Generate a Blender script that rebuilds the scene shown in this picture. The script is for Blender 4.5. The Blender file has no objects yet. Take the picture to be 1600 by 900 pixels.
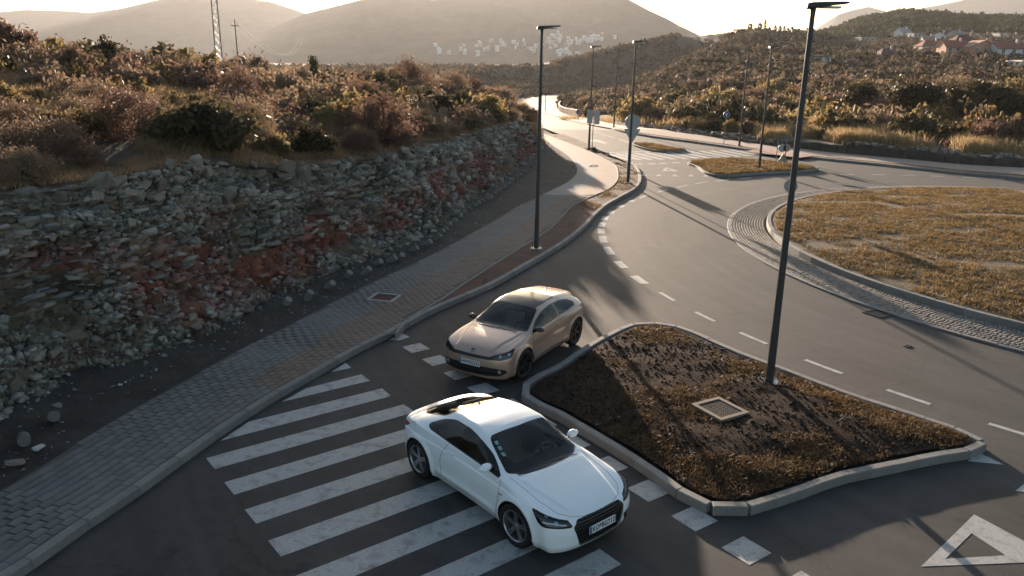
import bpy, bmesh, math, random
import numpy as np
from mathutils import Vector, Matrix, geometry
R = math.radians
random.seed(7); rng = np.random.default_rng(11)
scene = bpy.context.scene
COL = scene.collection
# ---------------------------------------------------------------- camera, sky, sun, exposure
CAM_F, CAM_P, CAM_R, CAM_H = 1212.52, 0.2850921, 0.01649233, 6.78705   # focal length in px of a 1600 px wide picture, pitch, roll, height
fw = np.array([0, math.cos(CAM_P), -math.sin(CAM_P)]); up0 = np.array([0, math.sin(CAM_P), math.cos(CAM_P)]); rt0 = np.array([1., 0, 0])
crt = rt0*math.cos(CAM_R)+up0*math.sin(CAM_R); cup = up0*math.cos(CAM_R)-rt0*math.sin(CAM_R)
cd = bpy.data.cameras.new('camera'); cam = bpy.data.objects.new('camera', cd); COL.objects.link(cam)
M = Matrix([[crt[i], cup[i], -fw[i]] for i in range(3)]).to_4x4(); M.translation = (0, 0, CAM_H)
cam.matrix_world = M
cd.sensor_width = 36; cd.lens = CAM_F/1600*36; cd.clip_start = .1; cd.clip_end = 20000
scene.camera = cam
SUN_AZ, SUN_EL = R(-9.0), R(7.7)
w = bpy.data.worlds.new('World'); scene.world = w; w.use_nodes = True
nt = w.node_tree; bg = nt.nodes['Background']; sk = nt.nodes.new('ShaderNodeTexSky')
sk.sky_type = 'NISHITA'; sk.sun_disc = False; sk.sun_elevation = SUN_EL; sk.sun_rotation = SUN_AZ
sk.air_density = 1.0; sk.dust_density = 1.6; sk.ozone_density = 1.4; sk.altitude = 50
nt.links.new(sk.outputs[0], bg.inputs[0]); bg.inputs[1].default_value = .072
sl = bpy.data.lights.new('sun', 'SUN'); so = bpy.data.objects.new('sun', sl); COL.objects.link(so)
sl.energy = 5.0; sl.angle = R(.55); sl.color = (1.0, .79, .61)
sdir = Vector((math.sin(SUN_AZ)*math.cos(SUN_EL), math.cos(SUN_AZ)*math.cos(SUN_EL), math.sin(SUN_EL)))
so.rotation_euler = sdir.to_track_quat('Z', 'Y').to_euler()
scene.view_settings.view_transform = 'Standard'; scene.view_settings.look = 'None'
scene.view_settings.exposure = 1.92; scene.view_settings.gamma = 1.0
scene.render.engine = 'CYCLES'
scene.cycles.max_bounces = 6; scene.cycles.transparent_max_bounces = 12; scene.cycles.volume_bounces = 0
scene.cycles.use_denoising = True

# ---------------------------------------------------------------- picture <-> world
def rz(y):                      # level of the road as it drops away beyond the crossing
    y = np.asarray(y, float)
    return np.where(y < 82, 0, np.where(y < 165, -(y-82)*.046, -3.82-(y-165)*.022))
def ray(x, y):
    return fw + crt*(x-800)/CAM_F - cup*(y-450)/CAM_F
def U(x, y, z=0.):              # picture point -> point on the road surface (plus z)
    d = ray(x, y); g = 0.
    for _ in range(30):
        t = (z+g-CAM_H)/d[2]; g = .5*g+.5*float(rz(min(max(d[1]*t, 0), 900)))
    return np.array([d[0]*t, d[1]*t, z+g])
def US(pts, z=0.): return [U(p[0], p[1], z) for p in pts]
def atY(x, y, Y):               # picture point -> point at a given distance
    d = ray(x, y); t = Y/d[1]; return np.array([d[0]*t, Y, CAM_H+d[2]*t])
def proj(P):
    P = np.asarray(P, float)-np.array([0, 0, CAM_H]); d = P@fw
    return 800+CAM_F*(P@crt)/d, 450-CAM_F*(P@cup)/d
def colu(x, y): return 806+1263*x/np.maximum(y, .5)

# ---------------------------------------------------------------- helpers
def tag(o, label=None, cat=None, group=None, kind=None):
    if label: o['label'] = label
    if cat: o['category'] = cat
    if group: o['group'] = group
    if kind: o['kind'] = kind
    return o
def empty(name, loc=(0, 0, 0), rz_=0., label=None, cat=None, group=None, kind=None):
    o = bpy.data.objects.new(name, None); COL.objects.link(o); o.location = loc; o.rotation_euler = (0, 0, rz_)
    o.empty_display_size = .2
    return tag(o, label, cat, group, kind)
def link(name, me, parent=None, mat=None, loc=None, rot=None, scale=None):
    o = bpy.data.objects.new(name, me); COL.objects.link(o)
    if parent: o.parent = parent
    if mat and not me.materials: me.materials.append(mat)
    if loc is not None: o.location = loc
    if rot is not None: o.rotation_euler = rot
    if scale is not None: o.scale = scale if hasattr(scale, '__len__') else (scale,)*3
    return o
def mesh(name, V, F, mat=None, smooth=False):
    me = bpy.data.meshes.new(name)
    V = np.asarray(V, np.float32).reshape(-1, 3)
    if isinstance(F, np.ndarray):
        n, k = F.shape
        me.vertices.add(len(V)); me.vertices.foreach_set('co', V.ravel())
        me.loops.add(n*k); me.loops.foreach_set('vertex_index', F.astype(np.int32).ravel())
        me.polygons.add(n); me.polygons.foreach_set('loop_start', np.arange(n, dtype=np.int32)*k)
        me.polygons.foreach_set('loop_total', np.full(n, k, np.int32))
        me.update(calc_edges=True); me.validate()
    else:
        me.from_pydata([tuple(map(float, v)) for v in V], [], F); me.update()
    if smooth: me.polygons.foreach_set('use_smooth', [True]*len(me.polygons))
    if mat: me.materials.append(mat)
    return me
def obj(name, V, F, mat, parent=None, smooth=False):
    return link(name, mesh(name, V, F, mat, smooth), parent)
class MB:                       # collects primitive shapes into one mesh
    def __init__(s): s.V = []; s.F = []; s.n = 0
    def add(s, V, F):
        s.V += [tuple(map(float, v)) for v in V]; s.F += [tuple(i+s.n for i in f) for f in F]; s.n = len(s.V); return s
    def box(s, a, b, m=None):
        V = [(x, y, z) for x in (a[0], b[0]) for y in (a[1], b[1]) for z in (a[2], b[2])]
        if m is not None: V = [m @ Vector(v) for v in V]
        return s.add(V, [(0, 1, 3, 2), (4, 6, 7, 5), (0, 4, 5, 1), (2, 3, 7, 6), (0, 2, 6, 4), (1, 5, 7, 3)])
    def tube(s, p, q, r1, r2=None, n=8, cap=True):
        p = Vector(p); q = Vector(q); r2 = r1 if r2 is None else r2
        d = (q-p).normalized(); a = d.orthogonal().normalized(); b = d.cross(a)
        V = []
        for c, r in ((p, r1), (q, r2)):
            V += [c+(a*math.cos(2*math.pi*i/n)+b*math.sin(2*math.pi*i/n))*r for i in range(n)]
        F = [(i, (i+1) % n, n+(i+1) % n, n+i) for i in range(n)]
        if cap: F += [tuple(range(n-1, -1, -1)), tuple(range(n, 2*n))]
        return s.add(V, F)
    def path(s, P, r, n=6):
        for a, b in zip(P[:-1], P[1:]): s.tube(a, b, r, r, n)
        return s
    def lathe(s, prof, m, n=32, close=True):   # prof (radius, height) about local z
        V = []
        for (r, h) in prof: V += [m @ Vector((r*math.cos(2*math.pi*i/n), r*math.sin(2*math.pi*i/n), h)) for i in range(n)]
        k = len(prof)
        F = [(j*n+i, j*n+(i+1) % n, (j+1)*n+(i+1) % n, (j+1)*n+i) for j in range(k-1) for i in range(n)]
        return s.add(V, F)
    def prism(s, poly, z0, z1, m=None):
        n = len(poly); V = [(p[0], p[1], z0) for p in poly]+[(p[0], p[1], z1) for p in poly]
        if m is not None: V = [m @ Vector(v) for v in V]
        return s.add(V, [tuple(range(n-1, -1, -1)), tuple(range(n, 2*n))]+[(i, (i+1) % n, n+(i+1) % n, n+i) for i in range(n)])
    def mesh(s, name, mat=None, smooth=False, bevel=0):
        me = mesh(name, s.V, s.F, mat, smooth)
        if bevel:
            b = bmesh.new(); b.from_mesh(me); bmesh.ops.bevel(b, geom=b.edges[:], offset=bevel, segments=2, affect='EDGES', profile=.6); b.to_mesh(me); b.free()
        return me
    def build(s, name, mat, parent=None, smooth=False, bevel=0):
        return link(name, s.mesh(name, mat, smooth, bevel), parent)
def pip(P, poly):               # points inside polygon
    P = np.asarray(P, float); poly = np.asarray(poly, float); x, y = P[:, 0], P[:, 1]; c = np.zeros(len(P), bool); j = len(poly)-1
    for i in range(len(poly)):
        xi, yi = poly[i][:2]; xj, yj = poly[j][:2]
        if yi != yj:
            c ^= ((yi > y) != (yj > y)) & (x < (xj-xi)*(y-yi)/(yj-yi)+xi)
        j = i
    return c
def pdist(P, line, closed=False):     # distance to a polyline
    P = np.asarray(P, float)[:, :2]; L = np.asarray(line, float)[:, :2]
    if closed: L = np.vstack([L, L[:1]])
    d = np.full(len(P), 1e9)
    for a, b in zip(L[:-1], L[1:]):
        ab = b-a; t = np.clip(((P-a)@ab)/max(ab@ab, 1e-12), 0, 1); d = np.minimum(d, np.hypot(*(P-a-t[:, None]*ab).T))
    return d
def smooth_line(P, step=.5, closed=False):      # Catmull-Rom then even spacing
    P = [np.asarray(p, float) for p in P]; n = len(P); out = []
    rngi = range(n) if closed else range(n-1)
    for i in rngi:
        p0 = P[(i-1) % n] if (closed or i > 0) else 2*P[0]-P[1]; p1 = P[i]; p2 = P[(i+1) % n]
        p3 = P[(i+2) % n] if (closed or i+2 < n) else 2*p2-p1
        l = [max(np.linalg.norm(b-a), 1e-6)**.5 for a, b in ((p0, p1), (p1, p2), (p2, p3))]
        t0, t1 = 0, l[0]; t2 = t1+l[1]; t3 = t2+l[2]
        for t in np.linspace(t1, t2, max(3, int(np.linalg.norm(p2-p1)/step*3)), endpoint=False):
            A1 = (t1-t)/(t1-t0)*p0+(t-t0)/(t1-t0)*p1; A2 = (t2-t)/(t2-t1)*p1+(t-t1)/(t2-t1)*p2; A3 = (t3-t)/(t3-t2)*p2+(t-t2)/(t3-t2)*p3
            B1 = (t2-t)/(t2-t0)*A1+(t-t0)/(t2-t0)*A2; B2 = (t3-t)/(t3-t1)*A2+(t-t1)/(t3-t1)*A3
            out.append((t2-t)/(t2-t1)*B1+(t-t1)/(t2-t1)*B2)
    out.append(P[0] if closed else P[-1])
    out = np.array(out); s = np.r_[0, np.cumsum(np.linalg.norm(np.diff(out, axis=0), axis=1))]
    k = max(2, int(round(s[-1]/step)))+1; q = np.linspace(0, s[-1], k)
    res = np.stack([np.interp(q, s, out[:, i]) for i in range(out.shape[1])], 1)
    return res[:-1] if closed else res
def sheet(name, poly, mat, zf, cell=None, parent=None, kind='structure', jitter=.3, smooth=True):   # polygon filled with a fine triangle net, height from zf
    poly = np.array([p[:2] for p in poly], float); n = len(poly)
    V = [Vector(p) for p in poly]; E = [(i, (i+1) % n) for i in range(n)]
    if cell:
        lo, hi = poly.min(0), poly.max(0); gx, gy = np.meshgrid(np.arange(lo[0], hi[0], cell), np.arange(lo[1], hi[1], cell))
        g = np.stack([gx.ravel(), gy.ravel()], 1); g += rng.uniform(-jitter, jitter, g.shape)*cell
        g = g[pip(g, poly)]; g = g[pdist(g, poly, True) > cell*.4]; V += [Vector(p) for p in g]
    r = geometry.delaunay_2d_cdt(V, E, [list(range(n))], 1, 1e-4)
    P = np.array([tuple(v) for v in r[0]]); F = [tuple(f) for f in r[2]]
    d = pdist(P, poly, True); Z = zf(P, d)
    me = mesh(name, np.c_[P, Z], np.array(F, np.int32), mat, smooth)
    if len(me.polygons) and me.polygons[0].normal.z < 0: me.flip_normals()
    o = link(name, me, parent)
    if kind: o['kind'] = kind
    return o
def h2(i, j, k=0):               # integer hash -> 0..1
    i = np.asarray(i).astype(np.int64); j = np.asarray(j).astype(np.int64)
    n = (i*374761393+j*668265263+k*2147483647) & 0xffffffff; n = ((n ^ (n >> 13))*1274126177) & 0xffffffff
    return ((n ^ (n >> 16)) & 0xffffff)/0xffffff
def vnoise(x, y, k=0):
    x = np.asarray(x, float); y = np.asarray(y, float); i = np.floor(x); j = np.floor(y); f = x-i; g = y-j; f = f*f*(3-2*f); g = g*g*(3-2*g)
    return (h2(i, j, k)*(1-f)+h2(i+1, j, k)*f)*(1-g)+(h2(i, j+1, k)*(1-f)+h2(i+1, j+1, k)*f)*g
def fbm(x, y, o=4, k=0):
    s = 0; a = .5; 
    for q in range(o): s = s+a*vnoise(x*2**q, y*2**q, k+q); a *= .5
    return s
def vor(x, y, k=0, jit=.9):      # cell id hash, F1, F2
    i = np.floor(x); j = np.floor(y); f1 = np.full(x.shape, 9.); f2 = f1.copy(); idv = np.zeros(x.shape)
    for a in (-1, 0, 1):
        for b in (-1, 0, 1):
            ci = i+a; cj = j+b; px = ci+.5+jit*(h2(ci, cj, k+5)-.5); py = cj+.5+jit*(h2(ci, cj, k+9)-.5)
            d = np.hypot(x-px, y-py); h = h2(ci, cj, k+3); c = d < f1
            f2 = np.where(c, f1, np.minimum(f2, d)); idv = np.where(c, h, idv); f1 = np.where(c, d, f1)
    return idv, f1, f2

# ---------------------------------------------------------------- materials
MATS = {}
def mat(name, col, rough=.8, metal=0., coat=0., spec=.5, noise=0., nscale=5., col2=None, bump=0., bscale=40., bdist=.02, attr=None, objrand=0., trans=0., det=6., mid=(.35, .65), rrough=0., emis=None, coords='Object', subsurf=0.):
    if name in MATS: return MATS[name]
    m = bpy.data.materials.new(name); m.use_nodes = True; MATS[name] = m
    t = m.node_tree; N = t.nodes; L = t.links; b = N['Principled BSDF']
    b.inputs['Roughness'].default_value = rough; b.inputs['Metallic'].default_value = metal
    b.inputs['Coat Weight'].default_value = coat; b.inputs['Coat Roughness'].default_value = .04
    b.inputs['Specular IOR Level'].default_value = spec
    c = (*col, 1); b.inputs['Base Color'].default_value = c; cur = None
    tc = N.new('ShaderNodeTexCoord')
    def mix(fac, A, B, blend='MIX'):
        x = N.new('ShaderNodeMix'); x.data_type = 'RGBA'; x.blend_type = blend
        for s, v in ((x.inputs[0], fac), (x.inputs[6], A), (x.inputs[7], B)):
            if hasattr(v, 'is_linked') or isinstance(v, bpy.types.NodeSocket): L.new(v, s)
            else: s.default_value = v
        return x.outputs[2]
    def noi(sc, d=det, ro=.6):
        n = N.new('ShaderNodeTexNoise'); n.inputs['Scale'].default_value = sc; n.inputs['Detail'].default_value = d; n.inputs['Roughness'].default_value = ro
        L.new(tc.outputs[coords], n.inputs['Vector']); return n.outputs['Fac']
    def ramp(f, a, z):
        r = N.new('ShaderNodeMapRange'); r.inputs[1].default_value = a; r.inputs[2].default_value = z; L.new(f, r.inputs[0]); return r.outputs[0]
    if col2 is not None: cur = mix(ramp(noi(nscale), *mid), c, (*col2, 1))
    if noise:
        v = N.new('ShaderNodeMapRange'); v.inputs[1].default_value = .25; v.inputs[2].default_value = .75; v.inputs[3].default_value = 1-noise; v.inputs[4].default_value = 1+noise
        L.new(noi(nscale*6.3, 8, .7), v.inputs[0])
        x = N.new('ShaderNodeVectorMath'); x.operation = 'SCALE'; L.new(v.outputs[0], x.inputs['Scale'])
        if cur is None: x.inputs[0].default_value = col
        else: L.new(cur, x.inputs[0])
        cur = x.outputs[0]
    if attr:
        a = N.new('ShaderNodeAttribute'); a.attribute_name = attr
        x = N.new('ShaderNodeVectorMath'); x.operation = 'MULTIPLY'; L.new(a.outputs['Color'], x.inputs[0])
        if cur is None: x.inputs[1].default_value = col
        else: L.new(cur, x.inputs[1])
        cur = x.outputs[0]
    if objrand:
        oi = N.new('ShaderNodeObjectInfo'); hs = N.new('ShaderNodeHueSaturation')
        for so_, a, z in (('Value', 1-objrand, 1+objrand), ('Hue', .5-.03*objrand, .5+.03*objrand)):
            v = N.new('ShaderNodeMapRange'); v.inputs[3].default_value = a; v.inputs[4].default_value = z; L.new(oi.outputs['Random'], v.inputs[0]); L.new(v.outputs[0], hs.inputs[so_])
        if cur is None: hs.inputs['Color'].default_value = c
        else: L.new(cur, hs.inputs['Color'])
        cur = hs.outputs[0]
    if cur is not None: L.new(cur, b.inputs['Base Color'])
    if rrough: 
        v = N.new('ShaderNodeMapRange'); v.inputs[3].default_value = rough-rrough; v.inputs[4].default_value = rough+rrough; L.new(noi(nscale*2), v.inputs[0]); L.new(v.outputs[0], b.inputs['Roughness'])
    if bump:
        bp = N.new('ShaderNodeBump'); bp.inputs['Strength'].default_value = bump; bp.inputs['Distance'].default_value = bdist
        L.new(noi(bscale, 8, .65), bp.inputs['Height']); L.new(bp.outputs[0], b.inputs['Normal'])
    if trans:
        tr = N.new('ShaderNodeBsdfTranslucent'); ms = N.new('ShaderNodeMixShader'); ms.inputs[0].default_value = trans
        if cur is not None: L.new(cur, tr.inputs[0])
        else: tr.inputs[0].default_value = c
        L.new(b.outputs[0], ms.inputs[1]); L.new(tr.outputs[0], ms.inputs[2]); L.new(ms.outputs[0], N['Material Output'].inputs[0])
    return m
def glass_mat(name, tint, ior=1.5):     # thin pane: clear and tinted, mirror-like towards grazing
    m = bpy.data.materials.new(name); m.use_nodes = True; t = m.node_tree; N = t.nodes; L = t.links; N.remove(N['Principled BSDF'])
    tr = N.new('ShaderNodeBsdfTransparent'); tr.inputs[0].default_value = (*tint, 1)
    gl = N.new('ShaderNodeBsdfGlossy'); gl.inputs['Roughness'].default_value = .02
    fr = N.new('ShaderNodeFresnel'); fr.inputs[0].default_value = ior
    mx = N.new('ShaderNodeMixShader'); L.new(fr.outputs[0], mx.inputs[0]); L.new(tr.outputs[0], mx.inputs[1]); L.new(gl.outputs[0], mx.inputs[2])
    L.new(mx.outputs[0], N['Material Output'].inputs[0]); return m

asphalt = mat('asphalt', (.052, .0495, .048), .82, noise=.22, nscale=.45, col2=(.036, .0352, .0352), bump=.6, bscale=150, bdist=.008, coords='Object', spec=.3, mid=(.30, .70))
def wear(m):      # tyre polish, oil spots, fine cracks and filled joints in the asphalt
    t = m.node_tree; N = t.nodes; L = t.links; b = N['Principled BSDF']; src = b.inputs['Base Color'].links[0].from_socket; tc = N.new('ShaderNodeTexCoord')
    def node(k, **kw):
        n = N.new(k)
        for a, v in kw.items():
            if a.startswith('_'): setattr(n, a[1:], v)
            else: n.inputs[a.replace('_', ' ')].default_value = v
        return n
    def rng_(sock, a, z, lo, hi):
        r = N.new('ShaderNodeMapRange'); r.inputs[1].default_value = a; r.inputs[2].default_value = z; r.inputs[3].default_value = lo; r.inputs[4].default_value = hi; L.new(sock, r.inputs[0]); return r.outputs[0]
    def mulv(col, f):
        x = N.new('ShaderNodeVectorMath'); x.operation = 'SCALE'; L.new(col, x.inputs[0]); L.new(f, x.inputs['Scale']); return x.outputs[0]
    n1 = node('ShaderNodeTexNoise', Scale=60., Detail=3.); L.new(tc.outputs['Object'], n1.inputs['Vector']); src = mulv(src, rng_(n1.outputs['Fac'], .3, .7, .78, 1.24))
    n2 = node('ShaderNodeTexNoise', Scale=.9, Detail=5., Roughness=.7); L.new(tc.outputs['Object'], n2.inputs['Vector']); src = mulv(src, rng_(n2.outputs['Fac'], .62, .70, 1., .62))
    v = node('ShaderNodeTexVoronoi', Scale=.16); v.feature = 'DISTANCE_TO_EDGE'; wn_ = node('ShaderNodeTexNoise', Scale=1.3, Detail=6.); L.new(tc.outputs['Object'], wn_.inputs['Vector']); ad = N.new('ShaderNodeVectorMath'); ad.operation = 'MULTIPLY_ADD'; L.new(wn_.outputs['Color'], ad.inputs[0]); ad.inputs[1].default_value = (1.4, 1.4, 0); L.new(tc.outputs['Object'], ad.inputs[2]); L.new(ad.outputs[0], v.inputs['Vector'])
    src = mulv(src, rng_(v.outputs['Distance'], .0, .0035, .62, 1.))
    sp = N.new('ShaderNodeVectorMath'); sp.operation = 'SUBTRACT'; L.new(tc.outputs['Object'], sp.inputs[0]); sp.inputs[1].default_value = (25.8, 29.05, 0); ln = N.new('ShaderNodeVectorMath'); ln.operation = 'LENGTH'; L.new(sp.outputs[0], ln.inputs[0])
    se = N.new('ShaderNodeSeparateXYZ'); L.new(sp.outputs[0], se.inputs[0]); at = N.new('ShaderNodeMath'); at.operation = 'ARCTAN2'; L.new(se.outputs[1], at.inputs[0]); L.new(se.outputs[0], at.inputs[1])
    cb = N.new('ShaderNodeCombineXYZ'); L.new(ln.outputs['Value'], cb.inputs[0]); L.new(at.outputs[0], cb.inputs[1]); n3 = node('ShaderNodeTexNoise', Scale=1.5, Detail=4., Roughness=.6); L.new(cb.outputs[0], n3.inputs['Vector'])
    src = mulv(src, rng_(n3.outputs['Fac'], .36, .64, .80, 1.18)); L.new(src, b.inputs['Base Color'])
wear(asphalt)
paint = mat('road_paint', (.34, .34, .325), .7, noise=.35, nscale=4.5, col2=(.15, .15, .145), bump=.3, bscale=120, bdist=.004, mid=(.50, .74), det=10)
concrete = mat('kerb_concrete', (.205, .198, .182), .85, noise=.18, nscale=2.5, col2=(.145, .14, .13), bump=.3, bscale=60, bdist=.006, objrand=.10)
paver_grey = mat('grey_paver', (.155, .150, .142), .85, noise=.18, nscale=3, col2=(.105, .102, .098), bump=.3, bscale=90, bdist=.004, objrand=.16)
paver_brown = mat('brown_paver', (.165, .122, .093), .85, noise=.15, nscale=3, col2=(.125, .093, .072), bump=.3, bscale=90, bdist=.004, objrand=.12)
sand = mat('joint_sand', (.095, .085, .073), .95, noise=.2, nscale=10)
soil = mat('soil', (.043, .029, .021), .97, noise=.4, nscale=2.2, col2=(.024, .017, .013), bump=.6, bscale=26, bdist=.03, spec=.05)
soil_red = mat('red_soil', (.11, .045, .03), .95, noise=.4, nscale=2.0, col2=(.055, .035, .027), bump=.8, bscale=26, bdist=.04)
gravel = mat('gravel_ground', (.10, .095, .085), .95, noise=.5, nscale=6, col2=(.05, .045, .04), bump=1, bscale=30, bdist=.04)
hill_soil = mat('hill_soil', (.085, .058, .035), .95, noise=.5, nscale=.5, col2=(.045, .035, .022), bump=1, bscale=3, bdist=.3)
# ---------------------------------------------------------------- lines of the place (picture points of the photograph unprojected onto the ground)
kerbL = US([(-60, 962), (44, 896), (112, 846), (188, 796), (280, 730), (332, 692), (400, 646), (442, 620), (509, 582), (550, 557), (611, 527), (672, 493), (717, 473), (772, 449), (822, 420), (860, 398), (890, 378), (916, 356), (932, 338), (948, 324), (972, 310), (990, 300), (1000, 290), (1002, 278), (996, 264), (988, 257)])
kerbL_far = US([(952, 241), (944, 238), (929, 231), (890, 216), (850, 201), (835, 191), (825, 180), (819, 168), (818, 160), (826, 153.5), (845, 149), (889, 145)])
walk_in = US([(-60, 800), (0, 766), (80, 718), (176, 656), (292, 592), (384, 540), (430, 518), (536, 463), (593, 435), (657, 406), (718, 374), (771, 344), (807, 323), (860, 298), (886, 285), (900, 272), (901, 261), (888, 244), (869, 231), (850, 217)], .15)
walk_out = US([(617, 520), (639, 495), (679, 473), (714, 449), (746, 428), (792, 399), (836, 372), (860, 355), (880, 335), (892, 322), (920, 308), (948, 296), (962, 284), (965, 272), (961, 259), (944, 248), (922, 237), (850, 209)], .15)
brown_in = US([(391, 596), (478, 543), (544, 502), (593, 477), (657, 440), (721, 407), (782, 374), (835, 336), (880, 308), (910, 294), (928, 283), (933, 274), (925, 256), (907, 241), (850, 214)], .15)
KH = .15
ZL = lambda z: (lambda P, d: rz(P[:, 1])+z)
def bumpy(z, amp, sc, k=0, edge=.3):
    return lambda P, d: rz(P[:, 1])+z+amp*np.minimum(d/edge, 1)*(fbm(P[:, 0]*sc, P[:, 1]*sc, 4, k)*2-.85)
# islands
islA = US([(993, 508), (966, 519), (925, 541), (875, 575)], .15)+US([(832, 606), (824, 621), (834, 633), (876, 652), (913, 674), (970, 708), (1027, 745), (1080, 783), (1113, 797.5), (1150, 800), (1177, 793), (1226, 778), (1301, 751), (1372, 736), (1457, 718), (1515, 709)], 0)+US([(1529, 693), (1519, 682), (1484, 669), (1417, 647), (1328, 618), (1217, 576), (1150, 551), (1064, 514), (1034, 507)], .15)
islA = [np.array([p[0], p[1], 0]) for p in islA]
islB = [np.array([p[0], p[1], 0]) for p in US([(1110, 274), (1129, 277), (1182, 273), (1258, 269), (1275, 266)], 0)+US([(1267, 260.5), (1239, 256.5), (1201, 252), (1141, 248), (1084, 251.5), (1078, 254)], .13)+US([(1092, 263)], 0)]
islC = [np.array([p[0], p[1], 0]) for p in US([(990, 225.5), (1026, 237), (1045, 238), (1073, 237)], 0)+US([(1061, 232), (1020, 224.5), (1005, 223)], .13)]
RC = np.array([25.8, 29.05]); R_OUT, R_IN = 17.0, 15.35
# right hand side
kerbR = US([(850, 178.5), (880, 187), (912, 194), (944, 200), (973, 207), (1020, 215), (1095, 225), (1150, 233), (1197, 240), (1220, 243.5), (1250, 246), (1295, 251), (1357, 257), (1432, 265), (1508, 273), (1600, 281), (1700, 290), (1850, 303)])
kerbR_far = US([(930, 152), (900, 150.5), (871, 156.5), (853, 161), (846, 167), (845, 173), (850, 178.5)])
paveR_near = US([(853, 176), (897, 188), (926, 195), (963, 201), (1001, 207), (1058, 215), (1126, 224), (1163, 229), (1220, 238), (1270, 243.5), (1300, 246), (1376, 253), (1432, 258), (1508, 266), (1600, 273), (1700, 281), (1850, 292)], .15)
paveR_far = US([(930, 149), (905, 150), (885, 153.5), (872, 160), (873, 171), (888, 177), (916, 184), (944, 190.6), (973, 196), (1001, 199), (1058, 206), (1107, 213), (1144, 219), (1192, 226), (1248, 232), (1300, 238), (1357, 243), (1432, 250), (1508, 257), (1600, 262), (1700, 268), (1850, 277)], .15)
SL = lambda P, s=.5, c=False: smooth_line(P, s, c)
kL, kLf, wI, wO, bI = SL(kerbL), SL(kerbL_far), SL(walk_in), SL(walk_out), SL(brown_in)
kR, pN, pF = SL(kerbR), SL(paveR_near), SL(paveR_far)
kRf = SL(kerbR_far)

# ---------------------------------------------------------------- asphalt
arc_end = kR[-1]
far_i = [i for i, p in enumerate(kR) if p[1] <= 81.9]
kR_near = [p for p in kR if p[1] <= 82]; kR_farpart = [p for p in kR if p[1] > 82][::-1]
top_l = [p for p in kL if p[1] < 82]+[p for p in kLf if p[1] < 82][:1]
near_poly = [(-9.5, -30), (-9.5, 4)]+[tuple(p[:2]) for p in kL]+[tuple(p[:2]) for p in kLf if p[1] < 81.5]+[tuple(p[:2]) for p in sorted([q for q in kR if q[1] < 81.5], key=lambda q: q[0])]+[(95, 40), (95, -30)]
road = sheet('road', near_poly, asphalt, lambda P, d: np.zeros(len(P)), None, smooth=False)
L2 = [p for p in kLf if p[1] >= 81.5]; R2 = [p for p in kR if p[1] >= 81.5]; R2 = sorted(R2, key=lambda q: q[1])+list(kRf[::-1])
fp = [tuple([p for p in kLf if p[1] < 81.5][-1][:2])]+[tuple(p[:2]) for p in L2]+[tuple(p[:2]) for p in R2[::-1]]+[tuple(sorted([q for q in kR if q[1] < 81.5], key=lambda q: q[0])[0][:2])]
sheet('far_road', fp, asphalt, lambda P, d: rz(P[:, 1])+.002, 3.0, smooth=True)

# ---------------------------------------------------------------- kerbs (one object per stone)
def kerb_mesh(name, L, wd, h, mt):
    me = MB().box((-L/2+.004, -wd/2, -.06), (L/2-.004, wd/2, h)).mesh(name, mt)
    b = bmesh.new(); b.from_mesh(me)
    e = [x for x in b.edges if all(v.co.z > 0 for v in x.verts)]
    bmesh.ops.bevel(b, geom=e, offset=.014, segments=1, affect='EDGES'); b.to_mesh(me); b.free(); return me
KM = {}
def kerb(label_kind, line, mt=concrete, L=1.0, wd=.17, h=KH, side=1, closed=False, nmax=300, name='kerb', top=None):
    P = smooth_line(line, L, closed); P = np.vstack([P, P[:1]]) if closed else P
    root = empty(name, (0, 0, 0), kind='structure')
    key = (round(L, 2), wd, h, mt.name)
    if key not in KM: KM[key] = kerb_mesh('kerb_stone', L, wd, h, mt)
    rest = MB()
    for i, (a, b) in enumerate(zip(P[:-1], P[1:])):
        d = b-a; l = float(np.hypot(d[0], d[1])); ang = math.atan2(d[1], d[0]); n = np.array([-d[1], d[0]])/l*side*wd/2
        c = (a+b)/2; z = float(rz(c[1]))+rng.uniform(-.003, .003)
        if i < nmax:
            o = link('kerb_stone', KM[key], root); o.location = (c[0]+n[0], c[1]+n[1], z); o.rotation_euler = (rng.normal(0, .004), -math.atan2(float(rz(b[1])-rz(a[1])), l), ang); o.scale = (l/L*(1.05 if L < .9 else 1.004), 1, 1)
        else:
            m = Matrix.Translation((c[0]+n[0], c[1]+n[1], z)) @ Matrix.Rotation(ang, 4, 'Z')
            rest.box((-l/2, -wd/2, -.06), (l/2-.01, wd/2, h), m)
    if rest.n: tag(rest.build('kerb_stones', mt, root), kind='stuff')
    return root
kerb('l', kL, side=1, h=.15, L=1.0)
kerb('l2', kLf, side=1, h=.12, L=1.0, nmax=60)
kerb('A', islA, L=.55, side=-1, closed=True, h=.165, wd=.16)
kerb('B', islB, L=.6, side=-1, closed=True, h=.15)
kerb('C', islC, L=.8, side=-1, closed=True, h=.13)
kerb('R', [p for p in kR if p[0] < 60], L=1.0, side=1, nmax=110)
kerb('Rf', kRf, L=1.5, side=-1, nmax=0)
circ = lambda r, a0, a1, n: [np.array([RC[0]+r*math.cos(t), RC[1]+r*math.sin(t), 0]) for t in np.linspace(a0, a1, n)]
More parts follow.
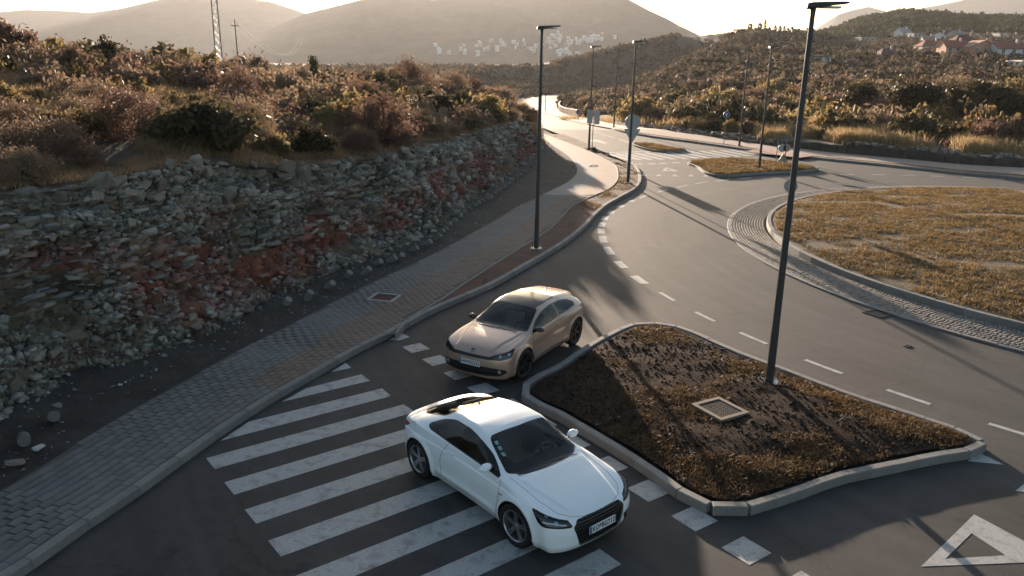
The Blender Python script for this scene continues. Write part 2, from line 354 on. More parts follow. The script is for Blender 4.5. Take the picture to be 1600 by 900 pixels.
# ---------------------------------------------------------------- roundabout
kerb('ro', circ(R_OUT, 0, 2*math.pi, 181)[:-1], L=.9, side=1, closed=True, h=.05, wd=.15, name='apron_kerb')
kerb('ri', circ(R_IN, 0, 2*math.pi, 181)[:-1], L=.9, side=1, closed=True, h=.27, wd=.18, name='roundabout_kerb')
ring = [tuple(p[:2]) for p in circ(R_OUT-.1, 0, 2*math.pi, 121)[:-1]]
sheet('apron_bed', ring, sand, lambda P, d: np.full(len(P), .035), None, smooth=False)
cob_mat = mat('cobble_granite', (.22, .185, .15), .8, noise=.25, nscale=9, bump=.4, bscale=70, bdist=.004, attr='tone')
V = []; F = []; T = []
r = R_OUT-.20
while r > R_IN+.05:
    n = int(2*math.pi*r/.115)
    for i in range(n):
        t = 2*math.pi*(i+.5*(int(r*100) % 2)+rng.uniform(-.08, .08))/n
        cx, cy = RC[0]+r*math.cos(t), RC[1]+r*math.sin(t)
        if not (math.cos(t) < .25 and cy < 46): continue
        u_, v_ = colu(cx, cy), 0
        if u_ > 1800: continue
        hx, hy, z = .045+rng.uniform(-.004, .004), .045+rng.uniform(-.004, .004), .055+(R_OUT-r)*.03+rng.uniform(-.006, .006)
        c, s = math.cos(t), math.sin(t); b = len(V)
        for (q, zz) in ((1.1, z-.02), (.72, z)):
            for dx, dy in ((-hx, -hy), (hx, -hy), (hx, hy), (-hx, hy)): V.append((cx+(dx*c-dy*s)*q, cy+(dx*s+dy*c)*q, zz))
        F += [(b+4, b+5, b+6, b+7)]+[(b+k, b+(k+1) % 4, b+4+(k+1) % 4, b+4+k) for k in range(4)]
        T += [rng.uniform(.6, 1.25)]*8
    r -= .108
cob = obj('cobblestones', V, np.array(F, np.int32), cob_mat, None)
ca = cob.data.color_attributes.new('tone', 'FLOAT_COLOR', 'POINT'); ca.data.foreach_set('color', np.repeat(np.array(T)[:, None], 4, 1).ravel().astype(np.float32))
tag(cob, 'ring of granite cobblestones around the roundabout', 'cobblestones', kind='stuff')
inner = [tuple(p[:2]) for p in circ(R_IN-.15, 0, 2*math.pi, 121)[:-1]]
grass_soil = mat('dry_turf', (.10, .072, .034), .95, noise=.45, nscale=.5, col2=(.06, .042, .022), bump=1, bscale=14, bdist=.06)
def dome(P, d): return .24+.35*np.minimum(d/12, 1)**.8+.10*(fbm(P[:, 0]*.8, P[:, 1]*.8, 4, 3)-.45)*np.minimum(d, 1)
sheet('roundabout_lawn', inner, grass_soil, dome, .35)

# ---------------------------------------------------------------- island soil, verges
ofs = lambda poly, d: [tuple(p) for p in (lambda A: A+(A.mean(0)-A)/np.maximum(np.linalg.norm(A.mean(0)-A, axis=1, keepdims=True), .01)*d)(np.array([q[:2] for q in poly]))]
iA = smooth_line(islA, .3, True); iB = smooth_line(islB, .4, True); iC = smooth_line(islC, .4, True)
def soilA(P, d): return .155+.10*np.minimum(d/1.2, 1)+.05*np.minimum(d/.3, 1)*(fbm(P[:, 0]*1.7, P[:, 1]*1.7, 5, 1)*2-1)
sheet('island_soil', ofs(iA, .12), soil, soilA, .13)
sheet('far_island_turf', ofs(iB, .12), grass_soil, bumpy(.14, .05, 1.5, 4), .35)
sheet('small_island_turf', ofs(iC, .12), grass_soil, bumpy(.12, .05, 1.5, 4), .35)
# verge between the left pavement and the kerb
kseg = [p for p in kL if p[1] >= wO[0][1]-.4]
verge = [tuple(p[:2]) for p in wO if p[1] < kL[-1][1]+2.0 and p[0] < 8.6][:]
iend = next((i for i, p in enumerate(wO) if i > 30 and p[1] > kL[-1][1]), len(wO)-1)
vpoly = [tuple(p[:2]) for p in wO[:iend]]+[tuple((p[:2]-np.array([.1, 0]))) for p in kseg[::-1]]
sheet('verge', vpoly, soil_red, bumpy(.13, .035, 2, 6), .3)
# far verge strip on the left of the far road
wseg = [p for p in wO[iend:] if p[1] > 52]
fv = [tuple(p[:2]) for p in wseg if p[1] > 62]+[tuple(p[:2]) for p in kLf[::-1] if 64 < p[1] < wseg[-1][1]]
sheet('far_verge', fv, grass_soil, bumpy(.14, .05, 2, 6), .4)
# ---------------------------------------------------------------- left pavement
ii = next(i for i, p in enumerate(kL) if p[1] > wO[0][1]-.1)
walk_poly = [tuple(p[:2]) for p in wI]+[tuple(p[:2]) for p in wO[::-1]]+[(p[0]-.13, p[1]+.02) for p in kL[:ii][::-1]]
pavement = sheet('pavement', walk_poly, sand, ZL(.133), None, smooth=False)
near_brown = [tuple(p[:2]) for p in bI]+[tuple(p[:2]) for p in wO[::-1]]+[(p[0]-.13, p[1]) for p in kL[:ii][::-1] if p[1] > bI[0][1]-.6]
# grey and brown pavers: rows follow the kerb
spine = smooth_line(list(kL), .25); 
dv = np.gradient(spine[:, :2], axis=0); nv = np.stack([-dv[:, 1], dv[:, 0]], 1)/np.linalg.norm(dv, axis=1)[:, None]
ss = np.r_[0, np.cumsum(np.linalg.norm(np.diff(spine[:, :2], axis=0), axis=1))]
PW, PL = .175, .235
for col_i, mt_ in (('g', paver_grey), ('b', paver_brown)):
    KM['p'+col_i] = MB().box((-PL/2+.006, -PW/2+.006, -.02), (PL/2-.006, PW/2-.006, .017)).mesh('paver', mt_, bevel=.004)
cand = []
for row in range(0, 40):
    off = .17+PW*(row+.5); s = rng.uniform(0, .02)+(row % 2)*PL/2
    while s < ss[-1]:
        x = np.interp(s, ss, spine[:, 0]); y = np.interp(s, ss, spine[:, 1]); nx = np.interp(s, ss, nv[:, 0]); ny = np.interp(s, ss, nv[:, 1])
        cand.append((x+nx*off, y+ny*off, math.atan2(-nx, ny))); s += PL
cand = np.array(cand)
ok = pip(cand[:, :2], walk_poly) & (pdist(cand[:, :2], walk_poly, True) > .085); cand = cand[ok]
px, py = proj(np.c_[cand[:, :2], np.full(len(cand), .15)])
vis = (px > -60) & (px < 1700) & (py < 960); cand = cand[vis]; px = px[vis]; py = py[vis]
# thin out overlaps where the curve bunches the rows
keep = []; grid = {}
for i, (x, y, a) in enumerate(cand):
    k = (int(x/.2), int(y/.2)); bad = False
    for dx in (-1, 0, 1):
        for dy in (-1, 0, 1):
            for j in grid.get((k[0]+dx, k[1]+dy), ()):
                if (cand[j][0]-x)**2+(cand[j][1]-y)**2 < .145**2: bad = True
    if not bad: grid.setdefault(k, []).append(i); keep.append(i)
cand = cand[keep]
isb = pip(cand[:, :2], near_brown)
order = np.argsort(cand[:, 1]); pxx, pyy = proj(np.c_[cand[:, :2], np.full(len(cand), .15)])
inview = (pxx > -5) & (pyy < 905)
cnt = 0; rest = {False: ([], []), True: ([], [])}
for i in order:
    x, y, a = cand[i]; z = float(rz(y))+.15+rng.uniform(-.0035, .0035)-.017; br = bool(isb[i])
    if cnt < 300 and inview[i]:
        o = link('paver', KM['pb' if br else 'pg'], pavement); o.location = (x, y, z); o.rotation_euler = (rng.normal(0, .008), rng.normal(0, .008), a+rng.normal(0, .008)); cnt += 1
    elif y < 40:
        V, F = rest[br]; c, s = math.cos(a), math.sin(a); b = len(V); z += .017
        for q, zz in ((.5, z-.008), (.47, z)):
            for dx, dy in ((-1, -1), (1, -1), (1, 1), (-1, 1)):
                X = dx*(PL-.014)*q; Y = dy*(PW-.014)*q; V.append((x+X*c-Y*s, y+X*s+Y*c, zz))
        F += [(b+4, b+5, b+6, b+7)]+[(b+k, b+(k+1) % 4, b+4+(k+1) % 4, b+4+k) for k in range(4)]
pg2 = mat('grey_paver_field', (.165, .160, .151), .85, noise=.22, nscale=3, col2=(.125, .121, .115), bump=.3, bscale=90, bdist=.004)
pb2 = mat('brown_paver_field', (.19, .14, .107), .85, noise=.22, nscale=3, col2=(.148, .107, .082), bump=.3, bscale=90, bdist=.004)
for br, nm, mt_ in ((False, 'grey_pavers', pg2), (True, 'brown_pavers', pb2)):
    V, F = rest[br]
    if V: tag(obj(nm, V, np.array(F, np.int32), mt_, pavement), kind='stuff')
cut = 39.8
def cutpoly(L, R_):      # the same stretch of pavement farther off, one sheet
    return [tuple(p[:2]) for p in L if p[1] > cut]+[tuple(p[:2]) for p in R_[::-1] if p[1] > cut]
pf_g = mat('grey_paver_sunlit', (.24, .225, .205), .85, noise=.10, nscale=3, col2=(.20, .19, .175)); pf_b = mat('brown_paver_sunlit', (.30, .212, .16), .85, noise=.10, nscale=3, col2=(.25, .18, .138))  # lighter copies of the paver colours, sunlight on the far bend painted in
sheet('pavement_grey_lane', cutpoly(wI, bI), pf_g, ZL(.1505), 2.5, pavement, None); sheet('pavement_brown_lane', cutpoly(bI, wO), pf_b, ZL(.1505), 2.5, pavement, None)
# edging stone along the brown strip
edge_mat = mat('edging_concrete', (.22, .20, .18), .85, noise=.15, nscale=4)
kerb('e', [p for p in wO if p[1] < 100], edge_mat, L=1.0, wd=.07, h=.165, side=-1, nmax=80, name='edging')
# ---------------------------------------------------------------- right pavement and its verge
pinkish = mat('pink_paver', (.30, .22, .175), .85, noise=.12, nscale=6, col2=(.25, .19, .15), bump=.2, bscale=60, bdist=.004)
sheet('far_pavement', [tuple(p[:2]) for p in kRf[1:-1]]+[tuple(p[:2]) for p in pN]+[tuple(p[:2]) for p in pF[::-1]], pinkish, lambda P, d: rz(P[:, 1])+.15, 4.0)
vr = [tuple(p[:2]) for p in kR if p[0] < 75]+[tuple(p[:2]) for p in pN[::-1] if p[0] < 75]
sheet('far_side_verge', vr, grass_soil, bumpy(.13, .03, 1.5, 6, .2), .5)
verge_gap = US([(1190, 232.5), (1215, 236), (1255, 241.5), (1272, 243.4), (1250, 246.4), (1200, 240.8), (1165, 236)], .165)
sheet('crossing_pavement', [tuple(p[:2]) for p in verge_gap], mat('red_paver', (.30, .17, .13), .85, noise=.12, nscale=6), lambda P, d: np.full(len(P), .172), None)

# ---------------------------------------------------------------- painted markings: parts of the road, 4 mm above it
def patch(name, P, z=.004, parent=road, m=paint):
    P = [np.array(p[:2], float) for p in P]; n = len(P)
    V = [(p[0], p[1], float(rz(p[1]))+z) for p in P]+[(p[0], p[1], float(rz(p[1]))+.0005) for p in P]
    me = mesh(name, V, [tuple(range(n))]+[(i, (i+1) % n, n+(i+1) % n, n+i) for i in range(n)], m)
    if me.polygons[0].normal.z < 0: me.flip_normals()
    return link(name, me, parent)
# near zebra crossing
a0 = np.array([-5.323, 12.213]); dl = (np.array([-3.500, 9.822])-a0)/3; wv = np.array([.294, -.371])*1.0
r0 = np.array([-3.081, 15.742]); dr = (np.array([1.598, 9.344])-r0)/8
b0 = r0-(np.array([-3.081, 15.742])-np.array([-3.331, 16.093])) 
rA = np.array([-3.081, 15.742]); rB = np.array([-3.331, 16.093])
for k in range(3, 13):
    la = a0+dl*(k-3); lb = la+wv
    ra = np.array([-2.173, 14.556])+dr*1.0*(k-3)*1.0; rb = np.array([-1.907, 14.204])+dr*(k-3)
    patch('zebra_stripe', [la, lb, rb, ra])
patch('zebra_stripe', US([(344, 689), (389, 659), (597, 607), (611, 619)]))
patch('zebra_stripe', US([(440, 628), (478, 607), (565, 585), (578, 595)]))
patch('zebra_stripe', US([(518, 581), (549, 575), (540, 567)]))
# line of square blocks before and after it
q0 = np.array([-2.326, 17.807]); dq = (np.array([3.472, 9.780])-q0)/10.0
ax = dq/np.linalg.norm(dq); sq_u = np.array([.43, .16]); 
for k in range(-1, 13):
    c = q0+dq*k
    e1 = ax*.25; e2 = np.array([ax[1]*-1, ax[0]])*.25
    pts = [c-e1-e2, c+e1-e2, c+e1+e2, c-e1+e2]
    if k == -1: pts = US([(608, 531), (627, 520), (640, 526.5), (624, 532)])
    patch('block_marking', pts)
# roundabout lane dashes
C2 = np.array([26.33, 29.53]); R2_ = 22.74
def arc_dash(c, R_, t0, t1, wdt=.12, name='lane_dash'):
    n = 5; P = [(c[0]+(R_-wdt/2)*math.cos(t), c[1]+(R_-wdt/2)*math.sin(t)) for t in np.linspace(t0, t1, n)]
    P += [(c[0]+(R_+wdt/2)*math.cos(t), c[1]+(R_+wdt/2)*math.sin(t)) for t in np.linspace(t1, t0, n)]
    patch(name, P)
for (a, b) in (((1546, 661), (1604, 681)), ((1386, 609), (1454, 632)), ((1258, 562), (1316, 584)), ((1156, 519.5), (1198, 537.5)), ((1085, 487.5), (1118, 502)), ((1030, 457), (1055, 470)), ((990, 431), (1008, 443.5)), ((964, 408), (977, 419)), ((947, 386), (956, 398)), ((940, 369), (945, 379)), ((938, 357), (941.5, 365)), ((939, 348), (942.5, 355)), ((942, 338), (949, 344.5)), ((951, 329), (960, 334.5)), ((965, 320), (976, 325)), ((982, 312), (993, 316))):
    A = U(*a)[:2]-C2; B = U(*b)[:2]-C2
    arc_dash(C2, (np.linalg.norm(A)+np.linalg.norm(B))/2, math.atan2(A[1], A[0]) % (2*math.pi), math.atan2(B[1], B[0]) % (2*math.pi), .13 if a[0] > 990 else .3)
def dash(a, b, wdt=.14, name='lane_dash'):
    A = U(*a)[:2]; B = U(*b)[:2]; d = (B-A)/np.linalg.norm(B-A); n = np.array([-d[1], d[0]])*wdt/2
    patch(name, [A-n, B-n, B+n, A+n])
for (x0, y0, x1, y1) in ((1027, 300.5, 1043, 296), (1058, 293, 1075, 289), (1086, 287.6, 1105, 284), (1118, 283.5, 1138, 281), (1153, 279.8, 1174, 277.6), (1312, 273, 1334, 273), (1361, 273, 1383, 273), (1408, 273.6, 1430, 274), (1455, 275, 1474, 275.6), (1505, 277, 1526, 277.8), (1550, 279, 1570, 280), (1000, 310, 1012, 304)):
    dash((x0, y0), (x1, y1), .15)
# large give way triangle and teeth
out = US([(1522, 804), (1439, 885.5), (1660, 877)]); inn = US([(1518, 833.5), (1477, 873.5), (1571, 868)])
def tri_mark(o3, i3, name='give_way_triangle'):
    V = [(p[0], p[1], float(rz(p[1]))+.004) for p in o3+i3]
    me = mesh(name, V, [(0, 1, 4, 3), (1, 2, 5, 4), (2, 0, 3, 5)], paint)
    if me.polygons[0].normal.z < 0: me.flip_normals()
    return link(name, me, road)
tri_mark(out, inn)
patch('give_way_tooth', US([(1512, 720.5), (1530, 707.5), (1568, 726)])); patch('give_way_tooth', US([(1587, 767), (1604, 753), (1645, 776)])); patch('give_way_tooth', US([(1672, 820), (1690, 805), (1735, 830)]))
# far crossing
for (x0, y0, x1, y1) in ((950, 240.5, 984, 250), (962, 240, 1001, 250), (975, 239.6, 1018, 249.8), (991, 239, 1036, 249.4), (1008, 238.6, 1055, 249), (1025, 238, 1073, 248.4), (1042, 237.6, 1091, 247.6), (1060, 237, 1108, 247), (1077, 236.4, 1124, 246), (1094, 236, 1139, 245.2), (1110, 235.4, 1155, 244.6), (1127, 234.8, 1171, 243.8), (1142, 234.2, 1188, 243.1), (1158, 233.9, 1205, 242.8)):
    dash((x0, y0), (x1, y1), .52, 'zebra_stripe')
dash((944, 238.6), (1016, 236.6), .35, 'stop_line')
for x, y in ((998, 256.6), (1018, 256.2), (1036, 255.4), (1056, 254.6)): dash((x-6, y), (x+6, y-.3), .5, 'block_marking')
for x, y in ((1006, 273.2), (1030, 273.7), (1055, 274), (1080, 274.3), (1103, 274.5)): patch('give_way_tooth', US([(x-6, y+1.4), (x+5, y+1.6), (x-1, y-1.6)]))
tri_mark(US([(1034, 267.4), (1041, 261.4), (1061, 267.6)]), US([(1040, 266), (1043.5, 263.8), (1051, 266)]))
patch('arrow_marking', US([(922, 219), (931, 218), (937, 219.5), (950, 224), (944, 224.8), (932, 221.2), (925, 221.6)]))
dash((967, 218), (990, 225), .3, 'centre_line'); dash((925, 205), (960, 215.5), .15, 'centre_line')
# ---------------------------------------------------------------- drains
iron = mat('cast_iron', (.06, .055, .05), .6, metal=.6, noise=.3, nscale=10)
frame_m = mat('drain_frame_concrete', (.17, .135, .105), .85, noise=.2, nscale=6)
def drain(name, quad, z, label, cell, fw_=.10, fmat=frame_m, im=iron, bars=True):
    Q = [U(p[0], p[1], z) for p in quad]; c = sum(Q)/4; ex = (Q[1]+Q[2]-Q[0]-Q[3])[:2]/2; ey = (Q[3]+Q[2]-Q[0]-Q[1])[:2]/2
    lx, ly = np.linalg.norm(ex), np.linalg.norm(ey); a = math.atan2(ex[1], ex[0]); s = np.sign(ex[0]*ey[1]-ex[1]*ey[0])
    t = empty(name, (c[0], c[1], z), a, label, 'drain grate')
    f = MB(); hx, hy = lx/2, ly/2
    f.box((-hx, -hy, -.08), (hx, -hy+fw_, .02)).box((-hx, hy-fw_, -.08), (hx, hy, .02)).box((-hx, -hy+fw_, -.08), (-hx+fw_, hy-fw_, .02)).box((hx-fw_, -hy+fw_, -.08), (hx, hy-fw_, .02))
    f.build('frame', fmat, t)
    g = MB(); ix, iy = hx-fw_, hy-fw_
    g.box((-ix, -iy, -.07), (ix, iy, -.03))
    if bars:
        nx = int(2*ix/cell); ny = int(2*iy/cell)
        for i in range(nx+1): x = -ix+2*ix*i/nx; g.box((x-.008, -iy, -.031), (x+.008, iy, .008))
        for i in range(ny+1): y = -iy+2*iy*i/ny; g.box((-ix, y-.008, -.031), (ix, y+.008, .006))
    g.build('grating', im, t); return t
drain('drain_grate', [(1079, 632), (1123, 621), (1171, 645), (1127, 658)], .27, 'square drain grate with pale frame set in the soil of the traffic island', .055, .09)
rust = mat('rusty_iron', (.10, .045, .035), .7, metal=.3, noise=.3, nscale=8)
drain('drain_cover', [(574, 468), (590, 457), (627, 462), (610, 473)], .155, 'rusty red drain cover in a pale frame on the brown pavement', .06, .07, mat('pale_frame', (.33, .32, .31), .8, noise=.1), rust)
drain('road_drain', [(1347, 488), (1366, 484), (1396, 492), (1375, 497)], .004, 'iron drain grate in the road beside the cobbled apron', .06, .03, iron, iron)
drain('valve_cover', [(1412, 541), (1418, 538.5), (1424, 541), (1418, 543.5)], .0, 'small dark valve cover alone in the roundabout lane', .1, .03, iron, iron)
drain('inspection_cover', [(921, 260), (925, 257.6), (934, 258.6), (930, 261)], .152, 'grey inspection cover on the sunlit bend of the left pavement', .15, .04, iron, mat('cover_grey', (.13, .12, .11), .7, noise=.1), False)
# ---------------------------------------------------------------- rock cut on the left
base_px = [(-150, 800), (-60, 770), (0, 732), (40, 660), (96, 612), (180, 590), (310, 545), (400, 500), (447, 470), (515, 442), (572, 418), (625, 398), (684, 365), (739, 322), (799, 280), (838, 248)]
base = [U(x, y, .1) for x, y in base_px]
base[0] = np.array([-9.2, 7., .1]); base[1] = np.array([-9.0, 9.5, .1]); base[2] = np.array([-9.3, 12.0, .1]); base[3] = np.array([-9.3, 14.0, .1]); base[4] = np.array([-9.0, 15.4, .1])
base = base+[np.array([2.3, 60.5, 0]), np.array([2.3, 63.5, 0]), np.array([1.2, 67, -.1]), np.array([-1.2, 74, -.2]), np.array([-5, 86, -.3]), np.array([-10, 104, -.8]), np.array([-18, 125, -1])]
BL = smooth_line(base, .05); BS = np.r_[0, np.cumsum(np.linalg.norm(np.diff(BL[:, :2], axis=0), axis=1))]
bd = np.gradient(smooth_line(base, .05)[:, :2], axis=0)
k = 41; ker = np.ones(k)/k
bd = np.stack([np.convolve(np.pad(bd[:, i], k//2, 'edge'), ker, 'valid') for i in range(2)], 1)
BN = np.stack([-bd[:, 1], bd[:, 0]], 1)/np.linalg.norm(bd, axis=1)[:, None]      # points into the hill
# top edge: where the face ends, by picture height
tx = [-200, 0, 100, 160, 240, 300, 330, 400, 450, 540, 600, 650, 700, 760, 810, 835, 850]
ty = [330, 300, 290, 282, 258, 250, 248, 262, 258, 249, 240, 227, 216, 198, 186, 181, 179]
setb = 1.9
E_ = BL[:, :2]+BN*setb
eu = colu(E_[:, 0], E_[:, 1])
yh = lambda u: 94.7+(u-806)*.0165
def z_from_y(u, Y, y): return CAM_H-(y-yh(u))/1263.*Y
ez = z_from_y(eu, E_[:, 1], np.interp(eu, tx, ty))
ez = np.where(E_[:, 1] > 60, np.interp(E_[:, 1], [60, 66, 80, 110], [2.7, 2.6, 2.4, 1.5]), ez)
ez[:50] = ez[50]
ez = np.convolve(np.pad(ez, 30, 'edge'), np.ones(61)/61, 'valid')
def face(s, t):      # point on the smooth face, t 0 (foot) .. 1 (edge)
    x = np.interp(s, BS, BL[:, 0]); y = np.interp(s, BS, BL[:, 1]); nx = np.interp(s, BS, BN[:, 0]); ny = np.interp(s, BS, BN[:, 1]); h = np.interp(s, BS, ez)
    tal = np.clip((.30-t)/.30, 0, 1)       # rubble apron at the foot
    b = setb*(t**.85)-.25*tal**2
    return np.stack([x+nx*b, y+ny*b, h*t**1.02+.0*t], -1), np.stack([-nx, -ny, 0*nx+.35], -1)
# spacing grows with distance
S = [0.]; 
while S[-1] < BS[-1]-.2:
    yy = np.interp(S[-1], BS, BL[:, 1]); S.append(S[-1]+max(.035, .0022*yy))
S = np.array(S); T = np.linspace(0, 1, 100)
SS, TT_ = np.meshgrid(S, T, indexing='ij')
P, Nn = face(SS, TT_); Nn = Nn/np.linalg.norm(Nn, axis=-1, keepdims=True)
H = np.interp(SS, BS, ez); zz = P[..., 2]
wob = (fbm(SS*.25, zz*.3, 3, 8)-.45)*1.2
tilt = zz+wob*.8+.03*SS
lay = (fbm(SS*.15, tilt*.9, 2, 77)-.45)*3
id1, f1, f2 = vor(SS*.85+lay, tilt*2.1, 1); id2, g1, g2 = vor(SS*2.3+id1*9, tilt*4.6, 2); id3, h1, h3 = vor(SS*6.5, tilt*9, 3)
bigness = np.clip((TT_-.52)/.12, 0, 1)*np.clip((1.02-TT_)/.1, 0, 1)
led = np.abs((tilt*1.15) % 1-.5)
D = (id1-.5)*.34*(.35+bigness)+(id2-.5)*.20*(1.1-.4*bigness)+(id3-.5)*.10*(1.2-.7*bigness)
D += -.13*np.clip(1-(f2-f1)/.10, 0, 1)*(.3+.7*bigness)-.07*np.clip(1-(g2-g1)/.13, 0, 1)-.04*np.clip(1-(h3-h1)/.2, 0, 1)*(1-bigness*.6)
D += (fbm(SS*.5, zz*.7, 4, 21)-.45)*.9*np.sin(np.pi*TT_)**.5+(fbm(SS*5, zz*5, 3, 5)-.5)*.08
D += .12*(led < .12)*bigness*-1
D *= np.clip(TT_/.06, 0, 1)*.9+.1; D = D*(1-.6*np.clip((TT_-.97)/.03, 0, 1))
P = P+Nn*D[..., None]
# stain colours belong to the stone: rusty clay bands and pale limestone blocks
red = np.clip((fbm(SS*.35+3, zz*.8+1, 4, 31)-.49)*7, 0, 1)*np.clip((TT_-.08)/.1, 0, 1)*np.clip((.80-TT_)/.12, 0, 1)
band = np.exp(-((TT_-(.42+.10*np.sin(SS*.22+1)))/.15)**2)*np.clip((SS-9)/4, 0, 1); red = np.clip(red*.75+band*np.clip((fbm(SS*.6, zz*1.6, 3, 44)-.36)*5, 0, 1)*.95, 0, 1)
val = .55+.75*id2*(.5+.5*id1)+.28*(id3-.5)+.25*bigness
mud = np.clip((fbm(SS*.8, zz*1.3, 4, 60)-.50)*6, 0, 1)
g = np.array([.165, .138, .10]); rd = np.array([.20, .058, .036]); md = np.array([.045, .035, .026])
C = g*val[..., None]; C = C*(1-mud[..., None]*.7)+md*mud[..., None]*.7; C = C*(1-red[..., None]*.8)+rd*(val*.75+.2)[..., None]*red[..., None]*.8
crack = np.clip(1-(g2-g1)/.06, 0, 1); C = C*(1-.45*crack[..., None])+md*.45*crack[..., None]
def grid_faces(n, m):
    a = np.arange(n*m).reshape(n, m); return np.stack([a[:-1, :-1].ravel(), a[1:, :-1].ravel(), a[1:, 1:].ravel(), a[:-1, 1:].ravel()], 1).astype(np.int32)
rock_m = mat('rock_stone', (1., 1., 1.), .95, attr='stone', noise=.30, nscale=7, bump=.8, bscale=22, bdist=.03, spec=.2)
n_, m_ = SS.shape
rock_face = empty('rock_face', (float(BL[200, 0]), float(BL[200, 1]), 0), 0, 'tall rock cut of broken grey limestone with rust red bands left of the pavement', 'rock face')
rock_face.location = (0, 0, 0)
cliff = obj('cliff', P.reshape(-1, 3), grid_faces(n_, m_), rock_m, rock_face, smooth=False)
ca = cliff.data.color_attributes.new('stone', 'FLOAT_COLOR', 'POINT'); ca.data.foreach_set('color', np.c_[C.reshape(-1, 3), np.ones(n_*m_)].ravel().astype(np.float32))
# angular stones
def stone_mesh(seed, npt=14, flat=.6, name='rock', mt=None):
    q = np.random.default_rng(seed); b = bmesh.new()
    for _ in range(npt):
        v = q.normal(size=3); v /= np.linalg.norm(v); v = np.sign(v)*np.abs(v)**.45; v *= q.uniform(.8, 1); b.verts.new((v[0], v[1]*.75, v[2]*flat))
    r = bmesh.ops.convex_hull(b, input=b.verts[:]); bmesh.ops.delete(b, geom=[v for v in b.verts if not v.link_faces], context='VERTS')
    me = bpy.data.meshes.new(name); bmesh.ops.bevel(b, geom=b.edges[:], offset=.06, segments=1, affect='EDGES'); b.to_mesh(me); b.free()
    if mt: me.materials.append(mt)
    return me
stone_g = mat('limestone', (.24, .20, .15), .9, noise=.3, nscale=3, col2=(.17, .15, .125), bump=.6, bscale=14, bdist=.05, objrand=.35)
stone_r = mat('rusty_limestone', (.20, .085, .06), .9, noise=.3, nscale=3, col2=(.14, .10, .08), bump=.6, bscale=14, bdist=.05, objrand=.3)
SG = [stone_mesh(100+i, 12+i % 5, [.55, .7, .45, .8][i % 4], 'rock', stone_g) for i in range(10)]; SR = [stone_mesh(200+i, 13, .6, 'rock', stone_r) for i in range(4)]
# big single stones of the photograph first (picture x, y, width px), then random ones
big = [(283, 262, 30), (310, 250, 34), (326, 268, 30), (300, 275, 26), (276, 281, 30), (262, 258, 22), (318, 240, 20), (290, 244, 18), (302, 262, 24), (155, 287, 40), (135, 292, 22), (110, 283, 22), (185, 284, 26), (40, 302, 40), (62, 303, 40), (90, 308, 30), (170, 315, 24), (160, 335, 26), (145, 310, 30), (215, 292, 40), (240, 290, 36), (200, 305, 40), (238, 311, 34), (210, 312, 34), (280, 325, 20), (350, 308, 34), (355, 300, 26), (165, 348, 18), (200, 350, 22), (133, 410, 16), (180, 400, 24), (196, 398, 22), (238, 416, 36), (10, 372, 24), (8, 430, 12), (88, 485, 16), (140, 478, 22), (305, 512, 22), (127, 568, 18), (135, 570, 16), (30, 575, 26), (20, 600, 30), (55, 590, 22), (60, 560, 20), (85, 548, 28), (395, 258, 18), (445, 262, 30), (468, 248, 14), (590, 252, 16), (598, 243, 12), (630, 235, 18), (405, 271, 22), (440, 272, 34), (465, 277, 30), (500, 310, 22), (410, 300, 26), (520, 318, 18), (640, 205, 14), (712, 240, 12), (575, 268, 14)]
def hit_face(x, y):     # nearest point of the face to a picture ray
    global P3f, pxf, pyf
    i = np.argmin((pxf-x)**2+(pyf-y)**2); return P3f[i]
P3f = P.reshape(-1, 3); pxf, pyf = proj(P3f); sel = (TT_.ravel() > .03); P3f = P3f[sel]; pxf = pxf[sel]; pyf = pyf[sel]
nr = 0
def put_rock(p, size, red_=False, parent=rock_face, out=.3):
    me = (SR if red_ else SG)[rng.integers(4 if red_ else 10)]
    o = link('rock', me, parent); o.location = (p[0]+out*size*.8, p[1]-out*size*.5, p[2]+out*size*.3); o.scale = (size*rng.uniform(.85, 1.2), size*rng.uniform(.8, 1.1), size*rng.uniform(.7, 1.1))
    j_ = int(np.argmin((BL[::20, 0]-p[0])**2+(BL[::20, 1]-p[1])**2))*20; al = math.atan2(BN[j_][1], BN[j_][0])-math.pi/2; o.rotation_euler = (rng.normal(0, .16), rng.normal(0, .16), al+rng.normal(0, .3)+(math.pi if rng.random() < .5 else 0)); return o
for (x, y, wpx) in big:
    p = hit_face(x, y); put_rock(p, wpx/1212*p[1]*.55); nr += 1
cells = []
tries = 0
while nr < 298 and tries < 6000:
    tries += 1
    i = rng.integers(len(P3f)); p = P3f[i]
    if not (-20 < pxf[i] < 800 and p[1] < 34) or rng.random() > (17/p[1])**1.0: continue
    size = rng.uniform(10, 20)/1212*p[1]*.5
    if any((p[0]-c[0])**2+(p[1]-c[1])**2+(p[2]-c[2])**2 < (size*1.5)**2 for c in cells): continue
    cells.append(p); put_rock(p, size, rng.random() < .12, out=.15); nr += 1
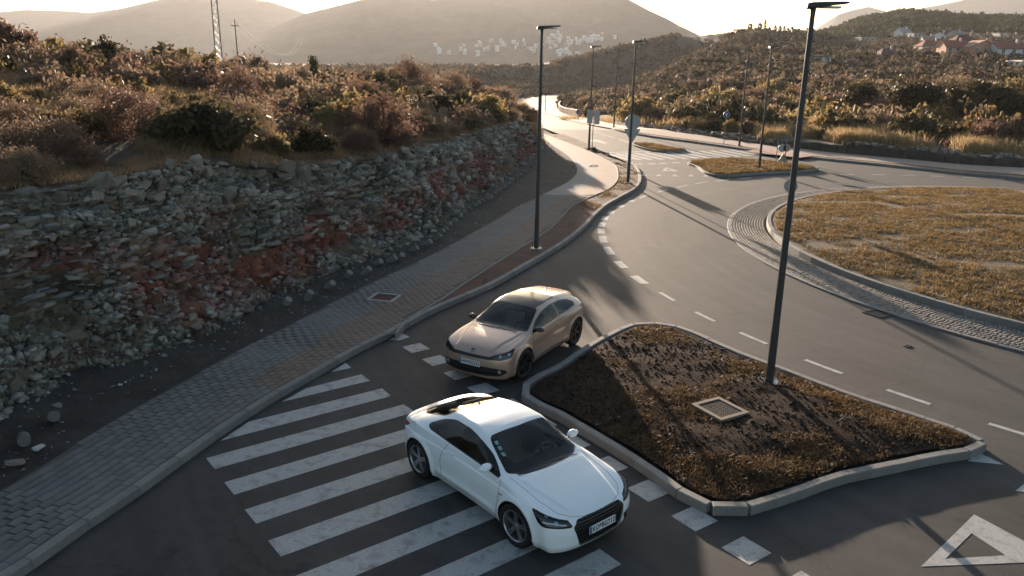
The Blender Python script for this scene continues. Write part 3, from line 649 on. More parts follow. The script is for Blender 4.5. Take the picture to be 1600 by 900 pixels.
# small rubble, past counting
def scatter_mesh(name, src, Pts, sizes, mt, parent=None, kind='stuff', rot3=True, colors=None, attr='tone', squash=None):
    sv = [np.array([v.co[:] for v in m.vertices]) for m in src]; sf = []
    for m in src:
        m.calc_loop_triangles(); a = np.zeros(len(m.loop_triangles)*3, np.int32); m.loop_triangles.foreach_get('vertices', a); sf.append(a.reshape(-1, 3))
    VV = []; FF = []; CC = []; n = 0
    for i, (p, s) in enumerate(zip(Pts, sizes)):
        k = rng.integers(len(src)); a, b, c = rng.uniform(0, 6.28, 3) if rot3 else (0, 0, rng.uniform(0, 6.28))
        ca_, sa = math.cos(c), math.sin(c); Rz = np.array([[ca_, -sa, 0], [sa, ca_, 0], [0, 0, 1]])
        if rot3: Rz = Rz @ np.array([[1, 0, 0], [0, math.cos(a), -math.sin(a)], [0, math.sin(a), math.cos(a)]])
        v = sv[k]*s; 
        if squash is not None: v = v*np.array([1, 1, squash[i]])
        VV.append(v @ Rz.T+p); FF.append(sf[k]+n); n += len(v)
        if colors is not None: CC.append(np.repeat(np.r_[colors[i], 1.][None], len(v), 0))
    o = obj(name, np.vstack(VV), np.vstack(FF), mt, parent)
    if colors is not None:
        ca = o.data.color_attributes.new(attr, 'FLOAT_COLOR', 'POINT'); ca.data.foreach_set('color', np.vstack(CC).ravel().astype(np.float32))
    if kind: o['kind'] = kind
    return o
peb = []
for i in range(4):
    q = np.random.default_rng(i); b = bmesh.new()
    for _ in range(8): v = q.normal(size=3); v /= np.linalg.norm(v); b.verts.new(v*np.array([1, .8, .6]))
    bmesh.ops.convex_hull(b, input=b.verts[:]); me = bpy.data.meshes.new('pebble'); b.to_mesh(me); b.free(); peb.append(me)
rubble_m = mat('rubble_stone', (.17, .165, .15), .95, attr='tone', noise=.25, nscale=8, bump=.5, bscale=30, bdist=.02)
CF = C.reshape(-1, 3)[sel]; TF_ = TT_.ravel()[sel]; NF = Nn.reshape(-1, 3)[sel]
flat_st = []
for i in range(8):
    q = np.random.default_rng(700+i); b = bmesh.new(); sx_ = q.uniform(.8, 1.2)
    for _ in range(11): v = q.normal(size=3); v /= np.abs(v).max()**.93*np.linalg.norm(v)**.07; b.verts.new(v*np.array([sx_, .75, .5]))
    bmesh.ops.convex_hull(b, input=b.verts[:]); bmesh.ops.delete(b, geom=[v for v in b.verts if not v.link_faces], context='VERTS'); me = bpy.data.meshes.new('stone'); b.to_mesh(me); b.free(); flat_st.append(me)
def face_stones(name, n, smin, smax, tlo, thi, sig, seed_thr, out, tl=.25, layer=0.):
    i = rng.integers(len(P3f), size=n*6); w_ = (pxf[i] > -30) & (pxf[i] < 870) & (rng.random(len(i)) < np.clip(19/P3f[i, 1], 0, 1)**1.1) & (TF_[i] > tlo) & (TF_[i] < thi) & (fbm(P3f[i, 0]*.8+P3f[i, 1]*.8, P3f[i, 2]*1.5, 3, seed_thr) > .38); i = i[w_][:n]
    s_ = np.clip(np.exp(rng.normal(math.log((smin*smax)**.5), sig, len(i))), smin, smax)*np.clip(P3f[i, 1]/22, .9, 1.7)
    cc = CF[i]*rng.uniform(.45, 1.6, len(i))[:, None]/np.array([.165, .142, .11]); pl_g = rng.random(len(i)) < .22; cc[pl_g] = (np.array([1., .98, .94])*rng.uniform(.7, 1.9, (pl_g.sum(), 1)))
    PP = P3f[i].copy(); al_ = np.zeros(len(i))
    if layer:
        u_ = PP[:, 0]*.5+PP[:, 1]*.85; q0_ = (fbm(u_*.15, u_*0, 2, 77)-.5)*1.2; PP[:, 2] = np.round((PP[:, 2]+q0_)/layer)*layer-q0_+rng.normal(0, .02, len(i))
        for j in range(len(i)): j_ = int(np.argmin((BL[::40, 0]-PP[j, 0])**2+(BL[::40, 1]-PP[j, 1])**2))*40; al_[j] = math.atan2(BN[j_][1], BN[j_][0])-math.pi/2
    # bedding stays near level: turn mostly about the vertical, lean a little
    VV = []; FF = []; CC = []; k0 = 0
    for j, (ii_, s0) in enumerate(zip(i, s_)):
        me = flat_st[rng.integers(8)]; v = np.array([q_.co[:] for q_ in me.vertices]) if me.name not in _vc else _vc[me.name]; _vc[me.name] = v
        if me.name not in _fc: me.calc_loop_triangles(); a_ = np.zeros(len(me.loop_triangles)*3, np.int32); me.loop_triangles.foreach_get('vertices', a_); _fc[me.name] = a_.reshape(-1, 3)
        e = (Matrix.Rotation(al_[j]+rng.normal(0, .2), 3, 'Z') @ Matrix.Diagonal((rng.uniform(.9, 1.8), 1, rng.uniform(.5, 1.05)))) if layer else Matrix.Rotation(rng.uniform(0, 6.3), 3, 'Z') if rng.random() < .7 else Matrix.Rotation(rng.uniform(0, 6.3), 3, (rng.normal(), rng.normal(), rng.normal()+.1)); e = Matrix.Rotation(rng.normal()*tl, 3, 'X') @ Matrix.Rotation(rng.normal()*tl, 3, 'Y') @ e
        VV.append(v*s0 @ np.array(e).T+PP[j]+NF[ii_]*s0*out); f_ = _fc[me.name]; FF.append(f_+k0); k0 += len(v); CC.append(np.repeat(np.r_[cc[j], 1.][None], len(v), 0))
    o = obj(name, np.vstack(VV), np.vstack(FF), rubble_m, rock_face); ca = o.data.color_attributes.new('tone', 'FLOAT_COLOR', 'POINT'); ca.data.foreach_set('color', np.vstack(CC).ravel().astype(np.float32)); o['kind'] = 'stuff'
_vc = {}; _fc = {}
rubble_m = mat('rubble_stone', (.19, .150, .105), .95, attr='tone', noise=.25, nscale=8, bump=.5, bscale=30, bdist=.02, spec=.2)
face_stones('ledge_stones', 1500, .08, .20, .40, .99, .4, 210, .0, .06, .24); face_stones('broken_stones', 15000, .035, .14, .03, .97, .50, 211, .05, .35)
idx = rng.integers(len(P3f), size=5000); idx = idx[(pxf[idx] > -30) & (rng.random(len(idx)) < np.clip(20/P3f[idx, 1], 0, 1))]
sz = np.exp(rng.normal(-2.9, .5, len(idx))); cc = np.repeat(rng.uniform(.45, 1.6, len(idx))[:, None], 3, 1); rr = rng.random(len(idx)) < .15; cc[rr] *= np.array([1.2, .5, .4])
scatter_mesh('rubble', peb, P3f[idx], np.clip(sz, .03, .17), rubble_m, rock_face, colors=cc)

# ---------------------------------------------------------------- soil between pavement and rock
sp = [tuple(p[:2]) for p in wI if p[1] < 66]+[(2.4, 66.0)]+[(p[0]-n[0]*-.6, p[1]-n[1]*-.6) for p, n in list(zip(BL, BN))[::20][::-1] if p[1] < 64]
sp = [(-8.6, 3.)]*0+sp
def strip(P, d):
    db = pdist(P, BL[::8]); return .13+.03*np.minimum(d/.3, 1)*0+.10*(fbm(P[:, 0]*1.3, P[:, 1]*1.3, 4, 13)-.4)*np.minimum(d/.4, 1)+.22*np.exp(-(db/.5)**2)
verge_m = mat('strip_soil', (.05, .045, .038), .95, noise=.5, nscale=1.2, col2=(.026, .022, .019), bump=1, bscale=22, bdist=.06)
sheet('soil_strip', sp, verge_m, strip, .22)
q = np.array(sp); lo, hi = q.min(0), q.max(0); pts = rng.uniform(lo, hi, (26000, 2)); pts = pts[pip(pts, q)]; dd = pdist(pts, BL[::8]); dw = pdist(pts, wI)
pts = pts[(rng.random(len(pts)) < np.clip(.75*np.exp(-dd/.7)+.10+.35*(fbm(pts[:, 0]*.6, pts[:, 1]*.6, 3, 9) > .55), 0, 1)) & (dw > .12)]
zs = strip(pts, np.full(len(pts), .4)); sz = np.clip(np.exp(rng.normal(-3.5, .5, len(pts))), .012, .11)
cc = np.repeat(rng.uniform(.5, 1.7, len(pts))[:, None], 3, 1)
scatter_mesh('gravel', peb, np.c_[pts, zs+.01], sz, rubble_m, colors=cc)
o = bpy.data.objects['gravel']; tag(o, 'loose gravel and stone chips along the foot of the rock cut', 'gravel')
# single loose stones on the strip
for lab, x, y, wpx in (('white angular stone lying on dark soil beside a concrete cylinder at far left', 61, 699, 26), ('flat grey stone slab at the left edge near the pavement', 25, 722, 34), ('round pale pebble stone on the dark soil above the pavement bend', 188, 601, 9), ('smaller of two pale stones on the soil above the pavement', 196, 597, 7), ('flat long stone near the middle of the soil strip', 160, 615, 14)):
    p = U(x, y, .2); o = link('loose_stone', SG[rng.integers(10)].copy()); o.data.name = 'loose_stone'; o.location = p; s = wpx/1212*p[1]*.5; o.scale = (s*1.1, s*.8, s*.6 if 'flat' not in lab else s*.25); o.rotation_euler = (.1, .1, rng.uniform(0, 3)); tag(o, lab, 'stone')
    if 'white' in lab or 'pale' in lab: o.data.materials[0] = mat('white_stone', (.42, .42, .40), .85, noise=.2, nscale=4)
# concrete test cylinders along the foot
cyl_m = mat('cylinder_concrete', (.15, .143, .128), .85, noise=.2, nscale=8, objrand=.2)
cm = MB().lathe([(.0, -.16), (.088, -.16), (.09, -.15), (.09, .15), (.088, .16), (0, .16)], Matrix(), 18).mesh('concrete_cylinder', cyl_m, smooth=False)
cyl = [(37, 686, 'leftmost grey concrete cylinder lying on the soil beside a white stone'), (84, 651, 'grey concrete cylinder tilted on the soil under the rock cut')]
rest_c = [(447, 474), (482, 463), (515, 446), (543, 431), (572, 424), (590, 411), (612, 406), (625, 402), (646, 390), (668, 380), (684, 372), (689, 364), (694, 361), (700, 353), (709, 347), (717, 340), (724, 334), (731, 329), (739, 323), (746, 320), (752, 317), (758, 313), (765, 310), (772, 306), (778, 299), (786, 294), (793, 289), (800, 283), (806, 279), (812, 276), (818, 271), (824, 266), (830, 260), (835, 255)]
for i, (x, y, *l) in enumerate(cyl+[(a, b) for a, b in rest_c]):
    p = U(x, y, .30); o = link('concrete_cylinder', cm); o.location = (p[0], p[1], p[2]); a = math.atan2(BN[min(int(np.argmin((BL[:, 0]-p[0])**2+(BL[:, 1]-p[1])**2)), len(BN)-1)][1], BN[min(int(np.argmin((BL[:, 0]-p[0])**2+(BL[:, 1]-p[1])**2)), len(BN)-1)][0])
    o.rotation_euler = (0, R(rng.uniform(62, 80) if i < 2 else rng.uniform(30, 60)), (a+math.pi if i > 1 else R(-60+10*i))+rng.uniform(-.25, .25)); o.scale = (1.15, 1.15, 1.1)
    tag(o, l[0] if l else 'grey concrete cylinder in the row leaning along the foot of the rock cut', 'concrete cylinder', 'concrete cylinders along the foot of the rock')
# ---------------------------------------------------------------- hillside above the rock cut
Ee = [(x, y, z) for (x, y), z in zip(E_, ez)]
cu = np.array([-500, -200, 0, 200, 400, 600, 700, 760, 800, 830, 850, 856.])
def near_edge(u):      # depth of the edge along a picture column
    m = E_[:, 1] < 62.5; o = np.argsort(eu[m]); return np.interp(u, eu[m][o], E_[:, 1][m][o]), np.interp(u, eu[m][o], ez[m][o])
Yr = np.array([40, 45, 48, 55, 65, 80, 86, 86, 78, 66, 61, 60.])
yr_ = np.array([80, 82, 86, 104, 122, 132, 140, 150, 162, 171, 178, 180.])
Zr = z_from_y(cu, Yr, yr_)
def plateau(u, Y):
    ye, ze = near_edge(u); yr = np.interp(u, cu, Yr); zr_ = np.interp(u, cu, Zr)
    t = np.clip((Y-ye)/np.maximum(yr-ye, .5), 0, 1); t = .65*t+.35*t*t*(3-2*t)
    z = ze+(zr_-ze)*t
    over = np.clip(Y-yr, 0, 400); rate = np.interp(u, [0, 600, 760, 850], [.05, .08, .35, .8]); z = z-over*rate
    return np.maximum(z, -1.5)
def plateau_xy(x, y):
    u = colu(x, y); z = plateau(u, y); return z+.5*(fbm(x*.25, y*.25, 4, 71)-.45)+.18*(fbm(x*1.3, y*1.3, 3, 72)-.45)
uu = np.linspace(-520, 856, 200); tt = np.linspace(0, 1, 110)**1.3
UU, TTt = np.meshgrid(uu, tt, indexing='ij'); ye, _ = near_edge(UU); Ymx = np.interp(UU, [-500, 600, 760, 800, 856], [120, 150, 96, 84, 66]); YY = ye-.15+(Ymx-ye)*TTt; XX = (UU-806)/1263*YY
ZZ = plateau_xy(XX, YY); 
in_ = pip(np.stack([XX.ravel(), YY.ravel()], 1), np.vstack([E_[::10], [(-200, 130), (-200, 3)]])).reshape(XX.shape); w_ = np.clip((YY-ye)/1.0, 0, 1); ZZ = ZZ*w_+(near_edge(UU)[1]-.05)*(1-w_); ZZ = np.where(in_ | (YY < 57), ZZ, -1.5)
hillside = tag(obj('hillside', np.stack([XX, YY, ZZ], -1).reshape(-1, 3), grid_faces(200, 110)[:, ::-1].copy(), hill_soil, None, True), kind='structure')
def ray_hit(x, y, fz, Y0=8, Y1=1200):
    d = ray(x, y); Y = np.geomspace(Y0, Y1, 4000); X = d[0]/d[1]*Y; Z = CAM_H+d[2]/d[1]*Y; h = fz(X, Y); i = np.argmax(Z < h); return np.array([X[i], Y[i], h[i]]) if (Z < h).any() else None

# ---------------------------------------------------------------- land on the right and beyond, one sheet to the horizon
cols = {858: [(112, 160), (160, 150), (200, 140), (300, 118), (450, 101), (700, 97)], 905: [(108, 176), (130, 160), (170, 140), (220, 122), (320, 100), (440, 88), (700, 92)], 950: [(90, 189), (110, 168), (150, 140), (220, 112), (320, 90), (430, 75), (700, 85)],
 1050: [(76, 205), (90, 182), (120, 152), (200, 110), (300, 78), (420, 52), (600, 65), (900, 80)], 1150: [(68, 213), (75, 200), (100, 166), (150, 128), (220, 100), (320, 72), (420, 48), (600, 65), (900, 80)],
 1250: [(60, 227), (68, 208), (90, 172), (140, 132), (220, 98), (320, 76), (420, 55), (600, 66), (900, 80)], 1290: [(58, 232), (65, 212), (88, 174), (135, 134), (210, 102), (310, 80), (450, 65), (650, 51), (900, 66)],
 1350: [(56, 236), (62, 218), (85, 177), (130, 137), (200, 107), (300, 84), (450, 66), (650, 30), (900, 50)], 1400: [(55, 240), (61, 221), (83, 180), (125, 140), (190, 108), (270, 84), (330, 74), (450, 60), (650, 22), (900, 45)],
 1480: [(53, 248), (59, 226), (78, 187), (117, 146), (177, 111), (238, 89), (320, 72), (450, 55), (650, 29), (900, 45)], 1600: [(50, 260), (56, 238), (75, 192), (110, 152), (170, 116), (230, 93), (300, 78), (420, 58), (650, 33), (900, 50)],
 1850: [(46, 284), (52, 255), (70, 205), (105, 160), (165, 122), (225, 98), (300, 82), (420, 60), (650, 36), (900, 52)], 2600: [(38, 330), (52, 280), (70, 225), (105, 175), (165, 135), (225, 110), (300, 95), (420, 75), (650, 50), (900, 62)]}
ck = sorted(cols); YG = np.geomspace(20, 900, 240); tab = []
pFc = pF[pF[:, 1].argsort()]
for u in ck:
    a = np.array(cols[u], float); z = z_from_y(u, a[:, 0], a[:, 1]); z[1:] -= np.clip((a[1:, 0]-a[0, 0])/30, 0, 1)*np.interp(a[1:, 0], [200, 400], [1.8, .9]); z[0] = min(z[0], float(rz(a[0, 0]))+.1)
    zz_ = np.interp(YG, a[:, 0], z); zz_ = np.where(YG < a[0, 0], rz(YG)-.12, zz_)
    tab.append(zz_)
tab = np.array(tab); 
def start_Y(u):
    m = pF[:, 1] < 118; q = pF[m]; uq = colu(q[:, 0], q[:, 1]); o = np.argsort(uq); return np.interp(u, uq[o], q[o, 1])
def land(x, y):
    x = np.asarray(x, float); y = np.asarray(y, float); u = np.clip(colu(x, y), 0, 2600); yc = np.clip(y, 20, 899)
    gi = np.interp(np.log(yc), np.log(YG), np.arange(len(YG))); gj = np.interp(u, ck, np.arange(len(ck)))
    i = np.clip(gi.astype(int), 0, len(YG)-2); j = np.clip(gj.astype(int), 0, len(ck)-2); a = gi-i; b = gj-j
    z = (tab[j, i]*(1-a)+tab[j, i+1]*a)*(1-b)+(tab[j+1, i]*(1-a)+tab[j+1, i+1]*a)*b
    sy = start_Y(u); z = np.where((y < sy+.25) & (u > 858), rz(y)-.12, np.maximum(z, np.where((u > 900) & (y < sy+30), rz(y)+.25, -60)))
    left = z_from_y(np.clip(u, 0, 858), y, np.interp(y, [100, 160, 200, 300, 450, 700], [171, 152, 141, 120, 103, 99]))-1.0
    zl = np.where(y < 112, rz(y)-.12, np.minimum(left, 5))
    bl = np.clip((u-835)/25, 0, 1); z = z*bl+zl*(1-bl)
    # keep clear of the far road
    dr_ = RD(x, y); z = np.where(dr_ < 8, np.minimum(z, rz(y)-.15), np.minimum(z, rz(y)-.15+np.clip(dr_-8, 0, 22)*.13+np.clip(dr_-30, 0, 900)*.5))
    n = np.clip((y-sy-3)/15, 0, 1)*(.9*(fbm(x*.06, y*.06, 4, 90)-.45)*np.clip(y/80, 0, 3)+.3*(fbm(x*.5, y*.5, 3, 91)-.45)); z = z+n*(dr_ > 10)*(y > 60)*(u > 850)
    far = np.clip((y-850)/600, 0, 1); return z*(1-far)+(-4.)*far
_cl = np.array([p[:2] for p in US([(900, 147), (868, 151), (842, 156), (833, 166), (838, 177), (858, 190)])]); _cl = smooth_line(_cl, 3.)
def RD(x, y):
    sh = np.shape(x); P_ = np.stack([np.ravel(x), np.ravel(y)], 1); d = np.full(len(P_), 300.)
    m = (P_[:, 1] > 84) & (P_[:, 1] < 900) & (np.abs(P_[:, 0]) < 260)
    if m.any(): d[m] = pdist(P_[m], _cl)
    return d.reshape(sh)
ug = np.unique(np.r_[np.linspace(-1400, 800, 90), np.linspace(800, 1700, 230), np.linspace(1700, 3200, 60)]); yg = np.unique(np.r_[np.geomspace(1.2, 40, 20), np.geomspace(40, 130, 130), np.geomspace(130, 900, 130), np.geomspace(900, 9000, 16)])
UG, YGG = np.meshgrid(ug, yg, indexing='ij'); XG = (UG-806)/1263*YGG; ZG = land(XG, YGG)
land_m = mat('scrub_ground', (.075, .055, .035), .95, noise=.4, nscale=.08, col2=(.045, .036, .022), bump=1, bscale=1.2, bdist=.5)
V = np.stack([XG, YGG, ZG], -1).reshape(-1, 3); F = grid_faces(len(ug), len(yg))[:, ::-1].copy(); n0 = len(V)
V = np.vstack([V, [(-4000, -3000, -.4), (4000, -3000, -.4), (4000, 2, -.4), (-4000, 2, -.4)]]); F = np.vstack([F, [[n0, n0+1, n0+2, n0+3]]]).astype(np.int32)
tag(obj('ground', V, F, land_m, None, True), kind='structure')
# ---------------------------------------------------------------- mountains
MG = []
def mountain(name, ridge, R0, R1, yfoot, m, amp=.06, k=0, u0=-700, u1=2300, pw=1.4):
    us = np.linspace(u0, u1, 300); ry = np.interp(us, [p[0] for p in ridge], [p[1] for p in ridge]); tt = np.linspace(0, 1, 60)
    A, B = np.meshgrid(us, tt, indexing='ij'); Y = R0+(R1-R0)*B; zt = z_from_y(us, R1, ry)[:, None]; zb = z_from_y(us, R0, yfoot)[:, None]-12
    prof = B**pw; Z = zb+(zt-zb)*prof; Z = Z+(fbm(A*.012+k, B*3+k, 5, k)-.47)*(zt-zb)*amp*6*np.sin(np.pi*np.clip(B, 0, 1))
    X = (A-806)/1263*Y; 
    # far slope
    X2 = (us-806)/1263*(R1*1.15); V = np.concatenate([np.stack([X, Y, Z], -1), np.stack([X2, np.full_like(X2, R1*1.15), zb[:, 0]-60], -1)[:, None]], 1)
    MG.append(V[:, :60].reshape(-1, 3))
    return tag(obj(name, V.reshape(-1, 3), grid_faces(300, 61)[:, ::-1].copy(), m, None, True), kind='structure')
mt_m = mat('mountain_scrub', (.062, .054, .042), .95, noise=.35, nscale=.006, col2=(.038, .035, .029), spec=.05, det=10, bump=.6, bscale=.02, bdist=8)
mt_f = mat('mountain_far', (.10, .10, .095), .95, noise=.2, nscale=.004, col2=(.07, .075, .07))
mountain('mountain', [(-700, 30), (-100, 24), (0, 23), (50, 19), (120, 21), (150, 23.5), (200, 17), (250, 6), (280, 0), (330, -8), (360, -4), (383, 1), (430, 8), (480, 24), (540, 45), (650, 75), (750, 95)], 2000, 3300, 96, mt_m, k=3, u1=750, u0=-700)
mountain('mountain', [(250, 112), (360, 82), (395, 60), (430, 45), (480, 25), (520, 16), (567, 5), (613, 2), (680, 5), (720, 2), (763, 2), (823, 1), (850, -4), (900, -12), (940, -10), (967, 0), (1007, 20), (1040, 34), (1057, 43), (1100, 62), (1160, 100)], 1500, 2500, 98, mt_m, k=8, u0=250, u1=1160)
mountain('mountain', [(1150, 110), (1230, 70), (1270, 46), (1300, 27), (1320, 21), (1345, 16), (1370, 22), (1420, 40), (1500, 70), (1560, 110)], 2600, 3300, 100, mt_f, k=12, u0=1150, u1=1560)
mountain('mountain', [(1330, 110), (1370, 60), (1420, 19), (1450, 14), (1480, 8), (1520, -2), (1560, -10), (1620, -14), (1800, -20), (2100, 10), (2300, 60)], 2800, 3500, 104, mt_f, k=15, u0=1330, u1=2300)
# ---------------------------------------------------------------- air
ha = bpy.data.materials.new('haze'); ha.use_nodes = True; t = ha.node_tree; t.nodes.remove(t.nodes['Principled BSDF'])
pv = t.nodes.new('ShaderNodeVolumePrincipled'); pv.inputs['Color'].default_value = (.92, .93, .95, 1); pv.inputs['Density'].default_value = .6e-4; pv.inputs['Anisotropy'].default_value = .35
t.links.new(pv.outputs[0], t.nodes['Material Output'].inputs['Volume'])
hz = MB().box((-4200, -3100, -120), (4600, 9100, 345)).build('haze', ha); hz['kind'] = 'stuff'
# ================================================================ cars
def pch(x, xs, ys):      # monotone-ish cubic through points
    xs = np.asarray(xs, float); ys = np.asarray(ys, float); h = np.diff(xs); d = np.diff(ys)/h; m = np.zeros(len(xs))
    for i in range(1, len(xs)-1):
        if d[i-1]*d[i] > 0: w1 = 2*h[i]+h[i-1]; w2 = h[i]+2*h[i-1]; m[i] = (w1+w2)/(w1/d[i-1]+w2/d[i])
    m[0] = d[0]; m[-1] = d[-1]
    x = np.clip(x, xs[0], xs[-1]); i = np.clip(np.searchsorted(xs, x)-1, 0, len(xs)-2); t = (x-xs[i])/h[i]
    return ys[i]*(1+2*t)*(1-t)**2+h[i]*m[i]*t*(1-t)**2+ys[i+1]*t*t*(3-2*t)+h[i]*m[i+1]*t*t*(t-1)
def smax(a, b, k): 
    h = np.clip(k-np.abs(a-b), 0, None)/k; return np.maximum(a, b)+h*h*k*.25
def sst(x, a, b): t = np.clip((x-a)/(b-a), 0, 1); return t*t*(3-2*t)

class Shape: pass
def tt_shape():
    s = Shape(); s.wb = 2.505; s.rw = .345; s.tw = .80
    s.topx = [-2.12, -2.02, -1.90, -1.76, -1.52, -1.22, -.9, -.55, -.20, .13, .48, .92, 1.06, 1.32, 1.62, 1.85, 2.0, 2.08, 2.14]
    s.topz = [.78, .84, .915, .945, 1.035, 1.155, 1.255, 1.312, 1.326, 1.30, 1.185, .955, .920, .870, .81, .745, .68, .62, .50]
    s.Wx = [-2.1, -1.75, -1.25, -.6, .2, .9, 1.25, 1.7, 2.0, 2.2]; s.Wy = [.76, .865, .916, .892, .885, .900, .915, .885, .84, .78]
    s.zbx = [-2.0, -1.4, -.8, .8, 2]; s.zbz = [.93, .945, .93, .89, .80]
    s.cant = [(-2.0, .58), (-1.5, .53), (-.9, .54), (0, .60), (.9, .70), (2, .7)]      # half width at cant height
    s.zct = [(-2.0, .95), (-1.5, 1.00), (-.9, 1.18), (-.3, 1.27), (.13, 1.25), (.9, .93), (2, .8)]
    s.nose = lambda y, z: pch(z, [.0, .18, .30, .45, .60, .72, .9], [1.96, 2.05, 2.11, 2.12, 2.085, 2.02, 1.95])-.10*y**2-.36*np.abs(y)**5
    s.tail = lambda y, z: -(pch(z, [0, .25, .45, .65, .8, .92, 1.1], [1.80, 1.89, 1.94, 1.95, 1.94, 1.925, 1.90])-.13*y**2-.34*np.abs(y)**6)
    def extra(x, y, z, w):
        w = w-.016*sst(z, .775, .80)*sst(x, -1.95, -1.6)*(1-sst(x, 1.75, 1.95))       # shoulder line
        w = w+.020*np.exp(-((z-.37)/.05)**2)*sst(-abs(x), -.85, -.6)-.03*(1-sst(z, .18, .30))
        return w
    s.extra = extra
    def hood(x, y):      # raised centre of the bonnet
        yc = np.interp(x, [.8, 1.3, 2.1], [.66, .60, .42]); return .020*(1-sst(np.abs(y), yc-.03, yc+.03))*sst(x, .95, 1.15)*(1-sst(x, 1.95, 2.08))
    s.hood = hood; s.crown = [(-2.1, .05), (-1.5, .09), (-.8, .11), (0, .13), (.6, .16), (.9, .07), (2.1, .06)]
    s.zbot = .17; s.flare = .026; s.k = .05
    return s
def vw_shape():
    s = Shape(); s.wb = 2.578; s.rw = .35; s.tw = .79
    s.topx = [-2.12, -2.0, -1.92, -1.76, -1.64, -1.54, -1.2, -.8, -.30, .12, .52, .98, 1.12, 1.38, 1.68, 1.95, 2.06, 2.12, 2.2]
    s.topz = [.80, .88, .97, 1.10, 1.215, 1.255, 1.315, 1.36, 1.378, 1.335, 1.195, .985, .955, .92, .87, .79, .73, .66, .52]
    s.Wx = [-2.1, -1.75, -1.3, -.6, .2, .9, 1.3, 1.7, 2.0, 2.2]; s.Wy = [.80, .875, .908, .872, .868, .880, .900, .875, .84, .80]
    s.zbx = [-2.0, -1.4, -.8, .8, 2]; s.zbz = [.99, 1.0, .96, .92, .84]
    s.cant = [(-2.0, .56), (-1.6, .55), (-.9, .56), (0, .60), (.95, .70), (2, .7)]
    s.zct = [(-2.0, 1.0), (-1.6, 1.18), (-.9, 1.285), (-.3, 1.305), (.12, 1.27), (.98, .95), (2, .84)]
    s.nose = lambda y, z: pch(z, [.0, .18, .30, .45, .60, .74, .9], [2.04, 2.10, 2.15, 2.155, 2.14, 2.08, 2.0])-.16*y**2-.34*np.abs(y)**5
    s.tail = lambda y, z: -(pch(z, [0, .25, .45, .65, .8, .95, 1.2, 1.35], [1.82, 1.92, 1.98, 1.98, 1.95, 1.92, 1.78, 1.70])-.18*y**2-.34*np.abs(y)**6)
    def extra(x, y, z, w):
        w = w-.020*np.exp(-((z-.60-.04*x)/.10)**2)*sst(-np.abs(x), -1.0, -.6)+.018*np.exp(-((z-.36)/.06)**2)*sst(-np.abs(x), -.95, -.6)
        w = w+.022*sst(z, .70, .86)*(1-sst(z, .88, .98))*(1-sst(x, -1.1, -.6))-.03*(1-sst(z, .18, .28)); return w
    s.extra = extra
    def hood(x, y):
        yc = np.interp(x, [.85, 1.3, 2.1], [.66, .60, .42]); return .022*(1-sst(np.abs(y), yc-.03, yc+.04))*sst(x, .85, 1.1)*(1-sst(x, 1.9, 2.08))
    s.hood = hood; s.crown = [(-2.1, .05), (-1.6, .08), (-.8, .10), (0, .12), (.6, .14), (.9, .07), (2.1, .06)]
    s.zbot = .18; s.flare = .022; s.k = .055
    return s
def car_field(s, P):
    x, y, z = P[..., 0], P[..., 1], P[..., 2]; ay = np.abs(y)
    top = pch(x, s.topx, s.topz)-np.interp(x, *zip(*s.crown))*ay**2.4+s.hood(x, y)
    W = pch(x, s.Wx, s.Wy); zb = np.interp(x, s.zbx, s.zbz); cy = np.interp(x, *zip(*s.cant)); cz = np.maximum(np.interp(x, *zip(*s.zct)), zb+.05)
    low = W-.045*np.clip((.52-z)/.35, 0, 1)**2-.055*np.clip((z-.60)/(zb-.60), 0, 1.0)**2
    wbelt = W-.055
    slope = (wbelt-.015-cy)/(cz-zb)
    upw = wbelt-.015-slope*(z-zb)+.02*np.sin(np.pi*np.clip((z-zb)/(cz-zb), 0, 1))
    k = .035; b = sst(z, zb-.02, zb+.02); w = low*(1-b)+upw*b
    w = s.extra(x, y, z, w)
    for cx in (-s.wb/2, s.wb/2):
        r = np.hypot(x-cx, z-s.rw); w = w+s.flare*np.exp(-((r-.40)/.045)**2)*(z > .1)
    f = smax(z-top, (ay-w)*.9, s.k)
    f = smax(f, x-s.nose(y, z), s.k*.8); f = smax(f, s.tail(y, z)-x, s.k*.8); f = smax(f, s.zbot-z, .03)
    return f
def car_mesh(s, na=560):
    hw = s.wb/2-.05
    # path parameter: fan at the tail, straight stations, fan at the nose
    nf = 96; phi = np.linspace(-89.93, 0, nf, endpoint=False); st = np.linspace(-hw, hw, 225); 
    ox = np.r_[np.full(nf, -hw), st, np.full(nf, hw)]; ph = np.radians(np.r_[phi, np.zeros(len(st)), -phi[::-1]])
    th = np.linspace(0, 2*np.pi, na, endpoint=False)
    OX, TH = np.meshgrid(ox, th, indexing='ij'); PH = np.meshgrid(ph, th, indexing='ij')[0]
    oz = .60; D = np.stack([np.sin(PH), np.cos(PH)*np.cos(TH), np.cos(PH)*np.sin(TH)], -1); O = np.stack([OX, 0*OX, 0*OX+oz], -1)
    lo = np.zeros(OX.shape); hi = np.full(OX.shape, 1.6)
    for _ in range(26):
        m = (lo+hi)/2; f = car_field(s, O+D*m[..., None]); lo = np.where(f < 0, m, lo); hi = np.where(f < 0, hi, m)
    P = O+D*lo[..., None]; n, m = OX.shape
    return P, n, m
def polysd(P2, poly):      # signed distance (negative inside) and nearest boundary point
    P2 = np.asarray(P2, float); L = np.vstack([poly, poly[:1]]).astype(float); d = np.full(len(P2), 1e9); Q = np.zeros_like(P2)
    for a, b in zip(L[:-1], L[1:]):
        ab = b-a; t = np.clip(((P2-a)@ab)/(ab@ab), 0, 1); q = a+t[:, None]*ab; e = np.hypot(*(P2-q).T); c = e < d; d[c] = e[c]; Q[c] = q[c]
    ins = pip(P2, poly); return np.where(ins, -d, d), Q
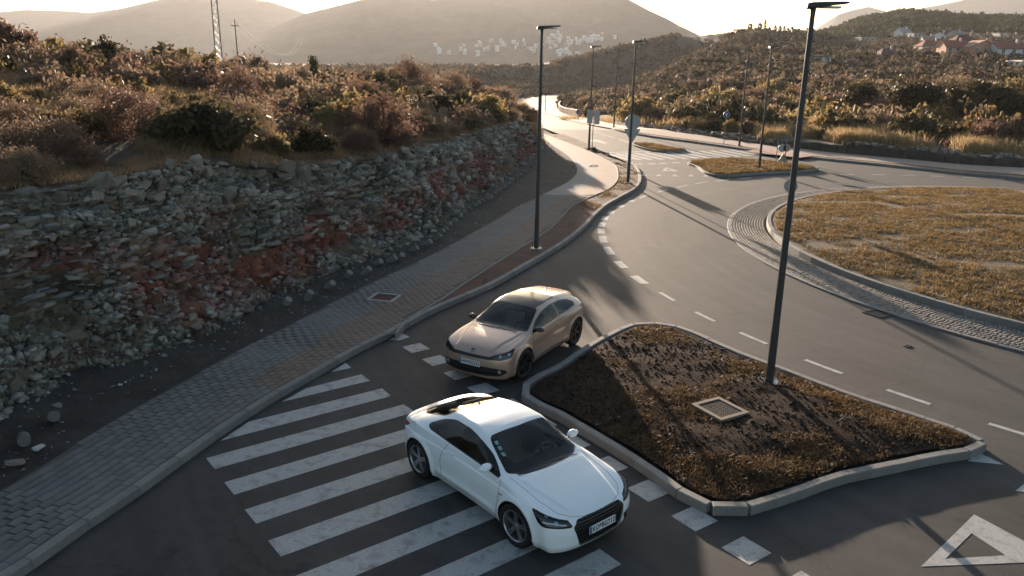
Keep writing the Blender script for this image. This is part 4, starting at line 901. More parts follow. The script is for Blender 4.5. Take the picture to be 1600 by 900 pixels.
def rounded(poly, r=.03, n=4, closed=True):
    P_ = [np.array(p, float) for p in poly]; out = []
    for i in range(len(P_)):
        a, b, c = P_[i-1], P_[i], P_[(i+1) % len(P_)]; u = (a-b)/np.linalg.norm(a-b); v = (c-b)/np.linalg.norm(c-b); rr = min(r, np.linalg.norm(a-b)*.45, np.linalg.norm(c-b)*.45)
        for t in np.linspace(0, 1, n): out.append((1-t)**2*(b+u*rr)+2*t*(1-t)*b+t*t*(b+v*rr))
    return np.array(out)
def basis(plane, side):
    q = math.sqrt(.5); X, Y, Z = np.eye(3)
    return {'xz': (X, Z, Y*side), 'xy': (X, Y, Z), 'yz': (Y, Z, X*side), 'fd': ((Y*side-X)*q, Z, (X+Y*side)*q), 'rd': ((Y*side+X)*q, Z, (Y*side-X)*q)}[plane]
# regions: (name, plane, polygon, test) ; plane 'xz' side, 'xy' top, 'yz' front/back
def build_car(s, regs, arch=.375):
    P, n, m = car_mesh(s); V = P.reshape(-1, 3).copy()
    def normals(V):
        e = 2e-3; f0 = car_field(s, V); N = np.stack([(car_field(s, V+np.eye(3)[i]*e)-f0)/e for i in range(3)], -1); return N/np.linalg.norm(N, axis=1, keepdims=True)
    N = normals(V)
    def where(V, N, plane, side):
        A, B, C = basis(plane, side); nc = N @ C
        if plane == 'xz': return (np.sign(V[:, 1]) == side) & (nc > .22)
        if plane == 'xy': return (nc > .12) & (V[:, 2] > .55)
        if plane in ('fd', 'rd'): return (np.sign(V[:, 1]) == side) & (nc > .25) & ((V[:, 0] > 0) == (plane == 'fd'))
        return (np.sign(V[:, 0]) == side) & (nc > .18)
    # snap vertices to region borders
    moved = np.zeros(len(V), bool)
    for (nm, plane, poly, side) in regs:
        A, B, C = basis(plane, side); mk = where(V, N, plane, side) & ~moved; ix = np.where(mk)[0]; va, vb = V @ A, V @ B
        lo = poly.min(0)-.05; hi = poly.max(0)+.05; ix = ix[(va[ix] > lo[0]) & (va[ix] < hi[0]) & (vb[ix] > lo[1]) & (vb[ix] < hi[1])]
        if not len(ix): continue
        sd, Q = polysd(np.stack([va[ix], vb[ix]], 1), poly); c_ = np.abs(sd) < .0082; jx = ix[c_]; q = Q[c_]
        da = q[:, 0]-va[jx]; db = q[:, 1]-vb[jx]; nc = np.maximum(N[jx] @ C, .25)
        V[jx] += da[:, None]*A+db[:, None]*B-(((N[jx] @ A)*da+(N[jx] @ B)*db)/nc)[:, None]*C; moved[jx] = True
    N = normals(V); idx = np.arange(n*m).reshape(n, m); r = np.roll(idx, -1, 1)
    F = np.stack([idx[:-1].ravel(), r[:-1].ravel(), r[1:].ravel(), idx[1:].ravel()], 1)
    cen = V[F].mean(1); cn = N[F].mean(1); lab = np.zeros(len(F), int); names = ['body']
    for (nm, plane, poly, side) in regs:
        if nm not in names: names.append(nm)
        A, B, C = basis(plane, side); mk = where(cen, cn, plane, side); ins = np.zeros(len(F), bool); ins[mk] = pip(np.stack([cen[mk] @ A, cen[mk] @ B], 1), poly); lab[ins] = names.index(nm)
    # wheel openings
    hole = np.zeros(len(F), bool)
    for cx in (-s.wb/2, s.wb/2):
        r_ = np.hypot(cen[:, 0]-cx, cen[:, 2]-s.rw); hole |= (r_ < arch) & (np.abs(cen[:, 1]) > .52) 
        rr = np.hypot(V[:, 0]-cx, V[:, 2]-s.rw); c_ = (np.abs(rr-arch) < .0105) & (np.abs(V[:, 1]) > .6); k = arch/rr[c_]
        V[c_, 0] = cx+(V[c_, 0]-cx)*k; V[c_, 2] = s.rw+(V[c_, 2]-s.rw)*k
    out = {}
    for i, nm in enumerate(names):
        f = F[(lab == i) & ~hole]; u, inv = np.unique(f, return_inverse=True); out[nm] = (V[u], inv.reshape(-1, 4).astype(np.int32), N[u])
    caps = []
    for row in (0, n-1): caps.append(V[idx[row]])
    return out, V, N
def surf_pt(s, p, d, oz=None):      # march from p inward/outward along d onto the skin
    lo, hi = 0., 2.2; p = np.array(p, float); d = np.array(d, float)
    for _ in range(30):
        m_ = (lo+hi)/2; f = float(car_field(s, (p+d*m_)[None])[0])
        if f > 0: lo = m_
        else: hi = m_
    return p+d*lo
def skin_line(s, pts2, plane, side=1, step=.02):     # drop a 2d polyline onto the skin
    L = np.array(pts2, float); seg = np.r_[0, np.cumsum(np.hypot(*np.diff(L, axis=0).T))]; q = np.linspace(0, seg[-1], max(2, int(seg[-1]/step))); L = np.stack([np.interp(q, seg, L[:, i]) for i in range(2)], 1)
    n = len(L); one = np.ones(n)
    A, B, C = basis(plane, side); h = {'xz': 1.3, 'xy': 1.8, 'yz': 2.6, 'fd': 2.4, 'rd': 2.4}[plane]
    O = L[:, :1]*A+L[:, 1:]*B+C*h; d = -C
    k = np.linspace(0, 2.2, 111); f = car_field(s, O[:, None]+k[None, :, None]*d); i = np.argmax(f < 0, axis=1); lo = k[np.maximum(i-1, 0)]; hi = k[np.maximum(i, 1)]
    for _ in range(14):
        m_ = (lo+hi)/2; f = car_field(s, O+m_[:, None]*d); lo = np.where(f > 0, m_, lo); hi = np.where(f > 0, hi, m_)
    return O+lo[:, None]*d
def ribbon(s, name, lines, width, mt, parent, lift=.0012, closed=False):      # thin strip lying on the skin
    V = []; F = []
    for P_ in lines:
        if closed: P_ = np.vstack([P_, P_[:1]])
        e = 2e-3; f0 = car_field(s, P_); N_ = np.stack([(car_field(s, P_+np.eye(3)[i]*e)-f0)/e for i in range(3)], -1); N_ /= np.linalg.norm(N_, axis=1, keepdims=True)
        T_ = np.gradient(P_, axis=0); B_ = np.cross(T_, N_); B_ /= np.maximum(np.linalg.norm(B_, axis=1, keepdims=True), 1e-9); b0 = len(V); k = len(P_)
        for p, b, n in zip(P_, B_, N_): V += [p-b*width/2+n*(lift-.002), p-b*width/2+n*lift, p+b*width/2+n*lift, p+b*width/2+n*(lift-.002)]
        for i in range(k-1):
            for j in range(3): F.append((b0+4*i+j, b0+4*i+j+1, b0+4*i+4+j+1, b0+4*i+4+j))
    return obj(name, V, F, mt, parent)
tyre_m = mat('tyre_rubber', (.012, .012, .013), .75, noise=.2, nscale=20, spec=.3)
rim_silver = mat('rim_silver', (.40, .40, .42), .32, metal=.9, noise=.05, nscale=5); rim_black = mat('rim_black', (.010, .010, .012), .35, noise=.05, nscale=5, spec=.5)
blackpl = mat('black_plastic', (.012, .012, .013), .45, noise=.1, nscale=20); seam_m = mat('panel_gap', (.012, .012, .013), .8, noise=.05)
white_p = mat('white_car_paint', (.80, .83, .83), .35, coat=1., noise=.02, nscale=2); 
gold_p = mat('champagne_car_paint', (.42, .295, .222), .38, metal=.45, coat=1., noise=.03, nscale=3)
gloss_black = mat('gloss_black', (.008, .008, .009), .12, coat=.6, noise=.05)
dark_glass = mat('dark_roof_glass', (.012, .015, .018), .14, spec=.22, noise=.05)
wind_glass = glass_mat('windscreen_glass', (.84, .88, .86)); side_glass_tt = glass_mat('side_glass', (.42, .40, .38)); tint_glass = glass_mat('tinted_glass', (.38, .34, .30), ior=1.3)
lamp_glass = glass_mat('lamp_lens', (.85, .88, .9)); red_lens = mat('red_lens', (.35, .012, .014), .18, coat=.8, noise=.05); lamp_in = mat('lamp_reflector', (.40, .41, .42), .3, metal=.8, noise=.05); lamp_dk = mat('lamp_bowl', (.03, .033, .036), .3, noise=.05)
int_dark = mat('interior_dark', (.055, .05, .047), .7, noise=.1, nscale=10); int_mid = mat('interior_leather', (.26, .22, .18), .7, noise=.12, nscale=8); chrome = mat('chrome', (.65, .65, .66), .12, metal=1., noise=.02)
plate_w = mat('plate_white', (.62, .64, .64), .45, noise=.05, nscale=6); plate_k = mat('plate_ink', (.02, .02, .02), .6, noise=.05); plate_b = mat('plate_blue', (.05, .09, .22), .5, noise=.05)
def wheel(parent, x, y, side, rw, rim_m, spokes=5, double=True, steer=0, arch_r=.375):
    w_ = empty('wheel', (x, y, rw)); w_.parent = parent; w_.rotation_euler = (0, 0, steer)
    Mx = Matrix.Rotation(R(-90*side), 4, 'X')      # local z -> outward
    hw = .1125; rr = rw-.105
    MB().lathe([(rr, -hw+.01), (rw-.03, -hw), (rw-.006, -hw+.02), (rw, -hw+.05), (rw, hw-.05), (rw-.006, hw-.02), (rw-.03, hw-.002), (rr+.012, hw+.002), (rr, hw-.012), (rr, -hw+.01)], Mx, 48).build('tyre', tyre_m, w_, True)
    m_ = MB(); rim = MB()
    rim.lathe([(rr+.004, hw-.012), (rr+.002, hw-.003), (rr-.008, hw-.002), (rr-.018, hw-.016), (rr-.022, hw-.06), (rr-.03, -hw+.02)], Mx, 48)
    rim.lathe([(0, hw-.02), (.030, hw-.021), (.034, hw-.026), (.036, hw-.05)], Mx, 24)
    rim.lathe([(.0, hw-.034), (.068, hw-.036), (.072, hw-.06)], Mx, 24)
    for i in range(spokes):
        a = 2*math.pi*i/spokes+.3
        for q in ((-.085, .085) if double else (0,)):
            a1 = a+q*2.6; a2 = a+q*1.35; p1 = (.055, a1 if double else a); p2 = (rr-.012, a2)
            wd1, wd2 = (.016, .013) if double else (.035, .028)
            def pt(r, t, off, z): return Mx @ Vector((r*math.cos(t)-off*math.sin(t), r*math.sin(t)+off*math.cos(t), z))
            vs = [pt(.05, a1, -wd1, hw-.032), pt(.05, a1, wd1, hw-.032), pt(rr-.01, a2, wd2, hw-.012), pt(rr-.01, a2, -wd2, hw-.012), pt(.05, a1, -wd1, hw-.07), pt(.05, a1, wd1, hw-.07), pt(rr-.01, a2, wd2, hw-.045), pt(rr-.01, a2, -wd2, hw-.045)]
            rim.add(vs, [(0, 1, 2, 3), (0, 4, 5, 1), (1, 5, 6, 2), (3, 2, 6, 7), (0, 3, 7, 4)])
    rim.build('rim', rim_m, w_)
    MB().lathe([(0, -.02), (.14, -.02), (.145, -.01), (.145, .01), (.0, .012)], Mx, 28).build('brake_disc', mat('brake_steel', (.12, .12, .12), .4, metal=.8, noise=.1), w_)
    return w_
def text_obj(name, body, size, mt, parent, m, ext=.0008, bold=.0):
    cu_ = bpy.data.curves.new(name, 'FONT'); cu_.body = body; cu_.size = size; cu_.extrude = ext; cu_.align_x = 'CENTER'; cu_.align_y = 'CENTER'; cu_.offset = bold; cu_.resolution_u = 3
    to = bpy.data.objects.new(name, cu_); COL.objects.link(to); dg = bpy.context.evaluated_depsgraph_get(); me = bpy.data.meshes.new_from_object(to.evaluated_get(dg)); bpy.data.objects.remove(to); bpy.data.curves.remove(cu_)
    me.name = name; me.materials.clear(); me.materials.append(mt); o = bpy.data.objects.new(name, me); COL.objects.link(o)
    if parent: o.parent = parent
    o.matrix_local = m; return o
def plate(parent, x, z, txt, tilt=8, y=0, sx=1.):
    m = Matrix.Translation((x, y, z)) @ Matrix.Rotation(R(90), 4, 'Z') @ Matrix.Rotation(R(90-tilt), 4, 'X')
    p = MB().box((-.262, -.057, -.006), (.262, .057, .004), m).build('number_plate', plate_w, parent)
    MB().box((-.260, -.055, .004), (-.222, .055, .0052), m).build('blue_band', plate_b, p)
    text_obj('lettering', txt, .098, plate_k, p, m @ Matrix.Translation((.020, -.002, .0045)) @ Matrix.Diagonal((sx, 1, 1, 1)), bold=.0022); return p
def seat(parent, x, y, mt, k=1.):
    b = MB(); b.box((x-.25, y-.24, .30), (x+.25, y+.24, .44)); m = Matrix.Translation((x-.25, y, .40)) @ Matrix.Rotation(R(-20), 4, 'Y')
    b.box((-.07, -.23, 0), (.07, .23, .52*k), m); b.box((-.05, -.13, .53*k), (.05, .13, .68*k), m)
    return b.build('seat', mt, parent, bevel=.035)
def interior(t, s, mt, x0, x1, wheel_y, zf=.30):
    z0 = zf; hwd = .72
    b = MB(); b.box((x1, -hwd, z0), (x0, hwd, z0+.03)); 
    for sd in (-1, 1): b.box((x1, sd*(hwd+.02)-.03, z0), (x0-.25, sd*(hwd+.02)+.03, .80))
    b.box((x1-.02, -hwd, z0), (x1+.10, hwd, .78)); b.box((x0, -.70, .2), (x0+.05, .70, .80)); b.build('cabin', int_dark, t)
    d = MB(); m = Matrix.Identity(4)
    prof = [(x0+.12, .86), (x0-.10, .885), (x0-.30, .88), (x0-.42, .84), (x0-.46, .72), (x0-.40, .55), (x0+.12, .55)]
    V = [(p[0], sd*.70, p[1]) for sd in (-1, 1) for p in prof]; k = len(prof)
    d.add(V, [tuple(range(k)), tuple(range(2*k-1, k-1, -1))]+[((i+1) % k, i, k+i, k+(i+1) % k) for i in range(k)])
    db = d.build('dashboard', int_dark, t, bevel=.02)
    h = MB(); h.lathe([(.0, 0)]*0+[(.13, .0), (.16, .03), (.17, .0)], Matrix.Translation((x0-.38, wheel_y, .90)) @ Matrix.Rotation(R(60), 4, 'Y'), 16); h.build('instrument_hood', int_dark, t)
    sw = MB(); mw = Matrix.Translation((x0-.52, wheel_y, .80)) @ Matrix.Rotation(R(-65), 4, 'Y')
    for i in range(24):
        a, c = 2*math.pi*i/24, 2*math.pi*(i+1)/24; sw.tube(mw @ Vector((.18*math.cos(a), .18*math.sin(a), 0)), mw @ Vector((.18*math.cos(c), .18*math.sin(c), 0)), .016, n=6, cap=False)
    for a in (0, math.pi, -math.pi/2): sw.tube(mw @ Vector((0, 0, 0)), mw @ Vector((.18*math.sin(a), .18*math.cos(a), 0)) if a else mw @ Vector((0, .18, 0)), .018, n=6)
    sw.lathe([(0, .02), (.06, .015), (.065, -.02)], mw, 16); sw.build('steering_wheel', int_mid, t)
    for y in (-.37, .37): seat(t, x0-1.05, y, mt)
    rs = MB(); rs.box((x1+.12, -.6, .32), (x1+.55, .6, .46)); mm = Matrix.Translation((x1+.14, 0, .42)) @ Matrix.Rotation(R(-22), 4, 'Y'); rs.box((-.06, -.6, 0), (.06, .6, .42), mm); rs.build('rear_bench', mt, t, bevel=.03)
    c_ = MB(); c_.box((x0-1.2, -.10, .3), (x0-.4, .10, .52)); c_.build('centre_console', int_dark, t, bevel=.03)
def mirror(t, s, x, y, z, side, mt, sz=1.):
    m = MB(); q = []
    for i in range(9):
        a = math.pi*i/8
        q.append((-.055*math.sin(a)*0, 0))
    V = []; F = []; nu, nv_ = 12, 16
    for i in range(nu+1):
        v = math.pi*i/nu
        for j in range(nv_):
            a = 2*math.pi*j/nv_; X = .085*math.cos(a)*math.sin(v); Z = .068*math.sin(a)*math.sin(v); Y = -.125*math.cos(v)
            if X < 0: X *= .35
            Z *= 1-.25*(Y*side > .06); V.append((x+X*sz, side*(y)+Y*sz, z+Z*sz))
    for i in range(nu):
        for j in range(nv_): F.append((i*nv_+j, i*nv_+(j+1) % nv_, (i+1)*nv_+(j+1) % nv_, (i+1)*nv_+j))
    mr = obj('mirror', V, F, mt, t, True)
    MB().tube((x, side*(y-.16), z-.09), (x, side*(y-.05), z-.035), .028, .02, 8).build('mirror_arm', blackpl, mr)
    MB().box((x-.031, side*y-.075*sz, z-.034), (x-.029, side*y+.075*sz, z+.034)).build('mirror_glass', chrome, mr)
    return mr
def wheel_houses(t, s):
    for cx in (-s.wb/2, s.wb/2):
        for sd in (-1, 1):
            V = []; F = []; n = 24; ys = (.50, .80, .875)
            for i in range(n+1):
                a = math.pi*(-.12+1.24*i/n)
                for y in ys: V.append((cx+(.385)*math.cos(a), sd*y, s.rw+(.385)*math.sin(a)))
            for i in range(n):
                for j in range(2): F.append((i*3+j, i*3+j+1, i*3+3+j+1, i*3+3+j))
            b = len(V); V.append((cx, sd*.50, s.rw)); F += [(b, i*3, (i+1)*3) for i in range(n)]
            obj('wheel_arch', V, F, blackpl, t)
def place_car(t, x, y, a): t.location = (x, y, 0); t.rotation_euler = (0, 0, a)
def mirY(p): return np.array([(a, -b) for a, b in p])[::-1]

# ---------------------------------------------------------------- white coupe
s = tt_shape()
win = rounded([(.84, .885), (.46, 1.085), (.14, 1.19), (-.22, 1.235), (-.62, 1.205), (-.92, 1.115), (-1.14, .995), (-1.03, .960), (-.5, .932)], .09)
door = rounded([(.86, .28), (.86, .70), (.84, .895), (.60, .98), (-.42, 1.05), (-.50, .95), (-.60, .60), (-.54, .28)], .03)
doorline = [(.86, .24), (.86, .60), (.86, .80), (.84, .885)]; doorline2 = [(-.47, .935), (-.57, .78), (-.63, .58), (-.56, .24)]
wsh = rounded([(.84, -.70), (.99, -.50), (1.045, -.25), (1.06, 0), (1.045, .25), (.99, .50), (.84, .70), (.30, .575), (.235, .52), (.26, 0), (.235, -.52), (.30, -.575)], .05)
rwn = rounded([(-.74, -.42), (-.92, -.54), (-1.50, -.56), (-1.64, -.44), (-1.67, 0), (-1.64, .44), (-1.50, .56), (-.92, .54), (-.74, .42), (-.70, 0)], .06)
roof_p = rounded([(.235, -.52), (.235, .52), (-.30, .56), (-.68, .47), (-.68, -.47), (-.30, -.56)], .03)
hoodp = rounded([(1.0, -.66), (1.09, 0), (1.0, .66), (1.4, .68), (1.86, .60), (1.99, .42), (2.03, .30), (2.03, -.30), (1.99, -.42), (1.86, -.60), (1.4, -.68)], .05)
grl = rounded([(-.50, .555), (-.42, .645), (.42, .645), (.50, .555), (.40, .265), (.34, .245), (-.34, .245), (-.40, .265)], .02)
ink = rounded([(.50, .41), (.78, .43), (.84, .36), (.80, .245), (.56, .245)], .015)
hl = rounded([(-.50, .775), (-.56, .768), (-1.01, .668), (-1.085, .590), (-1.06, .578), (-.66, .605), (-.60, .635)], .015)
hlf = rounded([(.56, .568), (.58, .640), (.86, .78), (.87, .60)], .015)
tl = rounded([(-.50, .865), (-.70, .885), (-1.10, .865), (-1.12, .77), (-.80, .75), (-.58, .79)], .02)
tlr = rounded([(.52, .78), (.80, .83), (.90, .80), (.90, .70), (.60, .69)], .02)
pl_ = [('windscreen', 'xy', wsh, 1), ('roof', 'xy', roof_p, 1), ('rear_window', 'xy', rwn, 1), ('bonnet', 'xy', hoodp, 1),
       ('door_r', 'xz', door, -1), ('door_l', 'xz', door, 1), ('side_r', 'xz', win, -1), ('side_l', 'xz', win, 1),
       ('lamp_r', 'fd', hl, -1), ('lamp_l', 'fd', hl, 1), ('tail_r', 'rd', tl, -1), ('tail_l', 'rd', tl, 1),
       ('grille', 'yz', grl, 1), ('intake_l', 'yz', ink, 1), ('intake_r', 'yz', mirY(ink), 1)]
parts, CV, CN = build_car(s, pl_)
tt = empty('parked_car', (0, 0, 0), 0, 'white two door coupe with silver five spoke wheels driving over the near zebra crossing', 'car'); tt.name = 'car'
pm = dict(body=('body', white_p), windscreen=('windscreen', wind_glass), roof=('roof', white_p), rear_window=('rear_window', tint_glass), bonnet=('bonnet', white_p), door_r=('door', white_p), door_l=('door', white_p), side_r=('side_window', side_glass_tt), side_l=('side_window', side_glass_tt),
          lamp_r=('headlight', lamp_glass), lamp_l=('headlight', lamp_glass), tail_r=('tail_light', red_lens), tail_l=('tail_light', red_lens), grille=('grille', blackpl), intake_l=('air_intake', blackpl), intake_r=('air_intake', blackpl))
def add_parts(parts, pm, t):
    po = {}
    for k_, (V, F, N_) in parts.items():
        nm, mt = pm[k_]; V = V.copy()
        if nm in ('grille', 'air_intake'): V -= N_*.022
        o = obj(nm, V, F, mt, t, True); po[k_] = o
        if len(o.data.vertices) == len(N_): o.data.normals_split_custom_set_from_vertices([tuple(v) for v in N_])
        if nm == 'headlight':      # reflector bowl behind the clear lens
            obj('reflector', V-N_*.035, F, lamp_dk, o, True)
            c = V.mean(0)
            for q in (.25, .62):
                i = np.argsort(V[:, 0])[int(len(V)*q)]; cc = V[i]-N_[i]*.020
                MB().lathe([(0, -.004), (.030, -.004), (.034, .006), (.028, .010), (0, .012)], Matrix.Translation(cc) @ Vector(N_[i]).to_track_quat('Z', 'Y').to_matrix().to_4x4(), 14).build('bulb_housing', lamp_in, o)
    return po
tp = add_parts(parts, pm, tt)
for sd in (-1, 1):
    ribbon(s, 'door_gap', [skin_line(s, doorline, 'xz', sd), skin_line(s, doorline2, 'xz', sd)], .007, seam_m, tp['door_l' if sd > 0 else 'door_r'])
    ribbon(s, 'window_seal', [skin_line(s, np.vstack([win, win[:1]]), 'xz', sd)], .014, blackpl, tp['side_l' if sd > 0 else 'side_r'], lift=.003)
    hp = surf_pt(s, (-.38, sd*1.3, .805), (0, -sd, 0)); h = MB(); h.box((-.10, -.012, -.016), (.10, .014, .016), Matrix.Translation((hp[0], hp[1]+sd*.012, hp[2]))); h.build('door_handle', white_p, tp['door_l' if sd > 0 else 'door_r'], bevel=.008)
    ribbon(s, 'lamp_edge', [skin_line(s, np.vstack([hl, hl[:1]]), 'fd', sd)], .006, seam_m, tp['lamp_l' if sd > 0 else 'lamp_r'])
    ribbon(s, 'light_strip', [skin_line(s, [(-.66, .665), (-.82, .650)], 'fd', sd), skin_line(s, [(-.86, .640), (-1.0, .618)], 'fd', sd)], .018, lamp_in, tp['lamp_l' if sd > 0 else 'lamp_r'], lift=-.006)
    mirror(tt, s, .56, .905, .985, sd, white_p, .95)
    ribbon(s, 'side_skirt_line', [skin_line(s, [(-.80, .30), (.80, .30)], 'xz', sd)], .006, seam_m, tp['body'])
ribbon(s, 'bonnet_gap', [skin_line(s, [(.92, -.72), (1.2, -.70), (1.55, -.69), (1.84, -.62), (1.98, -.47), (2.035, -.30), (2.05, 0), (2.035, .30), (1.98, .47), (1.84, .62), (1.55, .69), (1.2, .70), (.92, .72)], 'xy')], .005, seam_m, tp['bonnet'])
ribbon(s, 'windscreen_seal', [skin_line(s, np.vstack([wsh, wsh[:1]]), 'xy')], .022, gloss_black, tp['windscreen'], lift=.002)
ribbon(s, 'rear_window_seal', [skin_line(s, np.vstack([rwn, rwn[:1]]), 'xy')], .014, blackpl, tp['rear_window'], lift=.002)
for i in range(9):
    g_ = MB(); z = .28+i*.042
    for a, b in zip(np.linspace(-.44, .44, 16)[:-1], np.linspace(-.44, .44, 16)[1:]):
        if abs((a+b)/2) < .40+.1*min(1, (z-.24)/.3)-.03:
            p = surf_pt(s, (2.6, a, z), (-1, 0, 0)); q = surf_pt(s, (2.6, b, z), (-1, 0, 0)); g_.tube((p[0]-.012, a, z), (q[0]-.012, b, z), .006, n=4, cap=False)
    g_.build('grille_bar', gloss_black, tp['grille'])
ribbon(s, 'grille_frame', [skin_line(s, np.vstack([grl, grl[:1]]), 'yz', 1)], .016, gloss_black, tp['grille'], lift=.004)
plate(tt, 2.135, .455, 'KO*BG713', 6)
# washer cap: fuel flap ring, shark fin, wiper, stickers
fp_ = surf_pt(s, (-1.42, -1.3, .885), (0, 1, 0)); _e = np.eye(3)*2e-3; nrm = Vector([float(car_field(s, (fp_+_e[i])[None])[0]-car_field(s, fp_[None])[0]) for i in range(3)]).normalized()
MB().lathe([(.078, .0), (.080, .004), (.072, .006), (.066, .003), (0, .004)], Matrix.Translation(tuple(fp_-np.array(nrm)*.0)) @ nrm.to_track_quat('Z', 'Y').to_matrix().to_4x4(), 28).build('fuel_flap', white_p, tt, True)
rp = surf_pt(s, (-.72, 0, 1.8), (0, 0, -1)); fb = MB(); fb.add([(rp[0]-.05, -.014, rp[2]-.004), (rp[0]-.05, .014, rp[2]-.004), (rp[0]+.05, 0, rp[2]-.004), (rp[0]-.048, 0, rp[2]+.040), (rp[0]-.035, 0, rp[2]+.038)], [(0, 1, 2), (0, 3, 1), (1, 3, 4), (1, 4, 2), (0, 2, 4), (0, 4, 3)]); fb.build('antenna_fin', white_p, tt)
stk = mat('inspection_sticker', (.18, .30, .28), .6, noise=.1)
for i in range(3):
    p = surf_pt(s, (.38+.10*i, -.53-.015*i, 1.8), (0, 0, -1)); MB().box((-.038, -.035, -.001), (.038, .035, .001), Matrix.Translation((p[0], p[1], p[2]+.002)) @ Matrix.Rotation(R(27), 4, 'Y')).build('sticker', stk, tp['windscreen'])
for y0_, y1_ in ((-.05, -.60), (.55, .0)):
    L_ = skin_line(s, [(1.035, y0_), (.97, y1_)], 'xy'); ribbon(s, 'wiper', [L_], .018, blackpl, tp['windscreen'], lift=.012)
spoil = skin_line(s, [(-1.86, -.60), (-1.90, 0), (-1.86, .60)], 'xy'); ribbon(s, 'spoiler_gap', [spoil], .012, seam_m, tp['body'])
bp_ = surf_pt(s, (.93, -1.3, .70), (0, 1, 0)); MB().box((-.05, -.003, -.012), (.05, .003, .012), Matrix.Translation(bp_)).build('wing_badge', chrome, tt)
ws_ = []
for x_ in (-s.wb/2, s.wb/2):
    for sd in (-1, 1): wheel(tt, x_, sd*s.tw, sd, s.rw, rim_silver, steer=R(4) if x_ > 0 else 0)
wheel_houses(tt, s); interior(tt, s, int_mid, .95, -1.40, .37)
MB().box((-1.9, -.55, .15), (1.9, .55, .2)).build('underbody', blackpl, tt)
place_car(tt, -.0324, 11.316, -.8669)

# ---------------------------------------------------------------- champagne hatchback coupe
s = vw_shape()
win = rounded([(.82, .93), (.50, 1.09), (.12, 1.225), (-.30, 1.262), (-.80, 1.245), (-1.16, 1.19), (-1.36, 1.09), (-1.30, 1.04), (-.9, 1.0), (-.3, .965)], .05)
door = rounded([(.88, .28), (.88, .72), (.84, .93), (.5, 1.05), (-.44, 1.10), (-.46, .98), (-.56, .60), (-.50, .28)], .03)
doorline = [(.88, .24), (.88, .60), (.87, .82), (.82, .92)]; doorline2 = [(-.46, .975), (-.57, .78), (-.60, .58), (-.52, .24)]
wsh = rounded([(.88, -.70), (1.04, -.50), (1.095, -.25), (1.11, 0), (1.095, .25), (1.04, .50), (.88, .70), (.27, .575), (.18, .53), (.19, 0), (.18, -.53), (.27, -.575)], .05)
pano = rounded([(.18, -.52), (.18, .52), (-.10, .545), (-.68, .53), (-.74, .50), (-.74, -.50), (-.68, -.53), (-.10, -.545)], .03)
hoodp = rounded([(1.04, -.68), (1.13, 0), (1.04, .68), (1.4, .68), (1.86, .62), (2.02, .42), (2.075, .25), (2.075, -.25), (2.02, -.42), (1.86, -.62), (1.4, -.68)], .05)
rwn = rounded([(-.50, 1.0), (-.48, 1.17), (.48, 1.17), (.50, 1.0), (.45, .98), (-.45, .98)], .03)
slot = rounded([(-.55, .632), (-.53, .690), (.53, .690), (.55, .632), (.48, .626), (-.48, .626)], .012)
low = rounded([(-.78, .42), (-.62, .455), (-.3, .47), (.3, .47), (.62, .455), (.78, .42), (.82, .36), (.70, .285), (.4, .255), (-.4, .255), (-.70, .285), (-.82, .36)], .03)
hl = rounded([(-.56, .830), (-.66, .820), (-1.06, .725), (-1.14, .69), (-1.14, .635), (-.95, .625), (-.70, .675)], .02)
hlf = rounded([(.50, .63), (.52, .72), (.88, .83), (.88, .66)], .015)
tl = rounded([(-.40, .965), (-.70, .99), (-.92, .97), (-.98, .84), (-.72, .82), (-.54, .87)], .03)
tlr = rounded([(.52, .96), (.80, 1.0), (.92, .96), (.92, .80), (.56, .80)], .03)
pl_ = [('windscreen', 'xy', wsh, 1), ('roof', 'xy', pano, 1), ('bonnet', 'xy', hoodp, 1), ('door_r', 'xz', door, -1), ('door_l', 'xz', door, 1), ('side_r', 'xz', win, -1), ('side_l', 'xz', win, 1),
       ('lamp_r', 'fd', hl, -1), ('lamp_l', 'fd', hl, 1), ('tail_r', 'rd', tl, -1), ('tail_l', 'rd', tl, 1), ('rear_window', 'yz', rwn, -1),
       ('grille', 'yz', slot, 1), ('intake', 'yz', low, 1)]
parts, CV, CN = build_car(s, pl_, .385)
vw = empty('car', (0, 0, 0), 0, 'champagne gold hatchback coupe with black wheels and dark glass roof behind the white car', 'car')
pm = dict(body=('body', gold_p), windscreen=('windscreen', wind_glass), roof=('glass_roof', dark_glass), rear_window=('rear_window', tint_glass), bonnet=('bonnet', gold_p), door_r=('door', gold_p), door_l=('door', gold_p), side_r=('side_window', glass_mat('side_glass_clear', (.45, .47, .46))), side_l=('side_window', bpy.data.materials.get('side_glass_clear')),
          lamp_r=('headlight', lamp_glass), lamp_l=('headlight', lamp_glass), tail_r=('tail_light', red_lens), tail_l=('tail_light', red_lens), grille=('grille', blackpl), intake=('air_intake', blackpl))
pm['side_l'] = ('side_window', pm['side_r'][1])
tp = add_parts(parts, pm, vw)
